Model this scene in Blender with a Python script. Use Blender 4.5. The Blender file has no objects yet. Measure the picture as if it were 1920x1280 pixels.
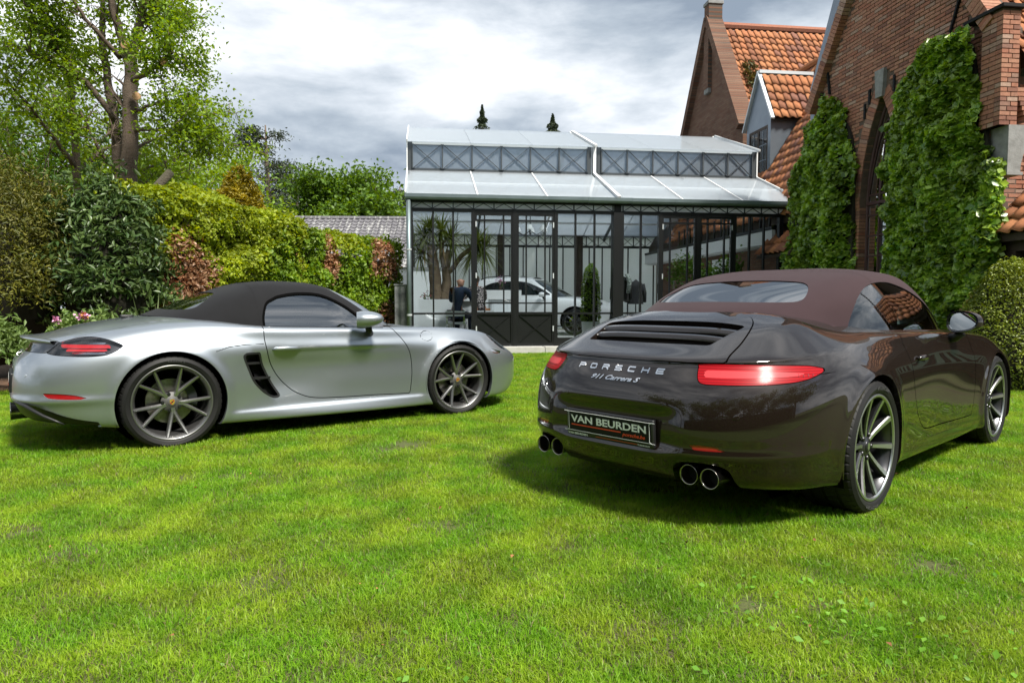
import bpy, bmesh, math, random
import numpy as np
from mathutils import Vector, Matrix, Euler

R = math.radians
rng = np.random.default_rng(7)
random.seed(7)
scene = bpy.context.scene
C = scene.collection

# ------------------------------------------------------------------ camera
cam_d = bpy.data.cameras.new('camera'); cam = bpy.data.objects.new('camera', cam_d); C.objects.link(cam)
cam_d.sensor_width = 36.0; cam_d.lens = 24.0; cam_d.clip_start = 0.05; cam_d.clip_end = 3000
cam.location = (0, 0, 1.07)
cam.rotation_euler = (R(90 - 3.35), 0, 0)
scene.camera = cam

# ------------------------------------------------------------------ world: clouded sky
SUN_EL, SUN_AZ = R(54), R(139)      # azimuth measured from +Y (into the picture) towards +X
world = bpy.data.worlds.new('World'); scene.world = world; world.use_nodes = True
wn = world.node_tree; wn.nodes.clear()
def WN(t, **k):
    n = wn.nodes.new(t)
    for a, b in k.items(): setattr(n, a, b)
    return n
wl = wn.links.new
sky = WN('ShaderNodeTexSky', sky_type='NISHITA'); sky.sun_disc = False
sky.sun_elevation = SUN_EL; sky.sun_rotation = SUN_AZ; sky.altitude = 20; sky.air_density = 1.0; sky.dust_density = 1.5; sky.ozone_density = 1.6
tc = WN('ShaderNodeTexCoord'); sep = WN('ShaderNodeSeparateXYZ'); wl(tc.outputs['Generated'], sep.inputs[0])
def wmath(op, a, b=None, c=None):
    n = WN('ShaderNodeMath', operation=op)
    for i, v in enumerate((a, b, c)):
        if v is None: continue
        if isinstance(v, (int, float)): n.inputs[i].default_value = v
        else: wl(v, n.inputs[i])
    return n.outputs[0]
# cloud deck: the view direction flattened towards the horizon
den = wmath('ADD', wmath('ABSOLUTE', sep.outputs[2]), 0.95)
cmb = WN('ShaderNodeCombineXYZ'); wl(wmath('DIVIDE', sep.outputs[0], den), cmb.inputs[0]); wl(wmath('DIVIDE', sep.outputs[1], den), cmb.inputs[1]); wl(wmath('MULTIPLY', sep.outputs[2], 2.2), cmb.inputs[2])
def wnoise(scale, det, rough, off, dist=0.0):
    m = WN('ShaderNodeMapping'); m.inputs['Location'].default_value = off; wl(cmb.outputs[0], m.inputs[0])
    n = WN('ShaderNodeTexNoise'); n.inputs['Scale'].default_value = scale; n.inputs['Detail'].default_value = det
    n.inputs['Roughness'].default_value = rough; n.inputs['Distortion'].default_value = dist
    wl(m.outputs[0], n.inputs['Vector']); return n.outputs['Fac']
def wramp(fac, stops):
    r = WN('ShaderNodeValToRGB'); e = r.color_ramp.elements
    while len(e) < len(stops): e.new(0.5)
    for q, (p, c) in zip(e, stops): q.position = p; q.color = (*c, 1)
    wl(fac, r.inputs[0]); return r.outputs[0]
K = .385
n_big = wmath('ADD', wmath('MULTIPLY', wnoise(2.4, 4, .5, (2.4, 7.1, 1.3), .1), .64), wmath('MULTIPLY', wnoise(7.0, 9, .58, (0.3, 1.2, 5.0), .15), .36))
n_cov = wnoise(1.3, 6, .55, (5.1, 3.7, 2.0), .2)
cc = lambda r, g, b: (r * K, g * K, b * K)
cloud_col = wramp(n_big, [(0.395, cc(2.4, 2.95, 3.7)), (0.465, cc(4.0, 4.6, 5.3)), (0.53, cc(6.0, 6.5, 7.1)), (0.62, cc(9.4, 9.6, 9.9))])
cover = wramp(n_cov, [(0.24, (0, 0, 0)), (0.38, (1, 1, 1))])
mix = WN('ShaderNodeMixRGB'); wl(cover, mix.inputs[0]); wl(sky.outputs[0], mix.inputs[1]); wl(cloud_col, mix.inputs[2])
bg = WN('ShaderNodeBackground'); bg.inputs[1].default_value = 0.13; wl(mix.outputs[0], bg.inputs[0])
wo = WN('ShaderNodeOutputWorld'); wl(bg.outputs[0], wo.inputs[0])

# ------------------------------------------------------------------ sun
sd = bpy.data.lights.new('sun', 'SUN'); sd.energy = 2.7; sd.angle = R(10); sd.color = (1.0, 0.95, 0.86)
sun = bpy.data.objects.new('sun', sd); C.objects.link(sun)
dirv = Vector((math.sin(SUN_AZ) * math.cos(SUN_EL), math.cos(SUN_AZ) * math.cos(SUN_EL), math.sin(SUN_EL)))
sun.rotation_euler = dirv.to_track_quat('Z', 'Y').to_euler(); sun.location = (0, 0, 30)

# ------------------------------------------------------------------ view
vs = scene.view_settings
vs.view_transform = 'Standard'; vs.look = 'None'; vs.gamma = 1.0; vs.use_curve_mapping = False; vs.exposure = 1.42
scene.render.engine = 'CYCLES'
scene.cycles.max_bounces = 10; scene.cycles.transparent_max_bounces = 24; scene.cycles.glossy_bounces = 5
scene.cycles.transmission_bounces = 8; scene.cycles.diffuse_bounces = 4
scene.cycles.use_denoising = True
scene.cycles.caustics_reflective = False; scene.cycles.caustics_refractive = False

# ================================================================== helpers
def tag(o, label=None, cat=None, group=None, kind=None):
    if label: o['label'] = label
    if cat: o['category'] = cat
    if group: o['group'] = group
    if kind: o['kind'] = kind
    return o
def empty(name, loc=(0, 0, 0), rz=0.0, label=None, cat=None, group=None):
    o = bpy.data.objects.new(name, None); C.objects.link(o)
    o.location = loc; o.rotation_euler = (0, 0, rz); o.empty_display_size = 0.1
    return tag(o, label, cat, group)
def mesh(name, V, F, mats, smooth=False, normals=None, mi=None):
    me = bpy.data.meshes.new(name)
    V = np.asarray(V, np.float32).reshape(-1, 3)
    if isinstance(F, np.ndarray) and F.ndim == 2:
        k = F.shape[1]; m = len(F)
        me.vertices.add(len(V)); me.vertices.foreach_set('co', V.ravel())
        me.loops.add(m * k); me.loops.foreach_set('vertex_index', F.astype(np.int32).ravel())
        me.polygons.add(m); me.polygons.foreach_set('loop_start', np.arange(0, m * k, k, dtype=np.int32))
        me.update(calc_edges=True)
    else:
        me.from_pydata(V.tolist(), [], F); me.update()
    for q in (mats if isinstance(mats, (list, tuple)) else [mats]): me.materials.append(q)
    if mi is not None: me.polygons.foreach_set('material_index', np.asarray(mi, np.int32))
    if smooth or normals is not None:
        me.polygons.foreach_set('use_smooth', np.ones(len(me.polygons), bool))
    if normals is not None:
        me.normals_split_custom_set_from_vertices(np.asarray(normals, np.float32))
    return me
def obj(name, me, parent=None, loc=None, **t):
    o = bpy.data.objects.new(name, me); C.objects.link(o)
    if parent is not None: o.parent = parent
    if loc is not None: o.location = loc
    return tag(o, **t) if t else o
def mk(name, VF, mat, parent=None, smooth=False, loc=None, **t):
    return obj(name, mesh(name, VF[0], VF[1], mat, smooth), parent, loc, **t)
def join(parts):
    V = []; F = []; n = 0
    for v, f in parts:
        v = np.asarray(v, float).reshape(-1, 3); V.append(v)
        F += [tuple(int(i) + n for i in q) for q in f]; n += len(v)
    return np.concatenate(V), F
BOXF = [(0, 3, 2, 1), (4, 5, 6, 7), (0, 1, 5, 4), (1, 2, 6, 5), (2, 3, 7, 6), (3, 0, 4, 7)]
def box(x0, x1, y0, y1, z0, z1):
    return np.array([(x0, y0, z0), (x1, y0, z0), (x1, y1, z0), (x0, y1, z0), (x0, y0, z1), (x1, y0, z1), (x1, y1, z1), (x0, y1, z1)], float), BOXF
def bbox_(x0, x1, y0, y1, z0, z1, b=0.01):
    """bevelled box: chamfered along every edge"""
    bm = bmesh.new()
    v, f = box(x0, x1, y0, y1, z0, z1)
    vs_ = [bm.verts.new(p) for p in v]
    for q in f: bm.faces.new([vs_[i] for i in q])
    bmesh.ops.bevel(bm, geom=list(bm.edges), offset=b, segments=2, affect='EDGES', profile=0.6)
    V = np.array([p.co[:] for p in bm.verts]); bm.verts.index_update()
    F = [tuple(p.index for p in q.verts) for q in bm.faces]; bm.free()
    return V, F
def bar(p0, p1, w, h, up=(0, 0, 1)):
    p0 = np.array(p0, float); p1 = np.array(p1, float); d = p1 - p0; L = np.linalg.norm(d); d /= L
    up = np.array(up, float)
    if abs(d @ up) > .98: up = np.array([0, 1.0, 0])
    s = np.cross(d, up); s /= np.linalg.norm(s); u = np.cross(s, d)
    V = []
    for p in (p0, p1):
        for a, b in ((-1, -1), (1, -1), (1, 1), (-1, 1)): V.append(p + s * a * w / 2 + u * b * h / 2)
    return np.array(V), [(0, 1, 2, 3), (7, 6, 5, 4), (0, 4, 5, 1), (1, 5, 6, 2), (2, 6, 7, 3), (3, 7, 4, 0)]
def tube(path, rad, n=8, cap=True):
    P = np.asarray(path, float); m = len(P)
    rad = np.full(m, rad) if np.isscalar(rad) else np.asarray(rad, float)
    T = np.gradient(P, axis=0); T /= np.linalg.norm(T, axis=1)[:, None] + 1e-12
    ref = np.array([0, 0, 1.0]) if abs(T[0] @ [0, 0, 1]) < .9 else np.array([1.0, 0, 0])
    V = []; a = np.arange(n) * 2 * math.pi / n
    s = np.cross(T[0], ref); s /= np.linalg.norm(s)
    for i in range(m):
        s = s - T[i] * (s @ T[i]); s /= np.linalg.norm(s) + 1e-12
        u = np.cross(T[i], s)
        V.append(P[i] + rad[i] * (np.cos(a)[:, None] * s + np.sin(a)[:, None] * u))
    V = np.concatenate(V); F = []
    for i in range(m - 1):
        for k in range(n):
            F.append((i * n + k, i * n + (k + 1) % n, (i + 1) * n + (k + 1) % n, (i + 1) * n + k))
    if cap: F.append(tuple(range(n - 1, -1, -1))); F.append(tuple((m - 1) * n + k for k in range(n)))
    return V, F
def lathe(prof, n=48, axis='y', closed=False):
    """prof: list of (radius, along); revolved about the axis"""
    prof = np.asarray(prof, float); m = len(prof); a = np.arange(n) * 2 * math.pi / n
    r = prof[:, 0][:, None]; h = np.repeat(prof[:, 1][:, None], n, 1)
    c, s = r * np.cos(a), r * np.sin(a)
    V = {'y': np.stack([c, h, s], -1), 'z': np.stack([c, s, h], -1), 'x': np.stack([h, c, s], -1)}[axis].reshape(-1, 3)
    F = []
    for i in range(m if closed else m - 1):
        j = (i + 1) % m
        for k in range(n): F.append((i * n + k, i * n + (k + 1) % n, j * n + (k + 1) % n, j * n + k))
    return V, F
def prism(poly, d0, d1, plane='xz'):
    """closed outline (list of 2d) extruded from d0 to d1 along the missing axis"""
    n = len(poly); V = []
    for d in (d0, d1):
        for a, b in poly:
            V.append({'xz': (a, d, b), 'xy': (a, b, d), 'yz': (d, a, b)}[plane])
    F = [tuple(range(n)), tuple(range(2 * n - 1, n - 1, -1))]
    F += [(i, i + n, (i + 1) % n + n, (i + 1) % n) for i in range(n)]
    return np.array(V, float), F
def xf(VF, loc=(0, 0, 0), rot=(0, 0, 0), sc=(1, 1, 1)):
    M = np.array(Euler(rot).to_matrix()); return (np.asarray(VF[0]) * sc) @ M.T + np.array(loc), VF[1]
def copy_tree(o, parent=None):
    c = o.copy(); C.objects.link(c); c.parent = parent
    for ch in o.children: copy_tree(ch, c)
    return c

# ------------------------------------------------------------------ materials
def mat(name, col, rough=0.6, metal=0.0, coat=0.0, spec=0.5, var=None, bump=None, island=0.0, alpha=None, trans=0.0, coat_rough=0.03, sheen=0.0, coords='Object'):
    """var=(scale, colour2, contrast): noise mix towards a second colour; bump=(scale, strength, distance); island: random value spread per loose piece"""
    m = bpy.data.materials.new(name); m.use_nodes = True; nt = m.node_tree; N = nt.nodes; L = nt.links.new
    b = N['Principled BSDF']; b.inputs['Base Color'].default_value = (*col, 1); b.inputs['Roughness'].default_value = rough
    b.inputs['Metallic'].default_value = metal; b.inputs['Coat Weight'].default_value = coat; b.inputs['Coat Roughness'].default_value = coat_rough
    b.inputs['Specular IOR Level'].default_value = spec; b.inputs['Transmission Weight'].default_value = trans
    if sheen: b.inputs['Sheen Weight'].default_value = sheen
    tcn = N.new('ShaderNodeTexCoord'); src = None
    if var:
        no = N.new('ShaderNodeTexNoise'); no.inputs['Scale'].default_value = var[0]; no.inputs['Detail'].default_value = 6
        L(tcn.outputs[coords], no.inputs['Vector'])
        r = N.new('ShaderNodeMapRange'); c = var[2] if len(var) > 2 else .2
        r.inputs['From Min'].default_value = .5 - c; r.inputs['From Max'].default_value = .5 + c; L(no.outputs['Fac'], r.inputs['Value'])
        mx = N.new('ShaderNodeMixRGB'); mx.inputs[1].default_value = (*col, 1); mx.inputs[2].default_value = (*var[1], 1)
        L(r.outputs[0], mx.inputs[0]); src = mx.outputs[0]
    if island:
        g = N.new('ShaderNodeNewGeometry'); h = N.new('ShaderNodeHueSaturation')
        r2 = N.new('ShaderNodeMapRange'); r2.inputs['To Min'].default_value = 1 - island; r2.inputs['To Max'].default_value = 1 + island
        L(g.outputs['Random Per Island'], r2.inputs['Value']); L(r2.outputs[0], h.inputs['Value'])
        h.inputs['Color'].default_value = (*col, 1)
        if src: L(src, h.inputs['Color'])
        src = h.outputs[0]
    if src: L(src, b.inputs['Base Color'])
    if bump:
        nb = N.new('ShaderNodeTexNoise'); nb.inputs['Scale'].default_value = bump[0]; nb.inputs['Detail'].default_value = 5
        L(tcn.outputs[coords], nb.inputs['Vector'])
        bp = N.new('ShaderNodeBump'); bp.inputs['Strength'].default_value = bump[1]; bp.inputs['Distance'].default_value = bump[2] if len(bump) > 2 else .01
        L(nb.outputs['Fac'], bp.inputs['Height']); L(bp.outputs[0], b.inputs['Normal'])
    return m
def glass(name, tint=(0.9, 0.95, 0.95), rough=0.0, see=0.75, ior=1.5, haze=None):
    """thin pane: mirror reflection by Fresnel over straight-through transparency"""
    m = bpy.data.materials.new(name); m.use_nodes = True; nt = m.node_tree; N = nt.nodes; L = nt.links.new; N.clear()
    o = N.new('ShaderNodeOutputMaterial'); t = N.new('ShaderNodeBsdfTransparent'); t.inputs[0].default_value = (tint[0] * see, tint[1] * see, tint[2] * see, 1)
    g = N.new('ShaderNodeBsdfGlossy'); g.inputs['Roughness'].default_value = rough; g.inputs[0].default_value = (1, 1, 1, 1)
    f = N.new('ShaderNodeFresnel'); f.inputs[0].default_value = ior
    mx = N.new('ShaderNodeMixShader'); L(f.outputs[0], mx.inputs[0]); L(t.outputs[0], mx.inputs[1]); L(g.outputs[0], mx.inputs[2])
    last = mx.outputs[0]
    if haze:
        d = N.new('ShaderNodeBsdfDiffuse'); d.inputs[0].default_value = (*haze[1], 1)
        tl = N.new('ShaderNodeBsdfTranslucent'); tl.inputs[0].default_value = (*haze[1], 1)
        a = N.new('ShaderNodeMixShader'); a.inputs[0].default_value = haze[2] if len(haze) > 2 else .5; L(d.outputs[0], a.inputs[1]); L(tl.outputs[0], a.inputs[2])
        m2 = N.new('ShaderNodeMixShader'); m2.inputs[0].default_value = haze[0]; L(last, m2.inputs[1]); L(a.outputs[0], m2.inputs[2]); last = m2.outputs[0]
    L(last, o.inputs[0]); return m
# ================================================================== car surfaces: lofts cut by outlines
def pchip(pts):
    p = np.array(sorted(pts), float); x, y = p[:, 0], p[:, 1]
    if len(x) == 1: return lambda q: np.full_like(np.asarray(q, float), y[0])
    h = np.diff(x); d = np.diff(y) / h; m = np.zeros_like(y); m[0], m[-1] = d[0], d[-1]
    for i in range(1, len(x) - 1):
        if d[i - 1] * d[i] > 0:
            w1, w2 = 2 * h[i] + h[i - 1], h[i] + 2 * h[i - 1]; m[i] = (w1 + w2) / (w1 / d[i - 1] + w2 / d[i])
    def f(q):
        q = np.clip(np.asarray(q, float), x[0], x[-1]); i = np.clip(np.searchsorted(x, q) - 1, 0, len(x) - 2)
        t = (q - x[i]) / h[i]; t2, t3 = t * t, t * t * t
        return (2 * t3 - 3 * t2 + 1) * y[i] + (t3 - 2 * t2 + t) * h[i] * m[i] + (-2 * t3 + 3 * t2) * y[i + 1] + (t3 - t2) * h[i] * m[i + 1]
    return f
def ncubic(t, P, q):
    """natural cubic spline through P (k, ...) at parameters t, evaluated at q"""
    t = np.asarray(t, float); k = len(t); h = np.diff(t); A = np.zeros((k, k)); B = np.zeros((k,) + P.shape[1:])
    A[0, 0] = A[-1, -1] = 1
    for i in range(1, k - 1):
        A[i, i - 1], A[i, i], A[i, i + 1] = h[i - 1], 2 * (h[i - 1] + h[i]), h[i]
        B[i] = 6 * ((P[i + 1] - P[i]) / h[i] - (P[i] - P[i - 1]) / h[i - 1])
    Mx = np.linalg.solve(A, B.reshape(k, -1)).reshape(B.shape)
    i = np.clip(np.searchsorted(t, q) - 1, 0, k - 2); sh = (-1,) + (1,) * (P.ndim - 1)
    a = ((t[i + 1] - q) / h[i]).reshape(sh); b = ((q - t[i]) / h[i]).reshape(sh); hh = (h[i] ** 2 / 6).reshape(sh)
    return a * P[i] + b * P[i + 1] + ((a ** 3 - a) * Mx[i] + (b ** 3 - b) * Mx[i + 1]) * hh
def gsm(a, s):
    k = np.arange(-int(3 * s), int(3 * s) + 1); w = np.exp(-k * k / (2.0 * s * s)); w /= w.sum(); n = len(k) // 2
    p = np.concatenate([2 * a[0] - a[n:0:-1], a, 2 * a[-1] - a[-2:-n - 2:-1]])
    return np.convolve(p, w, 'valid')
class Surf:
    def __init__(s, V, N, T, A=None):
        s.V, s.N, s.T = np.asarray(V, float), np.asarray(N, float), np.asarray(T, int)
        s.A = np.zeros((len(s.V), 1)) if A is None else np.asarray(A, float); s.cut = np.zeros(len(s.V), bool)
    def copy(s):
        c = Surf(s.V.copy(), s.N.copy(), s.T.copy(), s.A.copy()); c.cut = s.cut.copy(); return c
    def compact(s):
        u, inv = np.unique(s.T.ravel(), return_inverse=True); c = s.cut[u]
        r = Surf(s.V[u], s.N[u], inv.reshape(-1, 3), s.A[u]); r.cut = c; return r
    def split(s, f):
        """(part where f >= 0, part where f < 0), cut cleanly along f = 0"""
        f = np.where(np.abs(f) < 1e-7, 1e-7, f); pos = f[s.T] > 0; k = pos.sum(1)
        keepP, keepN = s.T[k == 3], s.T[k == 0]; mid = s.T[(k > 0) & (k < 3)]
        nv = len(s.V); new = {}; nV = []; nN = []; nA = []; P = []; Q = []
        def E(a, b):
            key = (a, b) if a < b else (b, a)
            if key not in new:
                a2, b2 = key; t = f[a2] / (f[a2] - f[b2]); new[key] = nv + len(nV)
                nV.append(s.V[a2] + (s.V[b2] - s.V[a2]) * t)
                n = s.N[a2] + (s.N[b2] - s.N[a2]) * t; nN.append(n / (np.linalg.norm(n) + 1e-12)); nA.append(s.A[a2] + (s.A[b2] - s.A[a2]) * t)
            return new[key]
        for tri in mid:
            a, b, c = (int(i) for i in tri)
            for _ in range(3):
                if (f[a] > 0) != (f[b] > 0) and (f[a] > 0) != (f[c] > 0): break
                a, b, c = b, c, a
            e1, e2 = E(a, b), E(a, c)
            one, two = (P, Q) if f[a] > 0 else (Q, P)
            one.append((a, e1, e2)); two.append((e1, b, c)); two.append((e1, c, e2))
        V = np.concatenate([s.V, np.array(nV).reshape(-1, 3)]); N = np.concatenate([s.N, np.array(nN).reshape(-1, 3)])
        A = np.concatenate([s.A, np.array(nA).reshape(-1, s.A.shape[1])]); cut = np.zeros(len(V), bool); cut[nv:] = True
        out = []
        for keep, ex in ((keepP, P), (keepN, Q)):
            T = np.concatenate([keep, np.array(ex, int).reshape(-1, 3)]); r = Surf(V, N, T, A); r.cut = cut.copy(); out.append(r.compact())
        return out
    def keep(s, f): return s.split(f)[0]
    def edges_cut(s):
        e = np.concatenate([s.T[:, [0, 1]], s.T[:, [1, 2]], s.T[:, [2, 0]]]); k = np.sort(e, 1)
        key = k[:, 0] * (len(s.V) + 1) + k[:, 1]; _, first, cnt = np.unique(key, return_index=True, return_counts=True)
        b = e[first[cnt == 1]]; return b[s.cut[b[:, 0]] & s.cut[b[:, 1]]]
    def flange(s, depth, direction=None):
        """fold the freshly cut edge inwards; returned as a surface of its own"""
        e = s.edges_cut()
        if not len(e): return None
        a, b = s.V[e[:, 0]], s.V[e[:, 1]]
        if direction is None: da, db = -s.N[e[:, 0]] * depth, -s.N[e[:, 1]] * depth
        else: da = db = np.broadcast_to(np.array(direction, float) * depth, a.shape)
        n = np.cross(b - a, da); n /= np.linalg.norm(n, axis=1)[:, None] + 1e-12; n = -n
        m = len(e); V = np.concatenate([a, b, b + db, a + da]); i = np.arange(m)
        T = np.concatenate([np.stack([i + m, i, i + 3 * m], 1), np.stack([i + m, i + 3 * m, i + 2 * m], 1)])
        # smooth the fold's normals along the edge
        N = np.concatenate([n] * 4)
        return Surf(V, N, T, np.zeros((len(V), s.A.shape[1])))
    def offset(s, d):
        c = s.copy(); c.V = c.V + c.N * d; return c
    def mirrored(s):
        c = s.copy(); c.V = c.V * [1, -1, 1]; c.N = c.N * [1, -1, 1]; c.T = c.T[:, [0, 2, 1]]; return c
def sjoin(L):
    L = [q for q in L if q is not None and len(q.T)]; V = []; N = []; T = []; n = 0
    for q in L: V.append(q.V); N.append(q.N); T.append(q.T + n); n += len(q.V)
    return Surf(np.concatenate(V), np.concatenate(N), np.concatenate(T))
def sobj(name, S, m, parent, both=False, **t):
    if isinstance(S, (list, tuple)): S = sjoin(S)
    if both: S = sjoin([S, S.mirrored()])
    return obj(name, mesh(name, S.V, S.T, m, normals=S.N), parent, **t)
def spoly(pts, n=12, closed=True):
    """smooth closed outline through points; a point given twice in a row stays a corner"""
    P = np.array(pts, float); k = len(P); out = []
    for i in range(k):
        p0, p1, p2, p3 = P[(i - 1) % k], P[i], P[(i + 1) % k], P[(i + 2) % k]
        if np.allclose(p1, p2): continue
        t = np.linspace(0, 1, n, endpoint=False)[:, None]
        m1 = (p2 - p0) / 2; m2 = (p3 - p1) / 2
        if np.allclose(p0, p1): m1 = p2 - p1
        if np.allclose(p2, p3): m2 = p2 - p1
        out.append((2 * t**3 - 3 * t**2 + 1) * p1 + (t**3 - 2 * t**2 + t) * m1 + (-2 * t**3 + 3 * t**2) * p2 + (t**3 - t**2) * m2)
    return np.concatenate(out)
def sdf(poly, x, y):
    """signed distance to a closed 2d outline, positive inside"""
    P = np.asarray(poly, float); Q = np.roll(P, -1, 0); d = np.full(len(x), 1e9); ins = np.zeros(len(x), bool)
    for (ax, ay), (bx, by) in zip(P, Q):
        ex, ey = bx - ax, by - ay; L = ex * ex + ey * ey
        if L < 1e-14: continue
        t = np.clip(((x - ax) * ex + (y - ay) * ey) / L, 0, 1)
        d = np.minimum(d, (x - ax - t * ex) ** 2 + (y - ay - t * ey) ** 2)
        c = (ay > y) != (by > y)
        if abs(by - ay) > 1e-12: ins ^= c & (x < (bx - ax) * (y - ay) / (by - ay) + ax)
    d = np.sqrt(d); return np.where(ins, d, -d)
def sdl(line, x, y):
    """distance to an open 2d polyline"""
    P = np.asarray(line, float); d = np.full(len(x), 1e9)
    for (ax, ay), (bx, by) in zip(P[:-1], P[1:]):
        ex, ey = bx - ax, by - ay; L = ex * ex + ey * ey + 1e-14
        t = np.clip(((x - ax) * ex + (y - ay) * ey) / L, 0, 1); d = np.minimum(d, (x - ax - t * ex) ** 2 + (y - ay - t * ey) ** 2)
    return np.sqrt(d)
def ringloft(rows, xa, xb, H=None, NA=70, NS=170, NB=60, sub=9, sm=5, disp=None):
    """half body: rings from rear centre round the corner, along the side to front centre, stacked bottom to top"""
    Ps = []
    for r in rows:
        w = pchip(r['w']); ph = np.linspace(0, math.pi / 2, NA); n = r.get('nr', 2.8)
        rr = (np.cos(ph) ** n + np.sin(ph) ** n) ** (-1 / n); x1 = xa - (xa - r['xr']) * rr * np.cos(ph); q1 = rr * np.sin(ph)
        xs = np.linspace(xa, xb, NS)[1:-1]
        ph2 = np.linspace(math.pi / 2, 0, NB); n = r.get('nf', 2.5)
        rr = (np.cos(ph2) ** n + np.sin(ph2) ** n) ** (-1 / n); x2 = xb + (r['xf'] - xb) * rr * np.cos(ph2); q2 = rr * np.sin(ph2)
        x = np.concatenate([x1, xs, x2]); q = np.concatenate([q1, np.ones(NS - 2), q2]); q[0] = q[-1] = 0
        y = gsm(w(x), sm) * q
        z = gsm(pchip(r['z'])(x), sm) if 'z' in r else None
        if z is None: z = H(x, y)
        Ps.append(np.stack([x, y, z], -1))
    P = np.array(Ps); k = len(rows)
    t = np.array([r.get('t', i) for i, r in enumerate(rows)], float)
    q = np.concatenate([np.linspace(t[i], t[i + 1], sub, endpoint=False) for i in range(k - 1)] + [[t[-1]]])
    G = ncubic(t, P, q)
    if disp is not None: G = disp(G)
    G[:, 0, 1] = 0; G[:, -1, 1] = 0
    if rows[-1].get('slit'): G[-1, :, 1] = 0
    du = np.gradient(G, axis=1); dv = np.gradient(G, axis=0)
    # mirror-aware derivative at the centre plane
    du[:, 0] = [0, 1, 0]; du[:, -1] = [0, -1, 0]
    if rows[-1].get('slit'): dv[-1] = [0, -1, 0]; du[-1] = np.gradient(G[-1], axis=0); 
    Nn = np.cross(du, dv); L = np.linalg.norm(Nn, axis=2)[..., None]
    Nn = Nn / (L + 1e-12)
    if Nn[len(q) // 3, NA + NS // 2, 1] < 0: Nn = -Nn
    bad = L[..., 0] < 1e-9; Nn[bad] = [0, 0, 1]
    nr, nc = G.shape[:2]
    a = np.zeros((nr, nc)); mid = G[min(4 * sub, nr - 1)]; a[:] = np.concatenate([[0], np.cumsum(np.linalg.norm(np.diff(mid[:, :2], axis=0), axis=1))])
    b = np.repeat(q[:, None], nc, 1)
    idx = np.arange(nr * nc).reshape(nr, nc); A_, B_, C_, D_ = idx[:-1, :-1].ravel(), idx[:-1, 1:].ravel(), idx[1:, 1:].ravel(), idx[1:, :-1].ravel()
    T = np.concatenate([np.stack([A_, C_, B_], 1), np.stack([A_, D_, C_], 1)])
    V = G.reshape(-1, 3)
    # y > 0 half, outward winding
    fn = np.cross(V[T[:, 1]] - V[T[:, 0]], V[T[:, 2]] - V[T[:, 0]]); an = Nn.reshape(-1, 3)[T].mean(1)
    ar = np.linalg.norm(fn, axis=1); T = T[ar > 1e-10]; fl = ((fn * an).sum(1) < 0)[ar > 1e-10]; T[fl] = T[fl][:, [0, 2, 1]]
    return Surf(V, Nn.reshape(-1, 3), T, np.stack([a.ravel(), b.ravel()], -1))
# ================================================================== materials for the cars
M = {}
M['silver'] = mat('silver_paint', (0.395, 0.43, 0.465), 0.37, 0.85, coat=.8, coat_rough=0.03)
M['brown'] = mat('dark_brown_paint', (0.0125, 0.0078, 0.0056), 0.42, 0.2, coat=1.0, coat_rough=0.008, spec=.06)
M['brown'].node_tree.nodes['Principled BSDF'].inputs['Coat IOR'].default_value = 1.62
M['whitepaint'] = mat('white_paint', (0.78, 0.79, 0.79), 0.35, 0.0, coat=1.0)
M['blackplastic'] = mat('black_plastic', (0.012, 0.012, 0.013), 0.42, bump=(400, .1, .001))
M['gap'] = mat('shadow_gap_rubber', (0.004, 0.004, 0.004), 0.9, spec=0.0)
M['gloss'] = mat('gloss_black', (0.006, 0.006, 0.007), 0.12, coat=.6)
M['rubber'] = mat('tyre_rubber', (0.0065, 0.0065, 0.007), 0.6, spec=.35, var=(9, (0.011, .0105, .010), .2))
M['tyretext'] = mat('tyre_lettering', (0.055, 0.055, 0.056), 0.7)
M['gun'] = mat('gunmetal_alloy', (0.24, 0.238, 0.236), 0.38, 0.9)
M['hubm'] = mat('satin_hub', (.12, .118, .115), .6, .5)
M['gunface'] = mat('gunmetal_edge', (0.40, 0.395, 0.39), 0.32, 0.95)
M['alloyface'] = mat('machined_alloy', (0.55, 0.57, 0.58), 0.28, 0.95)
M['alloydark'] = mat('dark_alloy', (0.085, 0.085, 0.09), 0.33, 0.85)
M['disc'] = mat('brake_disc_iron', (0.30, 0.29, 0.28), 0.40, 0.9, var=(30, (.18, .16, .14), .2))
M['caliper'] = mat('dark_caliper', (0.03, 0.032, 0.038), 0.35, 0.4)
M['green'] = mat('acid_green_caliper', (0.45, 0.62, 0.03), 0.4)
M['bolt'] = mat('bolt_steel', (0.05, 0.05, 0.055), 0.35, 0.8)
M['gold'] = mat('crest_gold', (0.55, 0.38, 0.06), 0.35, 0.6)
M['crestred'] = mat('crest_red', (0.30, 0.02, 0.02), 0.4)
M['chrome'] = mat('chrome', (0.75, 0.75, 0.76), 0.08, 1.0)
M['steel'] = mat('brushed_exhaust_steel', (0.42, 0.40, 0.38), 0.22, 1.0, var=(20, (.3, .27, .24), .25))
M['boreblack'] = mat('exhaust_bore_black', (0.008, 0.008, 0.008), 0.9)  # even near-black for the disc that closes each pipe
M['clothblack'] = mat('black_canvas', (0.0065, 0.0065, 0.0075), 0.88, spec=.25, sheen=.06, bump=(900, .25, .0006), var=(6, (.009, .009, .0105), .25))
M['clothbrown'] = mat('aubergine_canvas', (0.033, 0.0165, 0.0195), 0.88, spec=.25, sheen=.08, bump=(900, .25, .0006), var=(6, (.039, .020, .0235), .25))
M['carglass'] = glass('car_glass', (0.62, .74, .74), see=.6, ior=2.2)
M['reargloss'] = glass('rear_glass', (0.5, .6, .65), see=.30, ior=4.5)
M['sideglass'] = glass('side_glass', (0.55, .72, .75), see=.55, ior=3.0)
M['lampdark'] = mat('lamp_housing', (.07, .07, .075), .25, .6)
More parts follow.
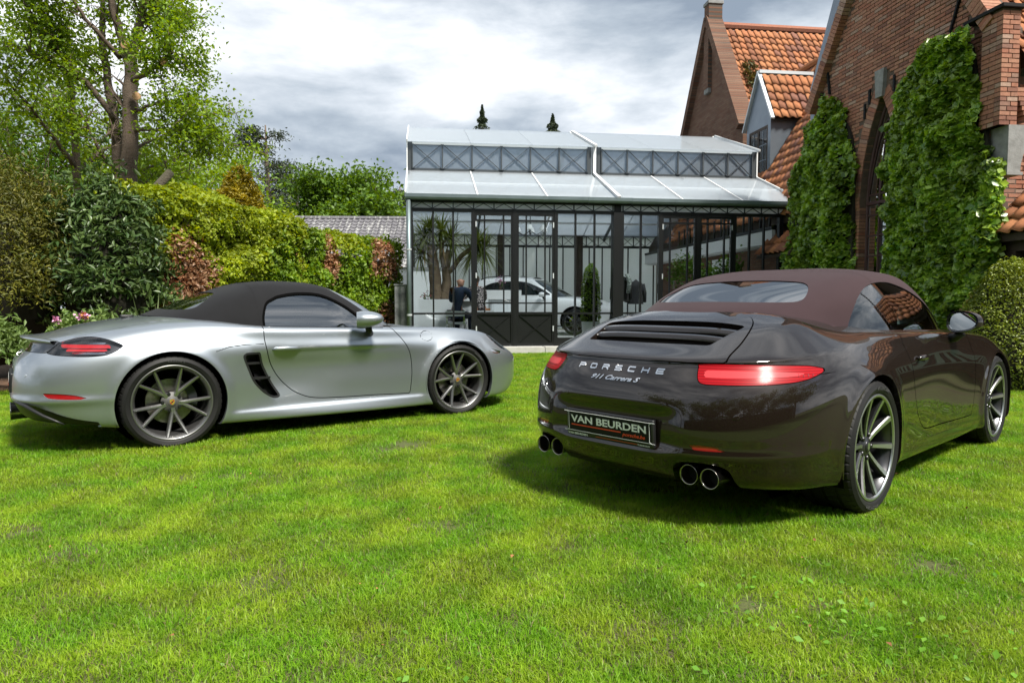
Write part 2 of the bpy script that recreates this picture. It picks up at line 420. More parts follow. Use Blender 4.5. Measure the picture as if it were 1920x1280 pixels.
M['darkglass'] = glass('dark_car_glass', (0.5, .6, .6), see=.30, ior=1.6)
M['mirror'] = mat('mirror_glass', (0.8, 0.85, 0.86), 0.01, 1.0)
M['leather'] = mat('dark_leather', (0.02, 0.019, 0.019), 0.55, bump=(200, .15, .001))
M['redleather'] = mat('bordeaux_leather', (0.16, 0.012, 0.018), 0.5)
M['white'] = mat('white_plastic_print', (0.75, 0.75, 0.75), 0.5)
M['redprint'] = mat('red_print', (0.62, 0.05, 0.015), 0.5)
M['plate'] = mat('black_plate', (0.005, 0.0055, 0.0055), 0.5, spec=.2)
M['paper'] = mat('paper_sheet', (0.62, 0.74, 0.70), 0.8)
def lens(name, col, rough=.08, dark=.25):
    """red lamp plastic: glossy outside, plain body colour with fine ribs underneath"""
    m = mat(name, col, .4, coat=.1, coat_rough=.15, spec=.1); nt = m.node_tree; N = nt.nodes; L = nt.links.new; b = N['Principled BSDF']
    t = N.new('ShaderNodeTexCoord'); w = N.new('ShaderNodeTexWave'); w.bands_direction = 'Z'; w.inputs['Scale'].default_value = 26; w.inputs['Distortion'].default_value = .6
    L(t.outputs['Object'], w.inputs[0]); r = N.new('ShaderNodeMixRGB'); r.inputs[1].default_value = (col[0] * dark, col[1] * dark, col[2] * dark, 1); r.inputs[2].default_value = (*col, 1)
    L(w.outputs['Fac'], r.inputs[0]); L(r.outputs[0], b.inputs['Base Color']); return m
M['redlens'] = lens('red_lamp_lens', (0.40, 0.006, 0.012), dark=.55)
M['redlens2'] = mat('dark_red_reflector', (0.26, 0.006, 0.008), .2, coat=1.0)
M['clearlens'] = glass('clear_lamp_lens', (.9, .92, .95), see=.85, ior=1.5)
M['smokelens'] = glass('smoked_lamp_lens', (.85, .86, .9), see=.9, ior=1.6)
M['redbar'] = mat('red_light_bar', (0.75, 0.015, 0.02), .15, coat=1.0)
M['lampsilver'] = mat('lamp_reflector', (0.62, 0.63, 0.65), .16, 1.0)

def text_vf(s, size=1.0, shear=0.0, ext=0.0, off=0.0, xs=1.0, align='LEFT', res=3):
    cu = bpy.data.curves.new('t', 'FONT'); cu.body = s; cu.size = size; cu.shear = shear; cu.extrude = ext; cu.offset = off; cu.resolution_u = res
    o = bpy.data.objects.new('t', cu); me = bpy.data.meshes.new_from_object(o)
    V = np.array([v.co[:] for v in me.vertices]).reshape(-1, 3); F = [tuple(p.vertices) for p in me.polygons]
    bpy.data.objects.remove(o); bpy.data.meshes.remove(me); bpy.data.curves.remove(cu)
    V[:, 0] *= xs
    if align == 'CENTER': V[:, 0] -= (V[:, 0].min() + V[:, 0].max()) / 2
    return V, F

# ------------------------------------------------------------------ wheels (outer face towards +y)
def tyre_vf(Rt, W, Rr, n=240, every=5):
    h = W / 2
    prof = [(Rr - .010, h - .030), (Rr + .004, h - .012), (Rr + .016, h - .004), ((Rr + Rt) / 2, h + .003), (Rt - .030, h - .001), (Rt - .016, h - .008), (Rt - .006, h - .020), (Rt - .001, h - .038),
            (Rt, h * .52), (Rt - .008, h * .50), (Rt - .008, h * .42), (Rt, h * .40), (Rt + .001, h * .06), (Rt - .008, h * .04), (Rt - .008, -h * .04), (Rt + .001, -h * .06),
            (Rt, -h * .40), (Rt - .008, -h * .42), (Rt - .008, -h * .50), (Rt, -h * .52), (Rt - .001, -h + .038), (Rt - .012, -h + .012), (Rt - .03, -h), ((Rr + Rt) / 2, -h - .002), (Rr, -h + .012), (Rr - .012, -h + .03)]
    V, F = lathe(prof, n); V = V.reshape(len(prof), n, 3)
    a = np.arange(n)
    for i in list(range(6, 9)) + list(range(11, 13)) + list(range(19, 21)):
        g = ((a + (i // 2 if i < 9 else 0)) % every) == 0
        sc = np.where(g, 1 - .0045 / Rt, 1.0); V[i, :, 0] *= sc; V[i, :, 2] *= sc
    return V.reshape(-1, 3), F
def polar_text(s, size, r, a0, y, xs=1.0, ext=.0008):
    V, F = text_vf(s, size, 0, ext, .004 * size, xs); a = a0 - V[:, 0] / r; rr = r + V[:, 1]
    return np.stack([rr * np.cos(a), y + V[:, 2], rr * np.sin(a)], -1), [f[::-1] for f in F]
def spoke_mesh(pts, w0, w1, top, depth, ridge):
    """pts: path (radius, offset across, height) of one spoke along +z; roof-shaped section"""
    V = []; n = len(pts)
    for i, (r, t, y) in enumerate(pts):
        k = i / (n - 1); w = w0 + (w1 - w0) * k; f = w * top; d = depth * (1 - .35 * k)
        V += [(t - w / 2, y - d, r), (t - w / 2, y - ridge, r), (t - f / 2, y, r), (t + f / 2, y, r), (t + w / 2, y - ridge, r), (t + w / 2, y - d, r)]
    F = []; mi = []
    for i in range(n - 1):
        for k in range(6):
            j = (k + 1) % 6; F.append((i * 6 + k, i * 6 + j, i * 6 + 6 + j, i * 6 + 6 + k)); mi.append(1 if k == 2 else 0)
    F.append(tuple(range(5, -1, -1))); mi.append(0); F.append(tuple((n - 1) * 6 + k for k in range(6))); mi.append(0)
    return np.array(V), F, mi
def rot_y(V, a):
    c, s = math.cos(a), math.sin(a); V = np.asarray(V); return np.stack([V[:, 0] * c + V[:, 2] * s, V[:, 1], -V[:, 0] * s + V[:, 2] * c], -1)
def wheel(car, loc, side, Rt, W, style, maker, Rr=.262, spin=0.0, cal_ang=0.0, simple=False):
    h = W / 2; face = h - .012
    lip = [(Rr + .006, h - .030), (Rr + .008, face), (Rr + .002, face + .004), (Rr - .006, face + .002), (Rr - .010, face - .010), (Rr - .020, face - .016), (Rr - .024, face - .05), (Rr - .034, face - .09), (Rr - .036, -h + .05), (Rr - .010, -h + .02), (Rr + .006, -h + .02)]
    rimm = M['gun'] if style == 'roadster' else M['alloydark']
    if style == 'suv': rimm = M['alloydark']
    w = mk('wheel', lathe(lip, 96), rimm, car, smooth=True); w.location = loc
    w.rotation_euler = (0, spin, 0) if side > 0 else (0, -spin, math.pi)
    mk('tyre', tyre_vf(Rt, W, Rr), M['rubber'], w)
    for aa in ((1.9, 1.9 + math.pi) if maker else ()):
        mk('tyre_lettering', polar_text(maker, .024, (Rr + Rt) / 2 - .010, aa, h + .0032, 1.5), M['tyretext'], w)
    hub_y = face - (.045 if style == 'roadster' else .040)
    if style == 'roadster':
        mids = [R(39 + 72 * k) for k in range(5)]; me = None
        for k in range(5):
            for s in (-1, 1):
                pts = []
                for q in np.linspace(0, 1, 8):
                    r = .045 + (Rr - .012 - .045) * q; y = hub_y + (face - .004 - hub_y) * q ** 1.7
                    t = s * (.004 + .064 * max(0, (q - .12) / .88) ** 1.05); pts.append((math.sqrt(max(r * r - t * t, 1e-4)), t, y))
                V, F, mi = spoke_mesh(pts, .034, .025, .40, .045, .010)
                o = obj('spoke', mesh('spoke', rot_y(V, mids[k]), F, [M['gun'], M['gunface']], mi=mi), w)
        bolts = [R(75 + 72 * k) for k in range(5)]
    else:
        N_ = 10
        for k in range(N_):
            pts = []
            for q in np.linspace(0, 1, 7):
                r = .052 + (Rr - .010 - .052) * q; y = hub_y + (face + .001 - hub_y) * (q ** 1.5); pts.append((r, 0, y))
            V, F, mi = spoke_mesh(pts, .024, .040, .62 if style == 'coupe' else .5, .050, .008)
            obj('spoke', mesh('spoke', rot_y(V, R(18 + 36 * k)), F, [M['alloydark'], M['alloyface'] if style == 'coupe' else M['alloydark']], mi=mi), w)
        if style == 'coupe': mk('machined_rim_edge', lathe([(Rr + .004, face + .0045), (Rr - .003, face + .0062), (Rr - .012, face + .0035), (Rr - .0125, face - .004)], 96), M['alloyface'], w, smooth=True)
        bolts = [R(36 + 72 * k) for k in range(5)]
    mk('hub', lathe([(.001, hub_y + .006), (.036, hub_y + .006), (.044, hub_y), (.068, hub_y - .006), (.074, hub_y - .012)], 40), M['hubm'] if style == 'roadster' else M['alloydark'], w, smooth=True)
    mk('hub_drum', lathe([(.072, hub_y - .012), (.072, hub_y - .07)], 32), M['gap'], w)
    if simple: return w
    for b in bolts:
        V, F = lathe([(.001, hub_y - .004), (.010, hub_y - .004), (.0125, hub_y - .008), (.0135, hub_y - .03)], 12)
        mk('lug_bolt', (V + [.062 * math.cos(b), .010, .062 * math.sin(b)], F), M['bolt'], w)
    cap = mk('hub_cap', lathe([(.0005, hub_y + .011), (.024, hub_y + .0105), (.031, hub_y + .008), (.0325, hub_y + .003)], 32), M['bolt'] if style != 'roadster' else M['hubm'], w, smooth=True)
    sh = spoly([(0, -.021), (-.013, -.010), (-.0165, .004), (-.0155, .018), (-.0155, .018), (0, .0205), (.0155, .018), (.0155, .018), (.0165, .004), (.013, -.010)], 4)
    if style == 'roadster':
        mk('crest', prism([tuple(p) for p in sh], hub_y + .0105, hub_y + .0125), M['gold'], w)
        for bx, bz in ((-.008, .008), (.008, -.006)): mk('crest_field', box(bx - .005, bx + .005, hub_y + .0126, hub_y + .0132, bz - .006, bz + .006), M['crestred'], w)
        mk('crest_centre', prism([(0, -.006), (-.005, -.001), (-.005, .006), (.005, .006), (.005, -.001)], hub_y + .0126, hub_y + .0136), M['bolt'], w)
    else:
        mk('crest', prism([tuple(p * .9) for p in sh], hub_y + .0105, hub_y + .0125), M['alloyface'], w)
    # brake behind the spokes
    dy = hub_y - .075
    mk('brake_disc', lathe([(.07, dy - .012), (.07, dy), (.095, dy), (.165, dy), (.166, dy - .03), (.07, dy - .03)], 64), M['disc'], w)
    ang = cal_ang; pr = []
    for k in range(13):
        a = ang + R(-34 + 68 * k / 12); pr.append((.185 * math.cos(a), .185 * math.sin(a)))
    for k in range(13):
        a = ang + R(34 - 68 * k / 12); pr.append((.125 * math.cos(a), .125 * math.sin(a)))
    mk('brake_caliper', prism(pr, dy + .022, dy - .06), M['green'] if style == 'suv' else M['caliper'], w)
    mk('inner_dark', lathe([(.02, dy - .06), (Rr - .036, dy - .06)], 40), M['gap'], w)
    return w

def groove(S, f, g=.0022, depth=.007):
    """panel gap along f = 0: (inside panel, outside panel, dark strip below)"""
    ins = S.keep(f - g); out = S.keep(-f - g)
    strip = S.keep(g * 2.2 - np.abs(f)).offset(-depth)
    fi = ins.flange(depth + .004); fo = out.flange(depth + .004)
    return ins, out, strip, fi, fo
def seam(S, d, g=.0022, depth=.006):
    """open gap along a line, d = distance to that line"""
    out = S.keep(d - g); strip = S.keep(g * 2.2 - d).offset(-depth); return out, strip, out.flange(depth + .003)

def seat(car, x, y, z, m):
    bk = empty('seat', (x, y, z)); bk.parent = car
    mk('cushion', bbox_(-.05, .48, -.24, .24, .0, .16, .05), m, bk, smooth=True)
    prof = [(-.02, .05), (.12, .06), (-.02, .35), (-.10, .62), (-.15, .72), (-.22, .70), (-.17, .55), (-.12, .30)]
    mk('backrest', prism([tuple(p) for p in spoly(prof, 5)], -.23, .23), m, bk)
    mk('headrest', bbox_(-.245, -.145, -.13, .13, .66, .84, .035), m, bk, smooth=True)
def cabin(car, x0, x1, y, z0, seatm, wheel_y, steer_x, sx):
    mk('cabin_floor', box(x0, x1, -y, y, z0 - .02, z0), M['leather'], car)
    mk('bulkhead', box(x0, x0 + .03, -y, y, z0, z0 + .55), M['leather'], car)
    for s in (-1, 1):
        mk('door_trim', box(x0 + .2, x1 - .1, s * y - .015, s * y + .015, z0, .84), M['leather'], car)
        seat(car, sx, s * .36, z0 + .02, seatm)
    mk('dashboard', prism([tuple(p) for p in spoly([(x1 - .05, z0 + .1), (x1 - .42, z0 + .25), (x1 - .48, z0 + .50), (x1 - .36, z0 + .585), (x1 - .10, z0 + .60), (x1 + .02, z0 + .5)], 5)], -y + .02, y - .02), M['leather'], car)
    V, F = lathe([(.165 + .014 * math.cos(a), .014 * math.sin(a)) for a in np.linspace(0, 2 * math.pi, 9)], 40, 'x')
    sw = mk('steering_wheel', xf((V, F), rot=(0, R(-22), 0)), M['leather'], car, smooth=True, loc=(steer_x, wheel_y, z0 + .56))
    for a in (0, math.pi, -math.pi / 2): mk('spoke', xf(bar((0, 0, 0), (0, .16 * math.cos(a), .16 * math.sin(a)), .03, .018), rot=(0, R(-22), 0)), M['leather'], sw)
    mk('tunnel', bbox_(x0 + .1, x1 - .3, -.10, .10, z0, z0 + .22, .03), M['leather'], car, smooth=True)
def liner(car, x, z, r, sgn):
    V, F = xf(lathe([(r, .0), (r, .42), (.1, .42)], 48), (x, .46 if sgn > 0 else -.88, z)); F = [f for f in F if max(V[i][2] for i in f) > .21]; mk('wheel_liner', (V, F), M['gap'], car)
def wing_mirror(car, loc, side, paint, yaw=0.0, lng=1.0):
    """door mirror: rounded shell with the glass facing backwards"""
    n, k = 24, 14; V = []
    for i in range(k):
        t = i / (k - 1); x = -.045 * lng + .155 * t * lng
        g = (1 - max(0, t) ** 2.2) ** .5 if t < 1 else 0.0
        g = max(g, .02) * min(1, .90 + .5 * t)
        for j in range(n):
            a = 2 * math.pi * j / n; c, s = math.cos(a), math.sin(a)
            ry, rz = .100, .074; e = .80
            yy = ry * abs(c) ** e * (1 if c > 0 else -1); zz = rz * abs(s) ** e * (1 if s > 0 else -1)
            zz *= (1.0 - .18 * (yy / ry)) ; V.append((x, side * (yy * g + .02 * t), zz * g + .012 * t))
    F = [(i * n + j, i * n + (j + 1) % n, (i + 1) * n + (j + 1) % n, (i + 1) * n + j) for i in range(k - 1) for j in range(n)]
    if side > 0: F = [f[::-1] for f in F]
    o = mk('door_mirror', (V, F), paint, car, smooth=True, loc=loc); o.rotation_euler = (0, 0, yaw)
    ring = np.array(V[:n]); inner = ring * [1, .86, .84] + [.004, 0, 0]; c0 = inner + [.012, 0, 0]
    Vb = np.concatenate([ring, inner, c0]); Fb = [(j, (j + 1) % n, n + (j + 1) % n, n + j) for j in range(n)] + [(n + j, n + (j + 1) % n, 2 * n + (j + 1) % n, 2 * n + j) for j in range(n)]
    mk('mirror_surround', (Vb, Fb), M['gloss'], o)
    mk('mirror_glass', (c0 + [-.002, 0, 0], [tuple(range(n))]), M['mirror'], o)
    mk('mirror_foot', tube([(.03, -side * .02, -.06), (.035, -side * .06, -.095), (.04, -side * .13, -.115)], [.030, .027, .034], 10), M['blackplastic'], o, smooth=True)
    return o
def letter_strokes(ch):
    """wide squared capitals on a 1 x 1 cell, as centre lines"""
    return {'P': [[(0, 0), (0, .62)], [(0, 1), (.8, 1), (1, .9), (1, .62), (.8, .5), (0, .5)]],
            'O': [[(.15, 0), (0, .12), (0, .88), (.15, 1), (.85, 1), (1, .88), (1, .12), (.85, 0), (.15, 0)]],
            'R': [[(0, 0), (0, .62)], [(0, 1), (.8, 1), (1, .9), (1, .64), (.8, .5), (0, .5)], [(.6, .5), (1, 0)]],
            'S': [[(1, 1), (.15, 1), (0, .9), (0, .6), (.15, .5), (.85, .5), (1, .4), (1, .1), (.85, 0), (0, 0)]],
            'C': [[(1, 1), (.15, 1), (0, .88), (0, .12), (.15, 0), (1, 0)]],
            'H': [[(0, 0), (0, 1)], [(1, 0), (1, 1)], [(0, .5), (1, .5)]],
            'E': [[(1, 1), (.1, 1), (0, .9), (0, .6)], [(0, .5), (.9, .5)], [(0, .4), (0, .1), (.1, 0), (1, 0)]]}[ch]
def letter_vf(ch, w, h, st, ext):
    parts = []
    for ln in letter_strokes(ch):
        P = np.array(ln) * [w, h]
        for a, b in zip(P[:-1], P[1:]):
            d = (b - a) / (np.linalg.norm(b - a) + 1e-9); a2, b2 = a - d * st * .42, b + d * st * .42
            parts.append(bar((a2[0], a2[1], 0), (b2[0], b2[1], 0), st, ext))
    return join(parts)
def place_on(S, V, ycen, zcen, out=.003):
    """lay flat artwork (x to the right as seen from behind, y up) on the rear skin: y_car = ycen - x"""
    y = ycen - V[:, 0]; z = zcen + V[:, 1]
    m = (S.V[:, 0] < -.6); P = S.V[m]; Nn = S.N[m]; o = []
    for yy, zz, e in zip(y, z, V[:, 2]):
        i = np.argmin((P[:, 1] - abs(yy)) ** 2 + (P[:, 2] - zz) ** 2); n = Nn[i]; p = P[i]
        # slide on the tangent plane to the exact (y, z)
        dx = -((abs(yy) - p[1]) * n[1] + (zz - p[2]) * n[2]) / (n[0] if abs(n[0]) > .2 else -.2)
        o.append((p[0] + dx - (out + e), yy, zz))
    return np.array(o)
# ================================================================== setting: ground
def leafmat(name, col, col2, trans=.35, rough=.5, spread=.35, hue=.02, spec=.4):
    """foliage: per-leaf colour between two greens, light passing through"""
    m = bpy.data.materials.new(name); m.use_nodes = True; nt = m.node_tree; N = nt.nodes; L = nt.links.new; N.clear()
    o = N.new('ShaderNodeOutputMaterial'); g = N.new('ShaderNodeNewGeometry'); mx = N.new('ShaderNodeMixRGB')
    mx.inputs[1].default_value = (*col, 1); mx.inputs[2].default_value = (*col2, 1); L(g.outputs['Random Per Island'], mx.inputs[0])
    h = N.new('ShaderNodeHueSaturation'); tcn = N.new('ShaderNodeTexCoord'); no = N.new('ShaderNodeTexNoise'); no.inputs['Scale'].default_value = 2.2; no.inputs['Detail'].default_value = 4
    L(tcn.outputs['Object'], no.inputs['Vector']); r = N.new('ShaderNodeMapRange'); r.inputs['From Min'].default_value = .3; r.inputs['From Max'].default_value = .7
    r.inputs['To Min'].default_value = 1 - spread; r.inputs['To Max'].default_value = 1 + spread; L(no.outputs['Fac'], r.inputs['Value']); L(r.outputs[0], h.inputs['Value'])
    L(mx.outputs[0], h.inputs['Color'])
    b = N.new('ShaderNodeBsdfPrincipled'); b.inputs['Roughness'].default_value = rough; b.inputs['Specular IOR Level'].default_value = spec; L(h.outputs[0], b.inputs['Base Color'])
    t = N.new('ShaderNodeBsdfTranslucent'); h2 = N.new('ShaderNodeHueSaturation'); h2.inputs['Hue'].default_value = .5 - hue; h2.inputs['Saturation'].default_value = 1.15; h2.inputs['Value'].default_value = 1.3
    L(h.outputs[0], h2.inputs['Color']); L(h2.outputs[0], t.inputs[0])
    ms = N.new('ShaderNodeMixShader'); ms.inputs[0].default_value = trans; L(b.outputs[0], ms.inputs[1]); L(t.outputs[0], ms.inputs[2]); L(ms.outputs[0], o.inputs[0]); return m
def soilmat():
    m = mat('lawn_soil', (0.075, 0.062, 0.030), .95, var=(3.0, (.08, .105, .022), .2), bump=(40, .6, .02)); return m
M['soil'] = soilmat()
g = 24; gx = np.linspace(-70, 70, g); gy = np.linspace(-30, 110, g)
GV = [(x, y, 0.0) for y in gy for x in gx]; GF = [(j * g + i, j * g + i + 1, (j + 1) * g + i + 1, (j + 1) * g + i) for j in range(g - 1) for i in range(g - 1)]
mk('ground', (GV, GF), M['soil'], kind='structure')
M['paving'] = mat('paving_stone', (0.30, 0.27, 0.23), .85, var=(6, (.22, .20, .17), .2), bump=(30, .4, .01))
mk('rear_lawn', (np.array([(-40, -7.5, .004), (40, -7.5, .004), (40, 1.0, .004), (-40, 1.0, .004)]), [(0, 1, 2, 3)]), mat('mown_turf', (.075, .15, .014), .95, var=(2.2, (.12, .19, .02), .2), bump=(60, 1, .03)), kind='structure')
pth = mk('garden_path', box(6.25, 16, 7.6, 10.4, -.05, .008), mat('path_sand', (.12, .10, .08), .95), kind='structure')
pm = mesh('paver', *bbox_(-.29, .29, -.19, .19, 0, .03, .006), M['paving'])
for i in range(8):
    for j in range(7):
        o = obj('paver', pm, pth, (6.58 + i * .6 + (.3 if j % 2 else 0) - .05, 7.82 + j * .4, .004 + .004 * random.random())); o.rotation_euler = (0, 0, random.uniform(-.01, .01))
M['mulch'] = mat('bark_mulch', (0.10, 0.055, 0.032), .95, var=(14, (.19, .11, .065), .2), bump=(60, 1, .03))
bed = [(-16, 7.2), (-7.6, 7.25), (-5.9, 8.0), (-5.0, 9.4), (-3.6, 11.9), (-2.6, 14.2), (-2.3, 15.5), (-16, 16)]
mk('flower_bed', prism(bed, -.05, .03, 'xy'), M['mulch'], kind='structure')

# ================================================================== the brick house
BO = (-2.1, 14.0, 0.0); BZ = R(7.5)
house = empty('brick_house', BO, BZ, 'old red brick house with steep orange tiled roofs, pointed arch window and dormer', 'house')
def brickcol(name, c1, c2, c3):
    m = mat(name, c1, .9, bump=(90, .5, .006)); nt = m.node_tree; N = nt.nodes; L = nt.links.new; b = N['Principled BSDF']
    oi = N.new('ShaderNodeObjectInfo'); ge = N.new('ShaderNodeNewGeometry'); ad = N.new('ShaderNodeMath'); ad.operation = 'ADD'; L(oi.outputs['Random'], ad.inputs[0]); L(ge.outputs['Random Per Island'], ad.inputs[1])
    fr = N.new('ShaderNodeMath'); fr.operation = 'FRACT'; L(ad.outputs[0], fr.inputs[0]); r = N.new('ShaderNodeValToRGB'); e = r.color_ramp.elements
    e[0].position, e[0].color = 0.0, (*c1, 1); e[1].position, e[1].color = 1.0, (*c3, 1); k = e.new(.45); k.color = (*c2, 1); k = e.new(.80); k.color = (c1[0] * .55, c1[1] * .6, c1[2] * .7, 1)
    L(fr.outputs[0], r.inputs[0])
    tcn = N.new('ShaderNodeTexCoord'); no = N.new('ShaderNodeTexNoise'); no.inputs['Scale'].default_value = 25; no.inputs['Detail'].default_value = 6; L(tcn.outputs['Object'], no.inputs['Vector'])
    mx = N.new('ShaderNodeMixRGB'); mx.blend_type = 'MULTIPLY'; mx.inputs[0].default_value = .65; L(r.outputs[0], mx.inputs[1]); L(no.outputs['Fac'], mx.inputs[2])
    gm = N.new('ShaderNodeGamma'); gm.inputs[1].default_value = .75; L(mx.outputs[0], gm.inputs[0]); L(gm.outputs[0], b.inputs['Base Color']); return m
M['brick'] = brickcol('red_brick', (0.34, 0.10, 0.052), (0.42, 0.165, 0.09), (0.47, 0.28, 0.19))
M['mortar'] = mat('old_mortar', (0.16, 0.11, 0.08), .95, var=(12, (.10, .07, .055), .2), bump=(80, .5, .01))
M['tile'] = brickcol('clay_pantile', (0.40, 0.105, 0.034), (0.47, 0.145, 0.045), (0.20, 0.07, 0.045))
M['zinc'] = mat('zinc_sheet', (0.23, 0.27, 0.31), .38, .7, var=(2.5, (.17, .20, .24), .25))
M['lead'] = mat('pale_flashing', (0.55, 0.58, 0.60), .5, .3)
M['stone'] = mat('grey_stone', (0.30, 0.30, 0.29), .85, var=(10, (.20, .20, .19), .2), bump=(40, .4, .01))
M['oak'] = mat('dark_oak', (0.055, 0.036, 0.024), .7, var=(5, (.035, .022, .015), .2))
M['maroon'] = mat('maroon_bars', (0.075, 0.035, 0.035), .5)
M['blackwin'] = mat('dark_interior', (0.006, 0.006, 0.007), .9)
M['winglass'] = glass('window_glass', (.85, .9, .92), see=.8, ior=1.6)
M['curtain'] = mat('white_curtain', (0.72, 0.74, 0.74), .9)
def brickwall_mat():
    m = mat('distant_brick', (.2, .09, .05), .9); nt = m.node_tree; N = nt.nodes; L = nt.links.new; b = N['Principled BSDF']
    tcn = N.new('ShaderNodeTexCoord'); mp = N.new('ShaderNodeMapping'); mp.inputs['Rotation'].default_value = (0, 0, 0)
    sp = N.new('ShaderNodeSeparateXYZ'); cb = N.new('ShaderNodeCombineXYZ'); L(tcn.outputs['Object'], sp.inputs[0]); L(sp.outputs[1], cb.inputs[0]); L(sp.outputs[2], cb.inputs[1])
    br = N.new('ShaderNodeTexBrick'); br.inputs['Scale'].default_value = 1.0; br.inputs['Brick Width'].default_value = .222; br.inputs['Row Height'].default_value = .063; br.inputs['Mortar Size'].default_value = .007
    br.inputs['Color1'].default_value = (.20, .085, .048, 1); br.inputs['Color2'].default_value = (.27, .15, .095, 1); br.inputs['Mortar'].default_value = (.12, .095, .075, 1); L(cb.outputs[0], br.inputs['Vector'])
    no = N.new('ShaderNodeTexNoise'); no.inputs['Scale'].default_value = 1.2; L(tcn.outputs['Object'], no.inputs['Vector']); mx = N.new('ShaderNodeMixRGB'); mx.blend_type = 'MULTIPLY'; mx.inputs[0].default_value = .5
    L(br.outputs['Color'], mx.inputs[1]); L(no.outputs['Fac'], mx.inputs[2]); L(mx.outputs[0], b.inputs['Base Color']); bp = N.new('ShaderNodeBump'); bp.inputs['Strength'].default_value = .8; bp.inputs['Distance'].default_value = .01; bp.invert = True
    L(br.outputs['Fac'], bp.inputs['Height']); L(bp.outputs[0], b.inputs['Normal']); return m
M['farbrick'] = brickwall_mat()

GS, T0, T1, TC, ZE, ZA = 8.1, -5.45, -1.12, -3.26, 4.85, 8.15     # gable plane s, ends, centre, eaves, apex
def gable_z(t): return ZE + (ZA - ZE) * (1 - abs(t - TC) / ((T1 - T0) / 2))
AW, ASP, AAP = .52, 2.75, 4.62                              # arch: half width, springing, apex
def in_arch(t, z, g=0.0):
    d = abs(t - TC - .10)
    if z < ASP: return d < AW + g
    rr = ((AAP - ASP) ** 2 + AW ** 2) / (2 * AW); return math.hypot(d + rr - AW, z - ASP) < rr + g
# wall slabs with the arch left open: built as two side slabs and a ring above
def arch_pts(n=14, g=0.0):
    rr = ((AAP - ASP) ** 2 + AW ** 2) / (2 * AW); out = []
    for k in range(n + 1):
        z = ASP + (AAP - ASP) * k / n; out.append((TC + .10 + (rr + g - math.sqrt(0) if 0 else -(rr - AW) + math.sqrt(max(0, rr * rr - (z - ASP) ** 2))), z))
    return out
right_arc = arch_pts(); left_arc = [(2 * (TC + .10) - t, z) for t, z in right_arc]
polyR = [(TC + .10 + AW, 0)] + right_arc + [(TC + .10, ZA - .02), (T1, ZE), (T1, 0)]
polyL = [(TC + .10 - AW, 0), (T0, 0), (T0, ZE), (TC + .10, ZA - .02)] + left_arc[::-1]
for p in (polyR, polyL): mk('wall', prism(p, GS, GS + .45, 'yz'), M['mortar'], house)
mk('wall', box(GS + .01, 16.0, T0 + .01, T0 + .35, 0, 4.2), M['mortar'], house)      # front wall to the right of the gable
mk('wall', box(GS + .3, 9.5, T1 - .4, 9.0, 0, 3.0), M['farbrick'], house)             # wall of the link wing
# bricks of the gable: candidates with their size in the picture
def brick_px(s, t, z):
    x = BO[0] + s * math.cos(BZ) - t * math.sin(BZ); y = BO[1] + s * math.sin(BZ) + t * math.cos(BZ); return x / y, (z - 1.07) / y, 1 / y
cand = []
row = 0; z = 2.40
while z < ZA - .1:
    t = T0 + (.0 if row % 2 else .111)
    while t < T1:
        t0, t1 = t, min(t + .21, T1 - .004); tm = (t0 + t1) / 2
        if t1 - t0 > .05 and z + .05 < min(gable_z(t0), gable_z(t1)) - .02 and not in_arch(tm, z + .025, .30): cand.append((0, t0, t1, z))
        t += .222
    row += 1; z += .063
for k in range(-2, 46):                                                # jamb bricks of the opening, headers on edge
    zz = 1.0 + k * .063
    if zz < ASP: cand.append((1, TC + .10 + AW, TC + .10 + AW + .21, zz)); 
# front wall bricks (face towards the camera)
row = 0; z = 1.9
while z < 4.1:
    s = GS + (.0 if row % 2 else .111)
    while s < GS + 1.6: cand.append((2, s, s + .21, z)); s += .222
    row += 1; z += .063
def score(c):
    k, a, b, z = c
    if k == 2: u, v, q = brick_px((a + b) / 2, T0, z); w = q * 1.0
    else: u, v, q = brick_px(GS, (a + b) / 2, z); w = q * .6
    vis = -.05 < v < .43 and u < .755
    # hidden behind the creepers
    uu = 960 + 1280 * u; vv = 564 - 1280 * v
    if k == 0 and (uu > 1660 and vv > 110 + .55 * max(0, 1800 - uu)): vis = False
    if k == 0 and uu < 1610 and vv > 190: vis = False
    return w if vis else 0.0
sc_ = sorted(cand, key=score, reverse=True)
brick_me = {}
def brick_vf(c, jit=True):
    k, a, b, z = c; o = .006 + .008 * random.random(); h = .050
    if k == 0: return box(GS - o, GS + .02, a, b, z, z + h)
    if k == 1: return box(GS - o, GS + .13, a - .006, b, z, z + h)
    return box(a, b, T0 + .01 - o, T0 + .03, z, z + h)
wall_b = [o for o in house.children if o.name.startswith('wall')][0]
def std_brick(kind):
    key = kind
    if key not in brick_me:
        v = {0: box(-.012, .02, 0, .21, 0, .050), 1: box(-.012, .13, -.006, .21, 0, .050), 2: box(0, .21, -.012, .02, 0, .050)}[kind]
        bm = bmesh.new(); vs_ = [bm.verts.new(p) for p in v[0]]
        for q in v[1]: bm.faces.new([vs_[i] for i in q])
        bmesh.ops.bevel(bm, geom=list(bm.edges), offset=.004, segments=1, affect='EDGES'); me = bpy.data.meshes.new('brick'); bm.to_mesh(me); bm.free(); me.materials.append(M['brick']); brick_me[key] = me
    return brick_me[key]
for c in sc_[:280]:
    k, a, b, z = c; loc = {0: (GS + random.uniform(-.004, .004), a, z), 1: (GS + random.uniform(-.004, .004), a, z), 2: (a, T0 + .01 + random.uniform(-.004, .004), z)}[k]
    o = obj('brick', std_brick(k), wall_b, loc); o.rotation_euler = (random.uniform(-.006, .006), 0, random.uniform(-.008, .008))
rest = [brick_vf(c) for c in sc_[280:]]
bw = mk('brickwork', join(rest), M['brick'], house); bw['kind'] = 'stuff'
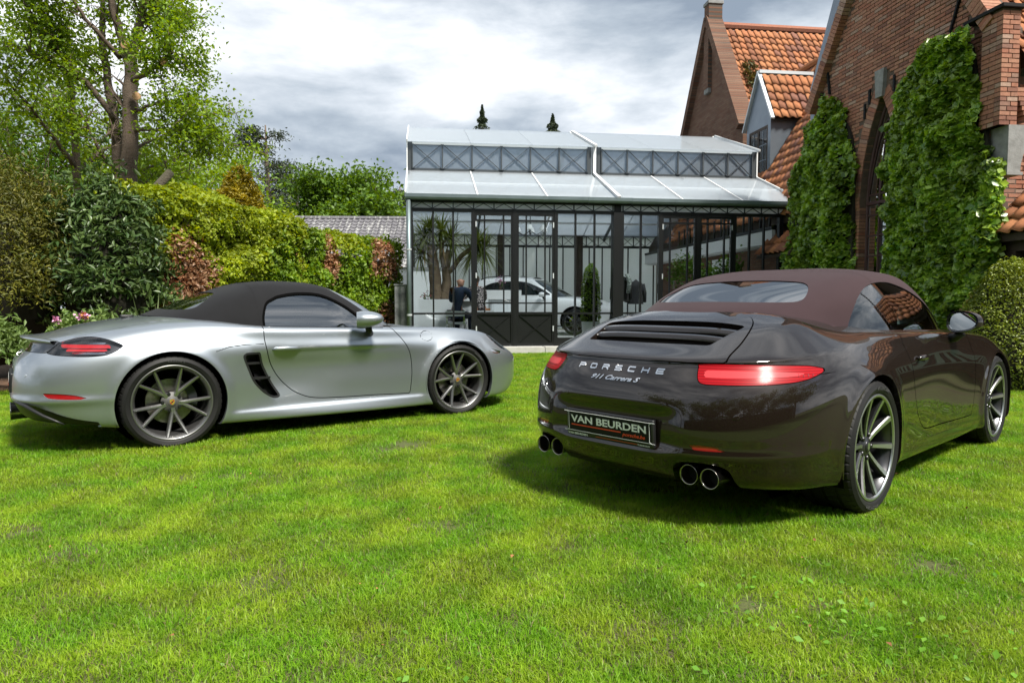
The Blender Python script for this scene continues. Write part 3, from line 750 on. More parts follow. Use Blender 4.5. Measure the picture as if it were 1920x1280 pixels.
# voussoirs round the arch
rr = ((AAP - ASP) ** 2 + AW ** 2) / (2 * AW); n = 30
for sg in (1, -1):
    for k in range(n):
        a0 = math.asin((AAP - ASP) / rr) * (k + .06) / n; a1 = math.asin((AAP - ASP) / rr) * (k + .94) / n; pts = []
        for a, q in ((a0, rr), (a1, rr), (a1, rr + .22), (a0, rr + .22)): pts.append((TC + .10 + sg * (q * math.cos(a) - rr + AW), ASP + q * math.sin(a)))
        mk('arch_brick', prism(pts, GS - .012 - .008 * random.random(), GS + .13, 'yz'), M['brick'], house)
tk = TC + .10
mk('keystone', prism([(tk - .085, AAP - .06), (tk + .085, AAP - .06), (tk + .12, AAP + .40), (tk - .12, AAP + .40)], GS - .07, GS + .05, 'yz'), M['stone'], house)
for dt, dz in ((.30, -.1), (.42, -.32), (-.33, -.05)): mk('iron_anchor', box(GS - .04, GS - .015, tk + dt - .02, tk + dt + .02, AAP + dz, AAP + dz + .26), M['blackwin'], house)
for tt, zz, a in ((T1 - .55, 5.05, .25), (T1 - 1.0, 6.75, .1), (T0 + .75, 5.05, -.5), (T1 - .18, 4.7, -.3)): 
    mk('iron_anchor', bar((GS - .03, tt, zz), (GS - .03, tt + .35 * math.sin(a), zz + .45), .05, .03), M['blackwin'], house)
# the tall pointed window
win = empty('window', (0, 0, 0)); win.parent = house
wp = [(tk - AW + .03, .6)] + [(t + .03, z) for t, z in left_arc[::1]] + [(t - .03, z) for t, z in right_arc[::-1]] + [(tk + AW - .03, .6)]
wp = [(tk + AW - .02, .6)] + [(t - .02, z) for t, z in right_arc] + [(t + .02, z) for t, z in left_arc[::-1][1:]] + [(tk - AW + .02, .6)]
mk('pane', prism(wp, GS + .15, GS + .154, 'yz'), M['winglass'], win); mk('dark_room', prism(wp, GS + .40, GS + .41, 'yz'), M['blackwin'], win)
fpath = [(GS + .14, t, z) for t, z in wp]; mk('frame', tube(fpath, .028, 8), M['maroon'], win)
for dt in (-.17, .17): mk('mullion', bar((GS + .138, tk + dt, .6), (GS + .138, tk + dt, ASP + .75), .03, .035), M['maroon'], win)
for k in range(7): mk('glazing_bar', bar((GS + .135, tk - AW + .03, .8 + k * .36), (GS + .135, tk + AW - .03, .8 + k * .36), .022, .025), M['maroon'], win)
mk('transom', bar((GS + .125, tk - AW + .03, ASP + .06), (GS + .125, tk + AW - .03, ASP + .06), .05, .05), M['maroon'], win)
for sg in (1, -1):
    c = []
    for k in range(9):
        a = k / 8; c.append((GS + .135, tk + sg * (.50 - .34 * a - .16 * a * a) * .98, ASP + .1 + 1.35 * math.sin(a * 1.35) / math.sin(1.35)))
    mk('tracery', tube(c, .014, 6), M['maroon'], win)
    c = [(GS + .135, tk + sg * (.0 + .17 * k / 6), ASP + 1.25 - 1.15 * (k / 6) ** 2) for k in range(7)]; mk('tracery', tube(c, .014, 6), M['maroon'], win)
# verge of the gable: brick edge and zinc flashing
for sg, te in ((1, T1), (-1, T0)):
    p0, p1 = (GS + .03, te + (.05 if sg > 0 else -.05), ZE), (GS + .03, TC, ZA + .10)
    d = np.array(p1) - np.array(p0); L_ = np.linalg.norm(d); n = int(L_ / .065); parts = []
    for k in range(n):
        q0 = np.array(p0) + d * (k + .06) / n; q1 = np.array(p0) + d * (k + .94) / n; o_ = .01 * random.random()
        parts.append(bar(q0 + [-.02 - o_, 0, 0], q1 + [-.02 - o_, 0, 0], .30, .21))
    for VF in parts[:60]: mk('verge_brick', VF, M['brick'], house)
mk('zinc_flashing', prism([(T1 - .02, 5.25), (T1 + .28, 5.35), (T1 - .50, 6.95), (T1 - .72, 6.72)], GS + .05, GS + .09, 'yz'), M['zinc'], house)
mk('zinc_flashing', prism([(T1 + .12, 4.5), (T1 + .24, 4.5), (T1 + .28, 5.34), (T1 + .05, 5.27)], GS + .06, GS + .10, 'yz'), M['zinc'], house)

# ---------------- pantiles
def pantile(w=.235, l=.345, th=.014):
    V = []; n = 7
    for j in range(3):
        v = j / 2 * l
        for i in range(n):
            u = i / (n - 1); zz = .030 * math.sin(u * 2 * math.pi * .92 + .35) + .010 * u
            V.append((u * w, v, zz + (l - v) * .10))
    V = np.array(V); W = V - [0, 0, th]; F = []
    for j in range(2):
        for i in range(n - 1):
            a = j * n + i; F.append((a, a + 1, a + n + 1, a + n))
    for i in range(n - 1): F.append((i + 3 * n, i + 1 + 3 * n, i + 1, i))
    return np.concatenate([V, W[:n], ]), [tuple(q) for q in F if max(q) < 3 * n] + [(3 * n + i, 3 * n + i + 1, i + 1, i) for i in range(n - 1)]
TVF = pantile(); tile_me = mesh('roof_tile', TVF[0], TVF[1], M['tile'], smooth=True)
def tile_roof(roof, o, du, dv, nu, nv, mask=None, pu=.205, pv=.275, sep=None):
    """rows of pantiles; o: lower left corner, du: along the eaves, dv: up the slope"""
    o, du, dv = (np.array(q, float) for q in (o, du, dv)); du /= np.linalg.norm(du); dv /= np.linalg.norm(dv); nn = np.cross(du, dv); Mx = np.stack([du, dv, nn], 1); rest = []
    for j in range(nv):
        for i in range(nu):
            p = o + du * pu * i + dv * pv * j
            if mask and not mask(p + du * .1 + dv * .14): continue
            yield_ = sep is None or sep(i, j)
            p = p + nn * random.uniform(.0, .008)
            if yield_:
                t = obj('roof_tile', tile_me, roof); a = random.uniform(-.02, .02)
                Rz = np.array([[math.cos(a), -math.sin(a), 0], [math.sin(a), math.cos(a), 0], [0, 0, 1]]); A = Mx @ Rz
                t.matrix_local = Matrix([[*A[0], p[0]], [*A[1], p[1]], [*A[2], p[2]], [0, 0, 0, 1]])
            else: rest.append((TVF[0] @ Mx.T + p, TVF[1]))
    if rest:
        q = mk('tile_field', join(rest), M['tile'], roof, smooth=True); q['kind'] = 'stuff'
# link wing roof (faces the glass house): rises from s 8.1 towards the ridge at s 10.98
LS, LZ, LSL = 8.12, 2.98, 1.6
lr = mk('roof', prism([(LS, LZ - .03), (10.98, LZ + (10.98 - LS) * LSL - .03), (10.98, LZ - .2), (LS, LZ - .2)], -.9, 9.0), M['oak'], house)
Ls = math.hypot(1, LSL)
def lmask(p): 
    s, t, z = p
    if 2.25 < t < 3.66 and s > 8.98 and z < 6.95: return False
    return True
tile_roof(lr, (LS - .05, 7.2, LZ - .05), (0, -1, 0), (1, 0, LSL), 40, 19, lmask, sep=lambda i, j: (i > 20 and 2 < j < 15 and i < 32))
mk('ridge_cap', tube([(10.98, t, LZ + (10.98 - LS) * LSL + .02) for t in np.linspace(-1, 9, 30)], .11, 8), M['tile'], lr)
# rear wing
RG, RT0, RT1, RTC, RE, RA = 9.15, 4.15, 8.75, 6.5, 5.9, 9.55
rw_ = mk('wall', prism([(RT0, 0), (RT1, 0), (RT1, RE), (RTC, RA), (RT0, RE)], RG, RG + .35, 'yz'), M['farbrick'], house)
for te in (RT0, RT1): mk('verge', bar((RG + .08, te, RE + .02), (RG + .08, RTC, RA + .24), .50, .22), M['farbrick'], house)
ch = mk('chimney', bbox_(RG - .12, RG + .32, RTC - .17, RTC + .17, RA - 1.9, RA + .62, .01), M['farbrick'], house); mk('chimney_cap', bbox_(RG - .15, RG + .35, RTC - .20, RTC + .20, RA + .62, RA + .72, .015), M['stone'], ch); mk('chimney_corbel', bbox_(RG - .10, RG, RTC - .16, RTC + .16, RA - 2.05, RA - 1.9, .01), M['stone'], ch)
rsl = (RA - RE) / (RTC - RT0)
rr_ = mk('roof', prism([(RT0 - .15, RE - .3), (RTC, RA - .1), (RT1 + .1, RE - .3)], RG + .3, 16.5, 'yz'), M['oak'], house)
def rmask(p):
    s, t, z = p; zl = LZ + (s - LS) * LSL; return z > min(zl, LZ + (10.98 - LS) * LSL) - .3 or s > 11.2
tile_roof(rr_, (RG + .33, RT0 - .20, RE - .23), (1, 0, 0), (0, 1, rsl), 33, 16, rmask, sep=lambda i, j: i < 20 and j > 5)
mk('ridge_cap', tube([(s, RTC, RA + .04) for s in np.linspace(RG + .4, 16.4, 34)], .12, 8), M['brick'], rr_)
mk('gutter_end', box(RG + .25, RG + .75, RT0 - .30, RT0 - .1, RE - .35, RE - .22), M['lead'], rr_)
# dormer
dm = empty('dormer', (0, 0, 0)); dm.parent = house
D0, D1, DS, DE, DA = 2.33, 3.61, 9.0, 5.80, 6.98; DC = (D0 + D1) / 2
mk('gable_front', prism([(D0, 4.2), (D0, DE), (DC, DA - .03), (D1, DE), (D1, 4.2), (D1 - .14, 4.2), (D1 - .14, 5.55), (D0 + .14, 5.55), (D0 + .14, 4.2)], DS, DS + .05, 'yz'), M['zinc'], dm)
mk('cheek', prism([(DS + .051, 4.2), (DS + .051, DE), (9.9, DE)], D0, D0 + .05), M['zinc'], dm); mk('cheek', prism([(DS + .051, 4.2), (DS + .051, DE), (9.9, DE)], D1 - .05, D1), M['zinc'], dm)
wd = mk('window', box(DS + .02, DS + .06, D0 + .14, D1 - .14, 4.25, 5.55), M['oak'], dm)
for a, b in ((D0 + .20, DC - .04), (DC + .04, D1 - .20)):
    mk('pane', box(DS + .012, DS + .0185, a, b, 4.33, 5.48), M['winglass'], wd); mk('curtain', box(DS + .0605, DS + .07, a, b, 4.33, 5.48), M['curtain'], wd)
    # sash stands proud with bars
    for zz in (4.31, 4.70, 5.09, 5.49): mk('glazing_bar', box(DS + .004, DS + .012, a, b, zz - .012, zz + .012), M['oak'] if zz in (4.31, 5.49) else M['zinc'], wd)
    mk('glazing_bar', box(DS + .003, DS + .011, (a + b) / 2 - .01, (a + b) / 2 + .01, 4.33, 5.48), M['zinc'], wd)
wd.data = mesh('window', *join([box(DS + .0, DS + .06, D0 + .14, D0 + .20, 4.25, 5.55), box(DS + .0, DS + .06, D1 - .20, D1 - .14, 4.25, 5.55), box(DS + .0, DS + .06, DC - .04, DC + .04, 4.25, 5.55), box(DS + .001, DS + .06, D0 + .2, D1 - .2, 5.48, 5.55), box(DS + .001, DS + .06, D0 + .2, D1 - .2, 4.25, 4.33)]), M['oak'])
dsl = (DA - DE) / (DC - D0); dro = mk('dormer_roof', prism([(D0 - .12, DE - .18), (DC, DA - .05), (D1 + .12, DE - .18)], DS + .04, 10.6, 'yz'), M['oak'], dm)
tile_roof(dro, (DS + .02, D0 - .14, DE - .15), (1, 0, 0), (0, 1, dsl), 8, 5)
mk('ridge_flashing', box(DS - .04, 10.45, DC - .09, DC + .09, DA - .01, DA + .07), M['lead'], dm)
for te in (D0, D1): mk('verge_flashing', bar((DS - .02, te + (-.14 if te == D0 else .14), DE - .16), (DS - .02, DC, DA + .02), .10, .05), M['lead'], dm)
mk('valley_flashing', bar((9.85, D0 - .16, 5.72), (10.55, D0 - .12 + .55, 6.8), .12, .03), M['lead'], dm)
mk('valley_flashing', bar((DS + .06, D0 - .06, 4.30), (9.86, D0 - .06, 5.74), .11, .05), M['lead'], dm)
# main roof towards the camera, stack and corbel at its foot
ms = (ZA - ZE) / ((T1 - T0) / 2)
mr = mk('roof', prism([(T0 - .25, ZE - .55), (TC, ZA - .12), (T1 + .2, ZE - .45)], GS + .46, 16, 'yz'), M['oak'], house)
tile_roof(mr, (GS + .25, T0 - .33, ZE - .60), (1, 0, 0), (0, 1, ms), 22, 13, sep=lambda i, j: i < 5 and j < 7)
SX0, SX1, ST0, ST1 = 7.98, 8.24, -5.74, -5.40
stack = mk('brick_stack', box(SX0 + .01, SX1 - .01, ST0 + .01, ST1, 3.45, 4.98), M['mortar'], house)
z = 3.45; row = 0
while z < 4.94:
    if row % 2: L1 = [(SX0, SX0 + .095), (SX0 + .107, SX1)]
    else: L1 = [(SX0, SX0 + .15), (SX0 + .162, SX1)]
    for a, b in L1: mk('brick', box(a, b, ST0 - .002 * random.random(), ST0 + .1, z, z + .051), M['brick'], stack)
    for a, b in ([(ST0 + .102, ST1)] if row % 2 else [(ST0 + .102, ST0 + .2), (ST0 + .212, ST1)]): mk('brick', box(SX0 - .002, SX1, a, b, z, z + .051), M['brick'], stack)
    row += 1; z += .063
mk('stack_cap', bbox_(SX0 - .05, SX1 + .05, ST0 - .05, ST1 + .3, 4.98, 5.03, .008), M['blackwin'], stack)
for k in range(7): mk('brick', box(SX1 - .03 + k * .025, SX1 + .26, ST0 + .01 - .004 * k, ST1, 3.90 - k * .063, 3.951 - k * .063), M['brick'], stack)
cb_ = spoly([(8.12, 3.45), (8.12, 3.45), (8.12, 2.82), (8.12, 2.82), (8.32, 2.82), (8.32, 2.82), (8.33, 2.95), (8.40, 3.15), (8.58, 3.34), (8.70, 3.40), (8.70, 3.45), (8.70, 3.45)], 5)
mk('corbel', prism([tuple(p) for p in cb_], T0 - .30, T0 + .02), M['stone'], house); mk('corbel_foot', box(8.10, 8.34, T0 - .32, T0 + .0, 2.78, 2.82), M['stone'], house)
mk('flashing', prism([(8.42, 3.95), (8.50, 3.95), (8.62, 3.55), (8.50, 3.55)], T0 - .36, T0 - .31), M['lead'], house)
# porch roof against the front wall
pr_ = mk('porch_roof', prism([(8.10, 1.98), (9.40, 3.28), (9.40, 3.18), (8.10, 1.88)], -9.6, -5.47), M['oak'], house)
tile_roof(pr_, (8.05, -5.50, 1.98), (0, -1, 0), (1, 0, 1), 20, 6, sep=lambda i, j: i < 5)
mk('porch_beam', box(8.22, 8.36, -9.5, -5.47, 1.75, 1.95), M['oak'], house); mk('wall', box(9.30, 9.6, -9.6, -5.47, 0, 3.1), M['farbrick'], house)
for t in (-5.75, -7.4, -9.3): mk('porch_post', bbox_(8.22, 8.38, t - .08, t + .08, 0, 1.75, .01), M['oak'], house)
mk('brick_pier', box(7.97, 8.12, -5.9, -5.44, 0, 1.22), M['mortar'], house)
pier = house.children[-1]
for r_ in range(19):
    z = .02 + r_ * .064; ofs = 0 if r_ % 2 else .1; st = max(0, (r_ - 12)) * .05
    for k in range(3):
        a = 7.60 + st + k * .222 - ofs; b = min(a + .21, 8.13); a = max(a, 7.60 + st)
        if b - a > .04: mk('brick', box(a, b, -5.915, -5.5, z, z + .051), M['brick'], pier)
# small tiled eave beside the left creeper
sr = mk('eave_roof', prism([(7.78, 2.08), (8.12, 2.50), (8.12, 2.42), (7.78, 2.02)], -.85, .55), M['oak'], house); tile_roof(sr, (7.74, .50, 2.10), (0, -1, 0), (.34, 0, .42), 6, 2)
# ================================================================== the glass house
gh = empty('glass_house', BO, BZ, 'black framed glass conservatory with white lantern roof between hedge and brick house', 'conservatory')
M['frame'] = mat('black_steel', (0.007, 0.0075, 0.0085), .42, .2, bump=(120, .1, .002))
M['brace'] = mat('grey_steel', (0.060, 0.070, 0.078), .5, .3)
M['pane'] = glass('clear_pane', (.98, 1, 1), see=.97, ior=1.3)
M['lantern'] = glass('misted_pane', (.80, .87, .95), see=.85, ior=1.5, haze=(.38, (.55, .64, .74)))
M['sheet'] = glass('milky_roof_sheet', (.90, .95, 1.0), see=.95, ior=1.5, rough=.08, haze=(.30, (.74, .79, .83)))
M['frost'] = glass('frosted_panel', (.9, .93, .92), see=.8, ior=1.3, haze=(.93, (.94, .96, .95), .72))
M['whitetrim'] = mat('white_trim', (0.78, 0.79, 0.79), .5)
M['gutterm'] = mat('zinc_gutter', (0.20, 0.25, 0.26), .42, .6, var=(4, (.14, .18, .19), .25))
M['plinth'] = mat('pale_stone', (0.52, 0.51, 0.48), .8, var=(8, (.42, .41, .38), .2), bump=(50, .2, .005))
GL, GD, EZ, ZB = 8.40, 9.0, 3.20, .14
def gm(name, VF, m, parent=gh, **k): return mk(name, VF, m, parent, **k)
def fbar(name, p0, p1, w, d, m=None, parent=gh): return mk(name, bar(p0, p1, w, d), m or M['frame'], parent)
flo = gm('floor', box(0, GL, .1, GD, 0, ZB - .02), mat('grey_floor', (.58, .57, .54), .35, var=(3, (.50, .49, .46), .2)))
pl_ = gm('plinth', box(-.05, GL, -.32, .10, 0, ZB - .03), M['plinth'])
for k in range(9): gm('plinth_stone', bbox_(-.05 + k * .94, .87 + k * .94, -.34, .10, .0, ZB - .004 * random.random(), .008), M['plinth'], pl_)
POST = [(.05, .07), (1.31, .075), (2.175, .085), (3.04, .075), (4.37, .22), (5.30, .065), (6.14, .07), (6.96, .07), (8.03, .09)]
for s, w in POST: gm('post', box(s - w / 2, s + w / 2, -.06 if w < .2 else -.11, .05 if w < .2 else .11, ZB, 2.93), M['frame'])
bp = gm('post', box(4.30, 4.44, -.03, .12, 2.93, EZ), M['frame'])
gm('head_beam', box(0, GL, -.055, .055, 2.90, 2.965), M['frame']); gm('head_plate', box(-.02, GL, -.07, .07, 3.085, 3.13), M['frame'])
def bay(s0, s1, mull, rail=.82, low=ZB + .05, kick=None):
    d = .0
    for m_ in mull: gm('mullion', box(m_ - .017, m_ + .017, -.04, .03, low, 2.90), M['frame'])
    edges = [s0] + list(mull) + [s1]
    for a, b in zip(edges[:-1], edges[1:]):
        gm('pane', box(a, b, -.004, .004, rail + .02, 2.90), M['pane']); gm('pane', box(a, b, -.004, .004, low, rail - .02), M['pane'])
    gm('rail', box(s0, s1, -.045, .035, rail - .02, rail + .02), M['frame']); gm('bottom_rail', box(s0, s1, -.05, .04, ZB, low), M['frame'])
    if kick: gm('kick_plate', box(s0, s1, -.03, .03, low, kick), M['frame'])
bay(.085, 1.272, (.49, .90)); bay(3.078, 4.26, (3.46, 3.87), low=ZB + .17); bay(4.48, 5.267, (4.88,)); bay(6.995, 7.985, (7.32, 7.65))
def door_leaf(s0, s1, hinge):
    d = gm('door', join([box(s0, s0 + .035, -.05, .03, ZB + .01, 2.89), box(s1 - .035, s1, -.05, .03, ZB + .01, 2.89), box(s0 + .035, s1 - .035, -.049, .029, 2.84, 2.89), box(s0 + .035, s1 - .035, -.049, .029, 2.72, 2.755), box(s0 + .035, s1 - .035, -.049, .029, .80, .85), box(s0 + .035, s1 - .035, -.049, .029, 1.02, 1.05), box(s0 + .035, s1 - .035, -.049, .029, ZB + .01, ZB + .07)]), M['frame'])
    gm('panel', box(s0 + .035, s1 - .035, -.02, .01, ZB + .07, .80), M['frame'], d)
    gm('panel_brace', bar((s0 + .05, -.028, ZB + .08), (s1 - .05, -.028, .79), .02, .012), M['frame'], d); gm('panel_brace', bar((s0 + .05, -.033, .79), (s1 - .05, -.033, ZB + .08), .02, .012), M['frame'], d)
    for k in (1, 2):
        m_ = s0 + (s1 - s0) * (.25 if k == 1 else .76); gm('mullion', box(m_ - .013, m_ + .013, -.04, .02, .85, 2.84), M['frame'], d)
    gm('pane', box(s0 + .036, s1 - .036, -.004, .004, .851, 2.719), M['pane'], d); gm('pane', box(s0 + .036, s1 - .036, -.004, .004, 2.756, 2.839), M['pane'], d)
    hs = s0 + .017 if hinge < 0 else s1 - .017
    for zz in (.45, 1.55, 2.6): gm('hinge', box(hs - .012, hs + .012, -.062, -.05, zz, zz + .11), M['lead'], d)
door_leaf(1.35, 2.13, -1); door_leaf(2.22, 3.0, 1); door_leaf(5.335, 6.10, -1); door_leaf(6.18, 6.92, 1)
# lattice band under the gutter, on a white backing
def lattice(s0, s1, n, z0, z1, t, cross, m, name='brace', w=.022, parent=gh):
    st = (s1 - s0) / n
    for k in range(n + 1): fbar('lattice_post', (s0 + k * st, t, z0), (s0 + k * st, t, z1), w, w, m, parent)
    for k in range(n):
        a, b = s0 + k * st + w * .6, s0 + (k + 1) * st - w * .6; c = (a + b) / 2
        if cross:
            fbar(name, (a, t - .006, z0), (b, t - .006, z1), w, .012, m, parent); fbar(name, (b, t + .008, z0), (a, t + .008, z1), w, .012, m, parent)
        else:
            fbar(name, (a, t, z0), (c, t, z1), w, .012, m, parent); fbar(name, (c, t + .013, z1), (b, t + .013, z0), w, .012, m, parent)
gm('white_panel', box(.02, 4.30, .02, .03, 2.966, 3.084), M['frost']); gm('white_panel', box(4.44, GL, .02, .03, 2.966, 3.084), M['frost'])
lattice(.06, 4.26, 10, 2.97, 3.08, -.03, False, M['brace']); lattice(4.48, GL - .05, 10, 2.97, 3.08, -.03, False, M['brace'])
# gutter in lengths with joints, down pipe
gp = [(-.10, 3.225), (-.105, 3.17), (-.12, 3.135), (-.155, 3.12), (-.19, 3.135), (-.205, 3.17), (-.205, 3.232), (-.215, 3.232), (-.215, 3.165), (-.197, 3.125), (-.155, 3.108), (-.112, 3.125), (-.092, 3.165), (-.092, 3.225)]
ro = random.Random(3); s = -.06
for k in range(9):
    g_ = gm('gutter', prism(gp, s, s + .935, 'yz'), M['gutterm']); g_.location = (0, 0, -.002 * k + ro.uniform(-.002, .002)); gm('gutter_joint', (lambda VF: (VF[0], VF[1]))(prism([(a + (.006 if a > -.15 else -.006), b - (.006 if b < 3.2 else -.002)) for a, b in gp], s - .012, s + .012, 'yz')), M['gutterm'], g_); s += .94
gm('down_pipe', tube([(.0, -.15, 3.1), (.0, -.15, 1.5), (.0, -.15, .0)], .048, 16), M['gutterm'], smooth=True)
for zz in (2.1, .78): gm('pipe_bracket', tube([(.0, -.15, zz), (.0, -.15, zz + .035)], .056, 16), M['lead'])
# roof: lower slope, lantern, upper slope (front), mirrored at the back
RS = [(-.12, 3.22), (2.0, 4.10)]; US = [(1.86, 4.72), (4.45, 5.68)]
def slope(name, a, b, s0, s1, m, mirror=False, th=.012):
    f = (lambda t: GD - t) if mirror else (lambda t: t); return gm(name, bar(((s0 + s1) / 2, f(a[0]), a[1]), ((s0 + s1) / 2, f(b[0]), b[1]), s1 - s0, th), m)
for s0, s1 in ((-.05, 4.30), (4.42, GL + .05)):
    for mir in (False, True):
        for k in range(3):
            a_, b_ = s0 + (s1 - s0) * k / 3 + .004, s0 + (s1 - s0) * (k + 1) / 3 - .004
            slope('roof_sheet', RS[0], RS[1], a_, b_, M['sheet'], mir); slope('roof_sheet', US[0], US[1], a_, b_, M['sheet'], mir)
            if k: slope('roof_seam', (RS[0][0], RS[0][1] + .012), (RS[1][0], RS[1][1] + .012), a_ - .018, a_ + .010, M['whitetrim'], mir, .008)
        for q in (.48,): slope('purlin', (RS[0][0] + (RS[1][0] - RS[0][0]) * q, RS[0][1] + (RS[1][1] - RS[0][1]) * q - .02), (RS[0][0] + (RS[1][0] - RS[0][0]) * (q + .03), RS[0][1] + (RS[1][1] - RS[0][1]) * (q + .03) - .02), s0, s1, M['whitetrim'], mir, .03)
    for t in (2.0, GD - 2.0):
        gm('lantern_pane', box(s0 + .1, s1 - .1, t - .005, t + .005, 4.13, 4.70), M['lantern'])
        lattice(s0 + .11, s1 - .11, 6, 4.135, 4.69, t - .05 if t < 4 else t + .05, True, M['brace'], w=.03)
        for zz in (4.12, 4.71): gm('lantern_rail', box(s0 + .1, s1 - .1, t - .035, t + .035, zz - .025, zz + .025), M['brace'] if zz < 4.5 else M['whitetrim'])
        for a in (s0 + .06, s1 - .06): gm('lantern_post', box(a - .05, a + .05, t - .04, t + .04, 4.10, 4.74), M['brace'])
def rib(s, w, m):
    for mir in (False, True):
        f = (lambda t: GD - t) if mir else (lambda t: t)
        for a, b in (RS, US): gm('roof_rib', bar((s, f(a[0] - .05), a[1] + .02), (s, f(b[0]), b[1] + .03), w, .05), m)
        gm('roof_rib', box(s - w / 2, s + w / 2, f(2.0) - .06, f(2.0) + .06, 4.08, 4.75), m)
rib(4.36, .07, M['whitetrim']); rib(-.06, .025, M['whitetrim']); rib(GL + .06, .03, M['whitetrim'])
for s in (2.1, 6.5): fbar('rafter', (s, 0, 3.17), (s, 2.0, 4.05), .06, .09, M['brace']); fbar('rafter', (s, GD, 3.17), (s, GD - 2.0, 4.05), .06, .09, M['brace'])
for s in (2.1, 4.36, 6.5):
    fbar('tie_beam', (s, 2.0, 4.06), (s, GD - 2.0, 4.06), .07, .10, M['brace'])
# back wall: frosted panels between slim posts, lattice above
gm('back_panel', box(0, GL, GD - .01, GD, ZB, 2.9), M['frost'])
for k in range(19): gm('back_post', box(k * .46 - .018, k * .46 + .018, GD - .07, GD - .02, ZB, 2.92), M['frame'])
for s in (2.9, 5.6): gm('back_column', box(s - .11, s + .11, GD - .25, GD - .08, ZB, 3.3), M['oak'])
gm('back_beam', box(0, GL, GD - .10, GD - .02, 2.90, 2.98), M['frame']); gm('back_beam', box(0, GL, GD - .10, GD - .02, 3.30, 3.36), M['frame']); lattice(.02, GL - .02, 20, 2.98, 3.30, GD - .06, True, M['frame'], w=.03)
gm('back_strip', box(0, GL, GD - .03, GD - .022, 2.98, 3.30), M['frost'])
# left end wall
gm('end_pane', box(-.006, .006, .1, GD, ZB, 2.9), M['frost'])
for k in range(10): gm('end_post', box(-.03, .03, .1 + k * .97, .15 + k * .97, ZB, 3.1), M['frame'])
gm('end_beam', box(-.04, .04, .05, GD, 2.9, 3.1), M['frame'])
gm('end_gable', prism([(-.05, 3.15), (2.0, 4.08), (2.0, 4.7), (4.5, 5.64), (GD - 2.0, 4.7), (GD - 2.0, 4.08), (GD + .05, 3.15)], -.055, -.045, 'yz'), M['sheet'])
for a, b in (((.0, 3.17), (2.0, 4.08)), ((2.0, 4.08), (2.0, 4.72)), ((2.0, 4.72), (4.5, 5.62))): fbar('end_brace', (-.02, a[0], a[1]), (-.02, b[0], b[1]), .05, .05, M['brace'])
# right hand side: white fascia and glazed strip towards the house
gm('fascia', box(7.98, 8.06, .25, GD, 2.36, 2.66), M['whitetrim']); gm('fascia_beam', box(7.97, 8.05, .25, GD, 2.67, 2.74), M['frame'])
for k in range(14): gm('side_post', box(7.99, 8.03, .4 + k * .42, .44 + k * .42, 2.74, 3.2), M['frame'])
gm('soffit', box(8.07, 8.35, .25, GD, 2.33, 2.36), M['whitetrim'])
gm('side_door', join([box(8.2, 8.3, 3.0, 3.9, ZB, 2.2), box(8.17, 8.2, 3.08, 3.82, .35, 1.1), box(8.17, 8.2, 3.08, 3.82, 1.2, 2.05)]), M['whitetrim'])
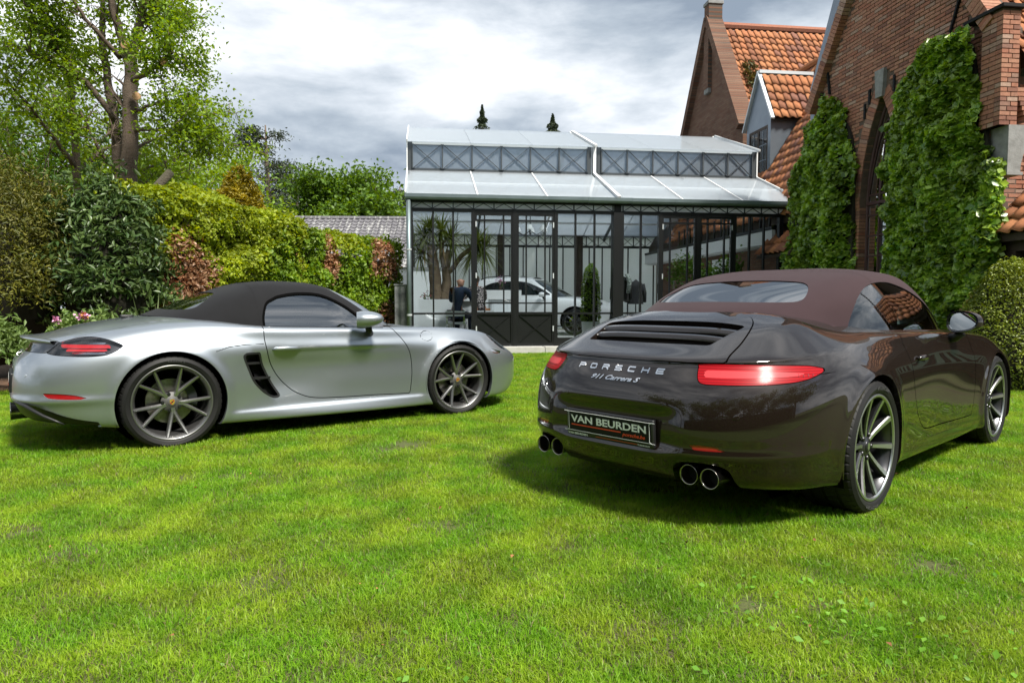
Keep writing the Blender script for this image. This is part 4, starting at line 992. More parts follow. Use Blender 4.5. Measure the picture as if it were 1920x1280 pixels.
# ================================================================== the dark brown coupe-backed convertible
def build_brown():
    car = empty('convertible_car', (1.242, 4.085, -.012), R(42.7), 'glossy dark brown convertible with an aubergine fabric top seen from behind', 'car')
    P = M['brown']
    W = lambda a: list(a)
    rows = [
        dict(xr=-.86, xf=3.26, nr=3.0, w=[(-1, .78), (0, .80), (.6, .79), (1.9, .79), (2.45, .80), (3.3, .78)], z=[(-1, .235), (-.4, .20), (.4, .185), (2, .165), (3.4, .17)], t=0),
        dict(xr=-.965, xf=3.36, nr=3.1, w=[(-1, .868), (-.4, .878), (0, .88), (.5, .866), (1.2, .858), (2.0, .862), (2.45, .88), (3.3, .86)], z=[(-1, .245), (-.4, .215), (.4, .20), (2, .18), (3.4, .19)], t=1),
        dict(xr=-1.025, xf=3.42, nr=3.2, w=[(-1, .885), (0, .898), (.5, .876), (1.2, .862), (2.0, .872), (2.45, .892), (3.3, .87)], z=[(-1, .345), (-.4, .33), (.4, .31), (2, .29), (3.4, .30)], t=2),
        dict(xr=-1.045, xf=3.44, nr=3.2, w=[(-1, .888), (0, .904), (.5, .878), (1.2, .858), (2.0, .872), (2.45, .897), (3.3, .87)], z=[(-1, .47), (0, .46), (1, .45), (3.4, .42)], t=3),
        dict(xr=-1.025, xf=3.43, nr=3.2, w=[(-1, .885), (0, .905), (.5, .877), (1.2, .862), (2.0, .872), (2.45, .894), (3.3, .86)], z=[(-1, .60), (0, .61), (1, .60), (2.45, .58), (3.4, .51)], t=4),
        dict(xr=-.982, xf=3.37, nr=3.1, w=[(-1, .868), (0, .888), (.5, .868), (1.2, .862), (2.0, .862), (2.45, .876), (3.0, .85), (3.3, .80)], z=[(-1, .705), (-.5, .72), (0, .745), (1, .72), (2.45, .69), (3.0, .64), (3.4, .57)], t=5),
        dict(xr=-.935, xf=3.26, nr=3.0, w=[(-1, .84), (-.5, .84), (0, .82), (.5, .828), (1.2, .835), (2.0, .828), (2.45, .825), (3.0, .78), (3.3, .72)], z=[(-1, .775), (-.6, .80), (-.3, .828), (0, .848), (.5, .846), (1.2, .83), (2.0, .80), (2.45, .785), (3.0, .70), (3.4, .61)], t=6),
        dict(xr=-.915, xf=3.10, nr=2.9, w=[(-1, .80), (-.5, .79), (-.1, .735), (.2, .752), (.6, .775), (1.2, .785), (1.7, .78), (2.0, .77), (2.45, .74), (3.0, .68)], z=[(-1, .805), (-.7, .83), (-.4, .868), (-.1, .905), (.2, .918), (.6, .91), (1.2, .895), (1.7, .88), (2.1, .858), (2.45, .838), (2.8, .785), (3.1, .70)], t=7),
    ]
    z7, w7 = pchip(rows[-1]['z']), pchip(rows[-1]['w'])
    zc = pchip([(-.93, .805), (-.8, .850), (-.66, .905), (-.5, .963), (-.35, 1.005), (-.2, 1.03), (.1, 1.0), (.6, .93), (1.2, .90), (1.9, .925), (2.15, .905), (2.45, .845), (2.9, .735), (3.1, .67)])
    def H(x, y):
        u = np.clip((0.15 - x) / (.15 + .915), 0, 1); u2 = np.clip((x - 2.75) / .35, 0, 1)
        y7 = w7(x) * np.maximum((1 - u ** 2.9), 1e-4) ** (1 / 2.9) * np.maximum(1 - u2 ** 2.5, 1e-4) ** .4
        v = np.clip(np.abs(y) / y7, 0, 1); e = np.where(x < .5, 4.2, 2.2)
        return zc(x) + (z7(x) - zc(x)) * v ** e
    for v, xr, xfr, t in ((.86, -.845, 3.02, 7.6), (.70, -.76, 2.9, 8.4), (.45, -.66, 2.75, 9.6), (.2, -.56, 2.6, 10.6)):
        rows.append(dict(xr=xr, xf=xfr, nr=2.6, w=[(x, v * float(w7(x))) for x in np.linspace(-1, 3.1, 30)], t=t))
    rows.append(dict(xr=-.50, xf=2.5, w=[(0, 0.0)], t=11.4, slit=True))
    AR, AF = (0.0, .342, .372), (2.45, .340, .362)
    def disp(G):
        x, y, z = G[..., 0], G[..., 1].copy(), G[..., 2]
        # number-plate trough and the bumper shelf beneath it
        k = np.exp(-np.abs(y / .36) ** 8) * np.exp(-np.abs((z - .475) / .105) ** 6) * (x < -.7)
        G[..., 0] += .030 * k
        k2 = np.exp(-((z - .375) / .028) ** 2) * (x < -.3) * np.clip((-x - .3) / .3, 0, 1); G[..., 0] -= .014 * k2
        # flares round the arches
        for cx, cz, r in (AR, AF):
            d = np.hypot(x - cx, z - cz); k = np.exp(-((d - r) / .05) ** 2) * (z < .8) * (y > .6); G[..., 1] += .012 * k
        # soft waist line below the windows
        k = np.exp(-((z - .80) / .05) ** 2) * np.clip((x - .4) / .5, 0, 1) * np.clip((2.2 - x) / .5, 0, 1) * (y > .6); G[..., 1] += .006 * k
        return G
    S = ringloft(rows, .15, 2.75, H, disp=disp, sm=7)
    full = S
    body = []; gaps = []
    def lowside(S): return S.V[:, 1] > .55
    # wheel arches
    for cx, cz, r in (AR, AF):
        f = np.where(lowside(S) & (S.V[:, 2] < .85), np.hypot(S.V[:, 0] - cx, S.V[:, 2] - cz) - r, .5)
        f = np.where((S.A[:, 1] < 6.5), f, .5)
        S = S.keep(f); body.append(S.flange(.035, (0, -1, 0)))
    # cabin opening
    f = -np.minimum(np.minimum(S.V[:, 0] - .02, 1.93 - S.V[:, 0]), .66 - S.V[:, 1]); f = np.where(S.A[:, 1] > 6.9, f, .5); S = S.keep(f)
    # engine lid with its slot panel
    lid = spoly([(-.99, .60), (-.90, .555), (-.80, .52), (-.66, .505), (-.52, .475), (-.40, .425), (-.31, .34), (-.265, .2), (-.25, .0), (-.265, -.2), (-.31, -.34), (-.40, -.425), (-.52, -.475), (-.66, -.505), (-.80, -.52), (-.90, -.555), (-.99, -.60)], 8)
    f = sdf(lid, S.V[:, 0], S.V[:, 1]); f = np.minimum(f, (S.A[:, 1] - 6.35) * .05)
    L, S, st, fi, fo = groove(S, f, .003, .012); gaps.append(st); body += [fo]
    slot = spoly([(-.762, .0), (-.758, .22), (-.745, .365), (-.725, .385), (-.63, .405), (-.53, .43), (-.495, .43), (-.485, .40), (-.475, .22), (-.472, .0), (-.475, -.22), (-.485, -.40), (-.495, -.43), (-.53, -.43), (-.63, -.405), (-.725, -.385), (-.745, -.365), (-.758, -.22)], 6)
    L = L.offset(.004)
    f = sdf(slot, L.V[:, 0], L.V[:, 1]); hole, L = L.split(f); fl = L.flange(.03)
    lid_o = sobj('engine_lid', [L, fl, fi.offset(0)], P, car, both=True)
    sobj('slot_floor', hole.offset(-.045), M['gap'], lid_o, both=True)
    # slats across the slot panel: sections of the lid skin, tilted
    for xa_, xb_, dz in ((-.674, -.650, .0), (-.588, -.560, .0)):
        V = []; n = 41
        for k in range(n):
            y = -.43 + .86 * k / (n - 1)
            for xx, zz in ((xa_, -.030), (xa_ + .004, -.006), ((xa_ + xb_) / 2, .002), (xb_, .004), (xb_, -.004), (xa_ + .012, -.036)):
                bow = -.012 * (y / .43) ** 2; V.append((xx - bow, y, float(H(np.array([xx]), np.array([abs(y)]))[0]) + zz + .004))
        V = np.array(V); F = [(k * 6 + j, k * 6 + (j + 1) % 6, k * 6 + 6 + (j + 1) % 6, k * 6 + 6 + j) for k in range(n - 1) for j in range(6)]
        # keep the slat ends inside the opening
        V[:, 1] *= np.interp(V[:, 0], [-.735, -.51], [.90, .995]); mk('slat', (V, F), P, lid_o, smooth=True)
    # trailing edge lip in gloss black shadow
    # tail lamps: outline in (arc length from centre, height)
    A0 = lambda S: (S.A[:, 0], S.V[:, 2])
    def arc(x, y):
        i = np.argmin((full.V[:, 0] - x) ** 2 + (full.V[:, 1] - y) ** 2 + 4 * (full.A[:, 1] - 5) ** 2 * .01); return float(full.A[i, 0])
    a0, a1 = arc(-.94, .435), arc(-.475, .845); a05 = (a0 + a1) / 2
    tl = spoly([(a0, .775), (a0 + .008, .792), (a0 + .12, .794), (a05, .792), (a1 - .12, .786), (a1 - .01, .772), (a1, .762), (a1 - .05, .744), (a1 - .16, .720), (a05, .706), (a0 + .10, .702), (a0 + .025, .706), (a0 + .004, .73)], 8)
    f = sdf(tl, *A0(S)); f = np.where((S.V[:, 0] < -.3) & (S.A[:, 1] > 3.5) & (S.A[:, 1] < 7.2), f, -.5)
    T, S, st, fi, fo = groove(S, f, .0018, .010); gaps.append(st); body.append(fo)
    arcT, zT = T.A[:, 0], T.V[:, 2]; core = spoly([(a0 + .035, .752), (a0 + .05, .764), (a05, .762), (a1 - .13, .752), (a1 - .12, .744), (a05, .736), (a0 + .06, .732), (a0 + .036, .740)], 6)
    for sgn in (1, -1):
        Tm = T if sgn > 0 else T.mirrored(); Fm = fi if sgn > 0 else fi.mirrored()
        lamp = sobj('tail_lamp', [Tm, Fm], M['redlens'], car)
        cs = T.keep(sdf(core, arcT, zT)).offset(.0012); cs = cs if sgn > 0 else cs.mirrored()
        sobj('light_bar', cs, M['redbar2'], lamp)
        for k in range(5):
            w_ = arcT - (a1 - .055 - .030 * k) - (zT - .75) * .55; rb = T.keep(np.minimum.reduce([.0045 - np.abs(w_), zT - .728 - .004 * (4 - k), .778 - zT])).offset(.0016)
            if len(rb.T): sobj('lamp_rib', rb if sgn > 0 else rb.mirrored(), M['redlens2'], lamp)
    # rear bumper shut line towards the arch
    line = [(-.56, .748), (-.45, .748), (-.30, .752)]
    d = np.where((S.V[:, 1] > .6) & (S.A[:, 1] < 6.9), sdl(line, S.V[:, 0], S.V[:, 2]), .5); S, st, fo = seam(S, d); gaps.append(st); body.append(fo)
    # reflectors low in the bumper
    b0, b1 = arc(-1.01, .455), arc(-.94, .64)
    rf = spoly([(b0, .425), (b0 + .01, .432), (b0 + .10, .430), (b1 - .01, .420), (b1, .413), (b1 - .02, .409), (b0 + .06, .408), (b0 + .015, .411)], 6)
    f = np.where((S.V[:, 0] < -.3) & (S.A[:, 1] < 5), sdf(rf, *A0(S)), -.5); T, S = S.split(f); body.append(S.flange(.006))
    for sgn in (1, -1): sobj('reflector', (T if sgn > 0 else T.mirrored()).offset(-.003), M['redlens2'], car)
    # exhaust cut-outs in the lower edge
    ex = spoly([(.348, .10), (.348, .28), (.372, .332), (.43, .348), (.515, .348), (.575, .332), (.600, .28), (.600, .10)], 8)
    f = np.where((S.V[:, 0] < -.55), sdf(ex, S.V[:, 1], S.V[:, 2]), -.5); S = S.keep(-f); body.append(S.flange(.06, (1, 0, 0)))
    # doors
    door = spoly([(.54, .99), (.54, .99), (.545, .86), (.565, .78), (.63, .60), (.70, .45), (.80, .355), (.90, .325), (1.2, .315), (1.78, .30), (1.85, .32), (1.90, .45), (1.90, .62), (1.86, .80), (1.80, .99), (1.80, .99)], 8)
    f = np.where((S.V[:, 1] > .55) & (S.A[:, 1] < 8.2), sdf(door, S.V[:, 0], S.V[:, 2]), -.5)
    D, S, st, fi, fo = groove(S, f, .0030, .008); gaps.append(st); body.append(fo)
    # handle dish
    dish = spoly([(.66, .745), (.70, .775), (.78, .778), (.86, .765), (.87, .745), (.80, .715), (.70, .715)], 8)
    fd = sdf(dish, D.V[:, 0], D.V[:, 2]); k = np.clip(fd / .03, 0, 1); D.V[:, 1] -= .022 * k * k * (3 - 2 * k)
    for sgn in (1, -1):
        q = (lambda s: s) if sgn > 0 else (lambda s: s.mirrored())
        do = sobj('door', [q(D), q(fi)], P, car)
        pts = [(.70, sgn * .862, .752), (.72, sgn * .872, .756), (.78, sgn * .874, .757), (.84, sgn * .872, .755), (.865, sgn * .862, .750)]
        hv, hf = tube(pts, [.010, .015, .016, .015, .010], 10); hv[:, 1] = sgn * .868 + (hv[:, 1] - sgn * .868) * .8; mk('handle', (hv, hf), P, do, smooth=True)
    # fuel flap
    fl_ = [(2.13 + .085 * math.cos(a), .775 + .06 * math.sin(a)) for a in np.linspace(0, 2 * math.pi, 40)[:-1]]
    d = np.where((S.V[:, 1] > .55), np.abs(sdf(fl_, S.V[:, 0], S.V[:, 2])), .5); S, st, fo = seam(S, d, .0015); gaps.append(st); body.append(fo)
    # bonnet line and fender-to-sill line
    line = [(1.92, .70), (1.93, .90), (2.2, .90), (2.5, .86)]
    body_o = sobj('body', [S] + body, P, car, both=True)
    sobj('panel_gap', gaps, M['gap'], body_o, both=True)
    # black trim along the sill
    for sgn in (1, -1):
        mk('sill_trim', prism([(.47, .245), (.52, .272), (1.2, .262), (1.95, .245), (1.98, .228), (1.2, .236), (.55, .236)], sgn * .868, sgn * .845), M['gloss'], car)
        liner(car, 0, .342, .385, sgn)
        liner(car, 2.45, .34, .375, sgn)
    mk('underbody', box(.40, 2.06, -.80, .80, .19, .24), M['gap'], car); mk('rear_undertray', box(-.72, .38, -.56, .56, .20, .26), M['gap'], car); mk('front_undertray', box(2.08, 3.05, -.56, .56, .19, .24), M['gap'], car)
    mk('mud_flap', box(.385, .405, -.84, -.58, .12, .33), M['blackplastic'], car); mk('mud_flap', box(.385, .405, .58, .84, .12, .33), M['blackplastic'], car)
    # ---------------- top, windows
    gr = [
        dict(xr=-.335, xf=2.13, nr=2.6, nf=2.6, w=[(-.4, .70), (.1, .70), (.3, .722), (.7, .755), (1.2, .765), (1.65, .755), (2.1, .72)], z=[(-.4, 1.0), (-.3, .998), (0, .965), (.2, .915), (.7, .905), (1.2, .892), (1.7, .875), (2.1, .90)], t=0),
        dict(xr=-.235, xf=2.05, nr=2.65, nf=2.6, w=[(-.4, .68), (.1, .69), (.3, .708), (.7, .738), (1.2, .748), (1.65, .735), (2.1, .70)], z=[(-.3, 1.055), (0, 1.02), (.25, .975), (.7, .965), (1.2, .953), (1.7, .938), (2.1, .955)], t=1),
        dict(xr=-.09, xf=1.90, nr=2.7, nf=2.6, w=[(-.3, .66), (.1, .67), (.4, .69), (.7, .700), (1.2, .708), (1.65, .69), (2.0, .66)], z=[(-.2, 1.10), (.2, 1.075), (.5, 1.06), (1.2, 1.05), (1.7, 1.04), (1.95, 1.045)], t=2),
        dict(xr=.09, xf=1.755, nr=2.7, nf=2.7, w=[(0, .63), (.4, .645), (.7, .655), (1.2, .655), (1.6, .63), (1.8, .60)], z=[(0, 1.152), (.4, 1.145), (.7, 1.14), (1.2, 1.135), (1.7, 1.125)], t=3),
        dict(xr=.31, xf=1.61, nr=2.6, nf=2.7, w=[(.2, .58), (.6, .592), (1.2, .588), (1.6, .55)], z=[(.2, 1.208), (.7, 1.218), (1.2, 1.215), (1.6, 1.20)], t=4),
        dict(xr=.52, xf=1.48, nr=2.5, nf=2.7, w=[(.4, .47), (.8, .49), (1.2, .48), (1.5, .44)], z=[(.5, 1.252), (.9, 1.273), (1.2, 1.270), (1.5, 1.242)], t=5),
        dict(xr=.70, xf=1.38, nr=2.5, nf=2.6, w=[(.6, .25), (1.0, .26), (1.4, .24)], z=[(.6, 1.280), (.95, 1.299), (1.2, 1.296), (1.4, 1.276)], t=6),
        dict(xr=.80, xf=1.30, w=[(0, 0.0)], z=[(.7, 1.291), (.97, 1.305), (1.2, 1.302), (1.35, 1.286)], t=7, slit=True)]
    G = ringloft(gr, .75, 1.25, NA=80, NS=50, NB=80, sub=10, sm=5)
    Gfull = G
    # windscreen
    ap = lambda S: (S.V[:, 0] - (1.80 - (S.V[:, 2] - .90) * 1.06))           # front edge of the A pillar
    f = np.minimum(ap(G), 1.262 - S_(G) * 0 - G.V[:, 2] * 1.0 + .0 * G.V[:, 0])
    Wn, G = G.split(np.minimum(ap(G) - .0, 1.235 - G.V[:, 2])); fl = G.flange(.02)
    sobj('windscreen', Wn.offset(-.004), M['carglass'], car, both=True)
    win = spoly([(.205, .90), (.205, .90), (.20, .93), (.315, 1.052), (.435, 1.125), (.59, 1.178), (.79, 1.200), (1.01, 1.194), (1.25, 1.135), (1.49, 1.015), (1.66, .912), (1.68, .90), (1.68, .90), (1.2, .90), (.7, .90)], 8)
    side = lambda S: np.where(S.V[:, 1] > .35, 1.0, -1.0)
    # A pillar and front frame in gloss black/body, from the window line forwards
    f = sdf(win, G.V[:, 0], G.V[:, 2]); f = np.where(G.V[:, 1] > .35, f, -.5)
    f = np.where((G.V[:, 2] < .912) & (G.V[:, 0] > .21) & (G.V[:, 0] < 1.67) & (G.V[:, 1] > .35), .01, f)
    Wd, G = G.split(f); rim = G.flange(.012)
    for sgn in (1, -1):
        q = (lambda s: s) if sgn > 0 else (lambda s: s.mirrored())
        sp = Wd.V[:, 0] - (.66 - (Wd.V[:, 2] - .9) * .85)
        g1, g2 = Wd.keep(sp - .009), Wd.keep(-sp - .009)
        sobj('side_window', q(g1.offset(-.006)), M['carglass'], car); sobj('quarter_window', q(g2.offset(-.006)), M['carglass'], car)
        sobj('window_divider', q(Wd.keep(.0095 - np.abs(sp)).offset(-.003)), M['gloss'], car)
        rail = [(x, sgn * (float(np.interp(x, [.2, .7, 1.2, 1.7], [.722, .756, .768, .758])) + .004), float(np.interp(x, [.2, .7, 1.2, 1.7], [.918, .908, .896, .879]))) for x in np.linspace(.2, 1.72, 24)]
        mk('window_rail', tube(rail, .0075, 8), M['gloss'], car, smooth=True)
    # rear window in the cloth
    rw = spoly([(-.43, 1.078), (-.465, 1.088), (-.463, 1.115), (-.44, 1.15), (-.405, 1.178), (-.345, 1.196), (-.2, 1.207), (0, 1.211), (.2, 1.207), (.345, 1.196), (.405, 1.178), (.44, 1.15), (.463, 1.115), (.465, 1.088), (.43, 1.078), (.30, 1.077), (.15, 1.079), (0, 1.080), (-.15, 1.079), (-.30, 1.077)], 6)
    f = np.where(G.V[:, 0] < .55, sdf(rw, G.V[:, 1], G.V[:, 2]), -.5)
    Rw, G = G.split(f); rr = G.flange(.010)
    sobj('rear_window', Rw.offset(-.004), M['reargloss'], car, both=True)
    pil = ap(G) + .135
    pil = np.where(G.V[:, 0] > 1.30, np.minimum(pil, 1.26 - G.V[:, 2] + 0 * pil), -1)
    Fr, G = G.split(np.where(G.V[:, 0] > 1.25, np.maximum(ap(G) + .075, G.V[:, 0] - 1.545), -1))
    sobj('windscreen_frame', [Fr, fl], P, car, both=True)
    top = sobj('fabric_top', [G, rr, rim], M['clothbrown'], car, both=True)
    sobj('seam', G.keep(.004 - np.abs(G.V[:, 0] - .66)).offset(.0018), M['clothbrown'], top, both=True)
    # piping where the cloth meets the body
    base = [(p[0], p[1], p[2]) for p in Gfull.V.reshape(-1, 80 + 48 + 80, 3)[0][:96:3]]
    for sgn in (1, -1): mk('edge_piping', tube([(x - .004, sgn * (y + .003), z + .002) for x, y, z in base if x < .22], .008, 8), M['clothbrown'], top, smooth=True)
    # ---------------- interior
    cabin(car, .10, 2.05, .62, .28, M['leather'], .36, 1.42, .82)
    mk('price_sheet', prism([(1.30, .93), (1.30, 1.13), (1.66, .93)], -.555, -.553), M['paper'], car)
    # ---------------- lettering
    x = 0.0; cw, chh = .036, .020
    for i, ch in enumerate('PORSCHE'):
        V, F = letter_vf(ch, cw, chh,   .0066, .004); V = V + [-.264 + i * .082, -chh / 2, 0]
        Q = place_on(full, V, 0.0, .748, .002); mk('letter', (Q, F), M['chrome'], body_o)
    V, F = text_vf('911 Carrera S', .030, .5, .0012, .0007, 1.72, 'CENTER'); Q = place_on(full, V, -.002, .690, .003); mk('model_script', (Q, F), M['chrome'], body_o)
    # ---------------- number plate
    pl = empty('number_plate', (-1.028, -.0, .459)); pl.parent = car; pl.rotation_euler = (0, R(-4), 0)
    mk('plate_holder', bbox_(-.012, .012, -.275, .275, -.072, .066, .008), M['blackplastic'], pl, smooth=True)
    mk('plate_face', bbox_(-.0165, -.0125, -.262, .262, -.050, .058, .0018), M['plate'], pl)
    fr = spoly([(-.255, -.040), (-.255, .046), (-.248, .052), (.248, .052), (.255, .046), (.255, -.040), (.248, -.046), (-.248, -.046)], 3)
    for a, b in zip(fr, np.roll(fr, -1, 0)):
        pass
    mk('plate_border', tube([(-.0168, p[0], p[1]) for p in list(fr) + [fr[0]]], .0012, 6), M['white'], pl)
    def ptext(s, size, y0, z0, m, shear=0, xs=1.0, off=0.0):
        V, F = text_vf(s, size, shear, .0004, off, xs); Q = np.stack([-.0172 - V[:, 2], y0 - V[:, 0], z0 + V[:, 1]], -1); mk('plate_lettering', (Q, F), m, pl)
    ptext('VAN BEURDEN', .050, .238, .0, M['white'], xs=1.42, off=.0012)
    ptext('porsche.be', .024, -.095, -.030, M['redprint'], shear=.3, xs=1.25, off=.0006)
    mk('red_stripe', box(-.0174, -.0168, -.085, .238, -.018, -.012), M['redprint'], pl)
    ptext('VAN BEURDEN', .014, .262, -.066, M['white'], xs=1.4, off=.0003); ptext('TURNHOUT', .010, -.185, -.065, M['white'], xs=1.3)
    mk('thin_stripe', box(-.0128, -.0122, -.18, .08, -.0635, -.0615), M['redprint'], pl)
    # ---------------- exhaust tips
    for sgn in (1, -1):
        for yy in (.418, .526):
            e = mk('exhaust_tip', lathe([(.040, .14), (.040, .03), (.0455, .004), (.0475, -.002), (.0465, -.005), (.0425, .0), (.040, .02), (.039, .14)], 40, 'x'), M['steel'], car, smooth=True, loc=(-.958, sgn * yy, .281))
            mk('bore', lathe([(.0388, .06), (.0005, .06)], 24, 'x'), M['boreblack'], e)
    mk('exhaust_recess', box(-.80, -.78, -.60, .60, .23, .38), M['gap'], car)
    # parking sensors
    for y in (-.30, .30, -.62, .62):
        V, F = lathe([(.0005, .001), (.010, .001), (.0115, 0), (.0118, -.003)], 16, 'z'); V = V[:, [0, 1, 2]]
        Q = place_on(full, V, y, .60 if abs(y) < .5 else .565, .001); mk('sensor', (Q, F), P, body_o)
    # ---------------- mirrors, wheels, front lamp
    wing_mirror(car, (1.42, -.912, .948), -1, P, R(-6)).rotation_euler[1] = R(9); wing_mirror(car, (1.42, .912, .948), 1, P, R(6)).rotation_euler[1] = R(9)
    f = np.where((full.V[:, 0] > 2.6), np.hypot((full.V[:, 0] - 2.98) / 1.0, (full.V[:, 2] - .70)) , 1)
    fog = full.keep(np.minimum.reduce([.03 - np.abs(full.V[:, 2] - .60), full.V[:, 0] - 2.93, 3.02 - full.V[:, 0]]))
    for sgn in (1, -1): sobj('side_marker', (fog if sgn > 0 else fog.mirrored()).offset(.002), M['lampsilver'], car)
    for sgn in (1, -1):
        wheel(car, (0, sgn * .752, .342), sgn, .343, .295, 'coupe', 'MICHELIN', Rr=.268, spin=R(7), cal_ang=R(20 if sgn > 0 else 160))
        wheel(car, (2.45, sgn * .765, .340), sgn, .340, .245, 'coupe', 'MICHELIN', Rr=.268, spin=R(-3), cal_ang=R(160 if sgn > 0 else 20))
    return car
S_ = lambda g: g.V[:, 2]
M['redbar2'] = mat('bright_lamp_core', (0.62, 0.055, 0.065), .4, coat=.1, coat_rough=.15, spec=.1)
brown_car = build_brown()
# ================================================================== the silver roadster
def build_silver():
    car = empty('roadster_car', (-2.998, 5.66, -.012), R(36.5), 'silver two-seat roadster with a black fabric top, parked side on beside the hedge', 'car')
    P = M['silver']
    rows = [
        dict(xr=-.78, xf=3.22, nr=3.4, w=[(-1, .78), (0, .80), (.6, .80), (2.0, .80), (2.475, .80), (3.3, .76)], z=[(-1, .235), (-.4, .20), (.4, .150), (2, .132), (3.4, .165)], t=0),
        dict(xr=-.885, xf=3.33, nr=3.7, w=[(-1, .86), (-.4, .872), (0, .878), (.45, .872), (1.2, .872), (2.0, .866), (2.475, .875), (3.3, .83)], z=[(-1, .250), (-.67, .247), (-.4, .208), (.4, .168), (2, .148), (2.8, .165), (3.4, .18)], t=1),
        dict(xr=-.945, xf=3.43, nr=3.9, w=[(-1, .872), (0, .892), (.42, .874), (.9, .846), (1.3, .844), (1.9, .852), (2.475, .885), (3.3, .84)], z=[(-1, .35), (-.4, .33), (.4, .29), (1, .27), (2, .25), (3.4, .28)], t=2),
        dict(xr=-.958, xf=3.45, nr=4.0, w=[(-1, .878), (0, .900), (.40, .882), (.9, .842), (1.3, .838), (1.9, .850), (2.475, .890), (3.3, .84)], z=[(-1, .47), (0, .45), (.8, .43), (1.6, .42), (3.4, .39)], t=3),
        dict(xr=-.945, xf=3.45, nr=3.9, w=[(-1, .878), (0, .902), (.40, .886), (.9, .848), (1.3, .842), (1.9, .852), (2.475, .888), (3.3, .83)], z=[(-1, .585), (0, .60), (.8, .585), (1.6, .57), (2.475, .57), (3.4, .49)], t=4),
        dict(xr=-.905, xf=3.39, nr=3.5, w=[(-1, .872), (0, .893), (.40, .884), (.9, .872), (1.3, .870), (1.9, .862), (2.475, .868), (3.0, .83), (3.3, .78)], z=[(-1, .675), (-.5, .70), (0, .72), (.8, .702), (1.6, .692), (2.475, .68), (3.0, .61), (3.4, .55)], t=5),
        dict(xr=-.845, xf=3.24, nr=3.2, w=[(-1, .85), (-.5, .858), (0, .842), (.5, .852), (.9, .858), (1.3, .852), (1.9, .838), (2.475, .812), (3.0, .76), (3.3, .70)], z=[(-1, .735), (-.6, .762), (-.3, .80), (0, .832), (.5, .808), (1.2, .79), (1.9, .775), (2.475, .772), (2.8, .735), (3.0, .69), (3.3, .60)], t=6),
        dict(xr=-.80, xf=3.09, nr=2.9, w=[(-1, .80), (-.5, .782), (-.2, .755), (.1, .752), (.35, .775), (.7, .808), (1.2, .805), (1.6, .80), (1.9, .785), (2.2, .755), (2.5, .715), (2.8, .69), (3.1, .66)], z=[(-1, .80), (-.7, .815), (-.5, .842), (-.2, .893), (.1, .922), (.35, .912), (.7, .882), (1.2, .866), (1.6, .853), (1.9, .846), (2.2, .843), (2.5, .832), (2.8, .788), (3.0, .728), (3.1, .69)], t=7)]
    z7, w7 = pchip(rows[-1]['z']), pchip(rows[-1]['w'])
    zc = pchip([(-.82, .80), (-.7, .838), (-.46, .905), (-.2, .947), (.05, .972), (.3, .975), (.7, .92), (1.2, .86), (1.9, .868), (2.05, .86), (2.45, .80), (2.9, .70), (3.1, .645)])
    def H(x, y):
        u = np.clip((.15 - x) / (.15 + .80), 0, 1); u2 = np.clip((x - 2.75) / .34, 0, 1)
        y7 = w7(x) * np.maximum((1 - u ** 2.9), 1e-4) ** (1 / 2.9) * np.maximum(1 - u2 ** 2.5, 1e-4) ** .4
        v = np.clip(np.abs(y) / y7, 0, 1); e = np.where(x < .5, 3.4, 2.2); return zc(x) + (z7(x) - zc(x)) * v ** e
    for v, xr, xfr, t in ((.86, -.74, 3.02, 7.6), (.70, -.66, 2.9, 8.4), (.45, -.56, 2.75, 9.6), (.2, -.46, 2.6, 10.6)):
        rows.append(dict(xr=xr, xf=xfr, nr=2.6, w=[(x, v * float(w7(x))) for x in np.linspace(-1, 3.1, 30)], t=t))
    rows.append(dict(xr=-.40, xf=2.5, w=[(0, 0.0)], t=11.4, slit=True))
    AR, AF = (0.0, .345, .376), (2.475, .340, .360)
    sm5 = lambda t: np.clip(t, 0, 1) ** 2 * (3 - 2 * np.clip(t, 0, 1))
    def disp(G):
        x, y, z = G[..., 0].copy(), G[..., 1].copy(), G[..., 2].copy()
        k = np.exp(-np.abs(y / .34) ** 8) * np.exp(-np.abs((z - .50) / .10) ** 6) * (x < -.6); G[..., 0] += .03 * k
        k = np.exp(-((z - .40) / .03) ** 2) * np.clip((-x - .25) / .3, 0, 1) * (x < -.2); n = np.where(np.abs(x) > .8, 1, 0)
        G[..., 1] += .010 * k * (y > .3); G[..., 0] -= .012 * k
        for cx, cz, r in (AR, AF):
            d = np.hypot(x - cx, z - cz); k = np.exp(-((d - r) / .045) ** 2) * (z < .80) * (y > .6); G[..., 1] += .014 * k
        # hollow that feeds the side intake
        k = np.exp(-np.abs((z - .50) / .155) ** 3) * sm5((1.45 - x) / .75) * sm5((x - .575 - (.60 - z) * .45) / .06) * (y > .6); G[..., 1] -= .030 * k
        # crease along the door at handle height
        k = (1 / (1 + np.exp(-(z - .690) / .006)) - .5) * np.exp(-((z - .690) / .05) ** 2) * sm5((x - .70) / .2) * sm5((2.05 - x) / .6) * (y > .6); G[..., 1] += .012 * k
        # sill blade: the flank steps out above the lower edge
        k = (1 / (1 + np.exp((z - .232) / .005)) - .5) * np.exp(-((z - .232) / .05) ** 2) * sm5((x - .36) / .12) * sm5((2.14 - x) / .12) * (y > .6); G[..., 1] += .007 * k
        return G
    S = ringloft(rows, .15, 2.75, H, disp=disp, sm=7, sub=13, NS=220)
    full = S; body = []; gaps = []
    for cx, cz, r in (AR, AF):
        f = np.where((S.V[:, 1] > .55) & (S.V[:, 2] < .85) & (S.A[:, 1] < 6.5), np.hypot(S.V[:, 0] - cx, S.V[:, 2] - cz) - r, .5)
        S = S.keep(f); body.append(S.flange(.035, (0, -1, 0)))
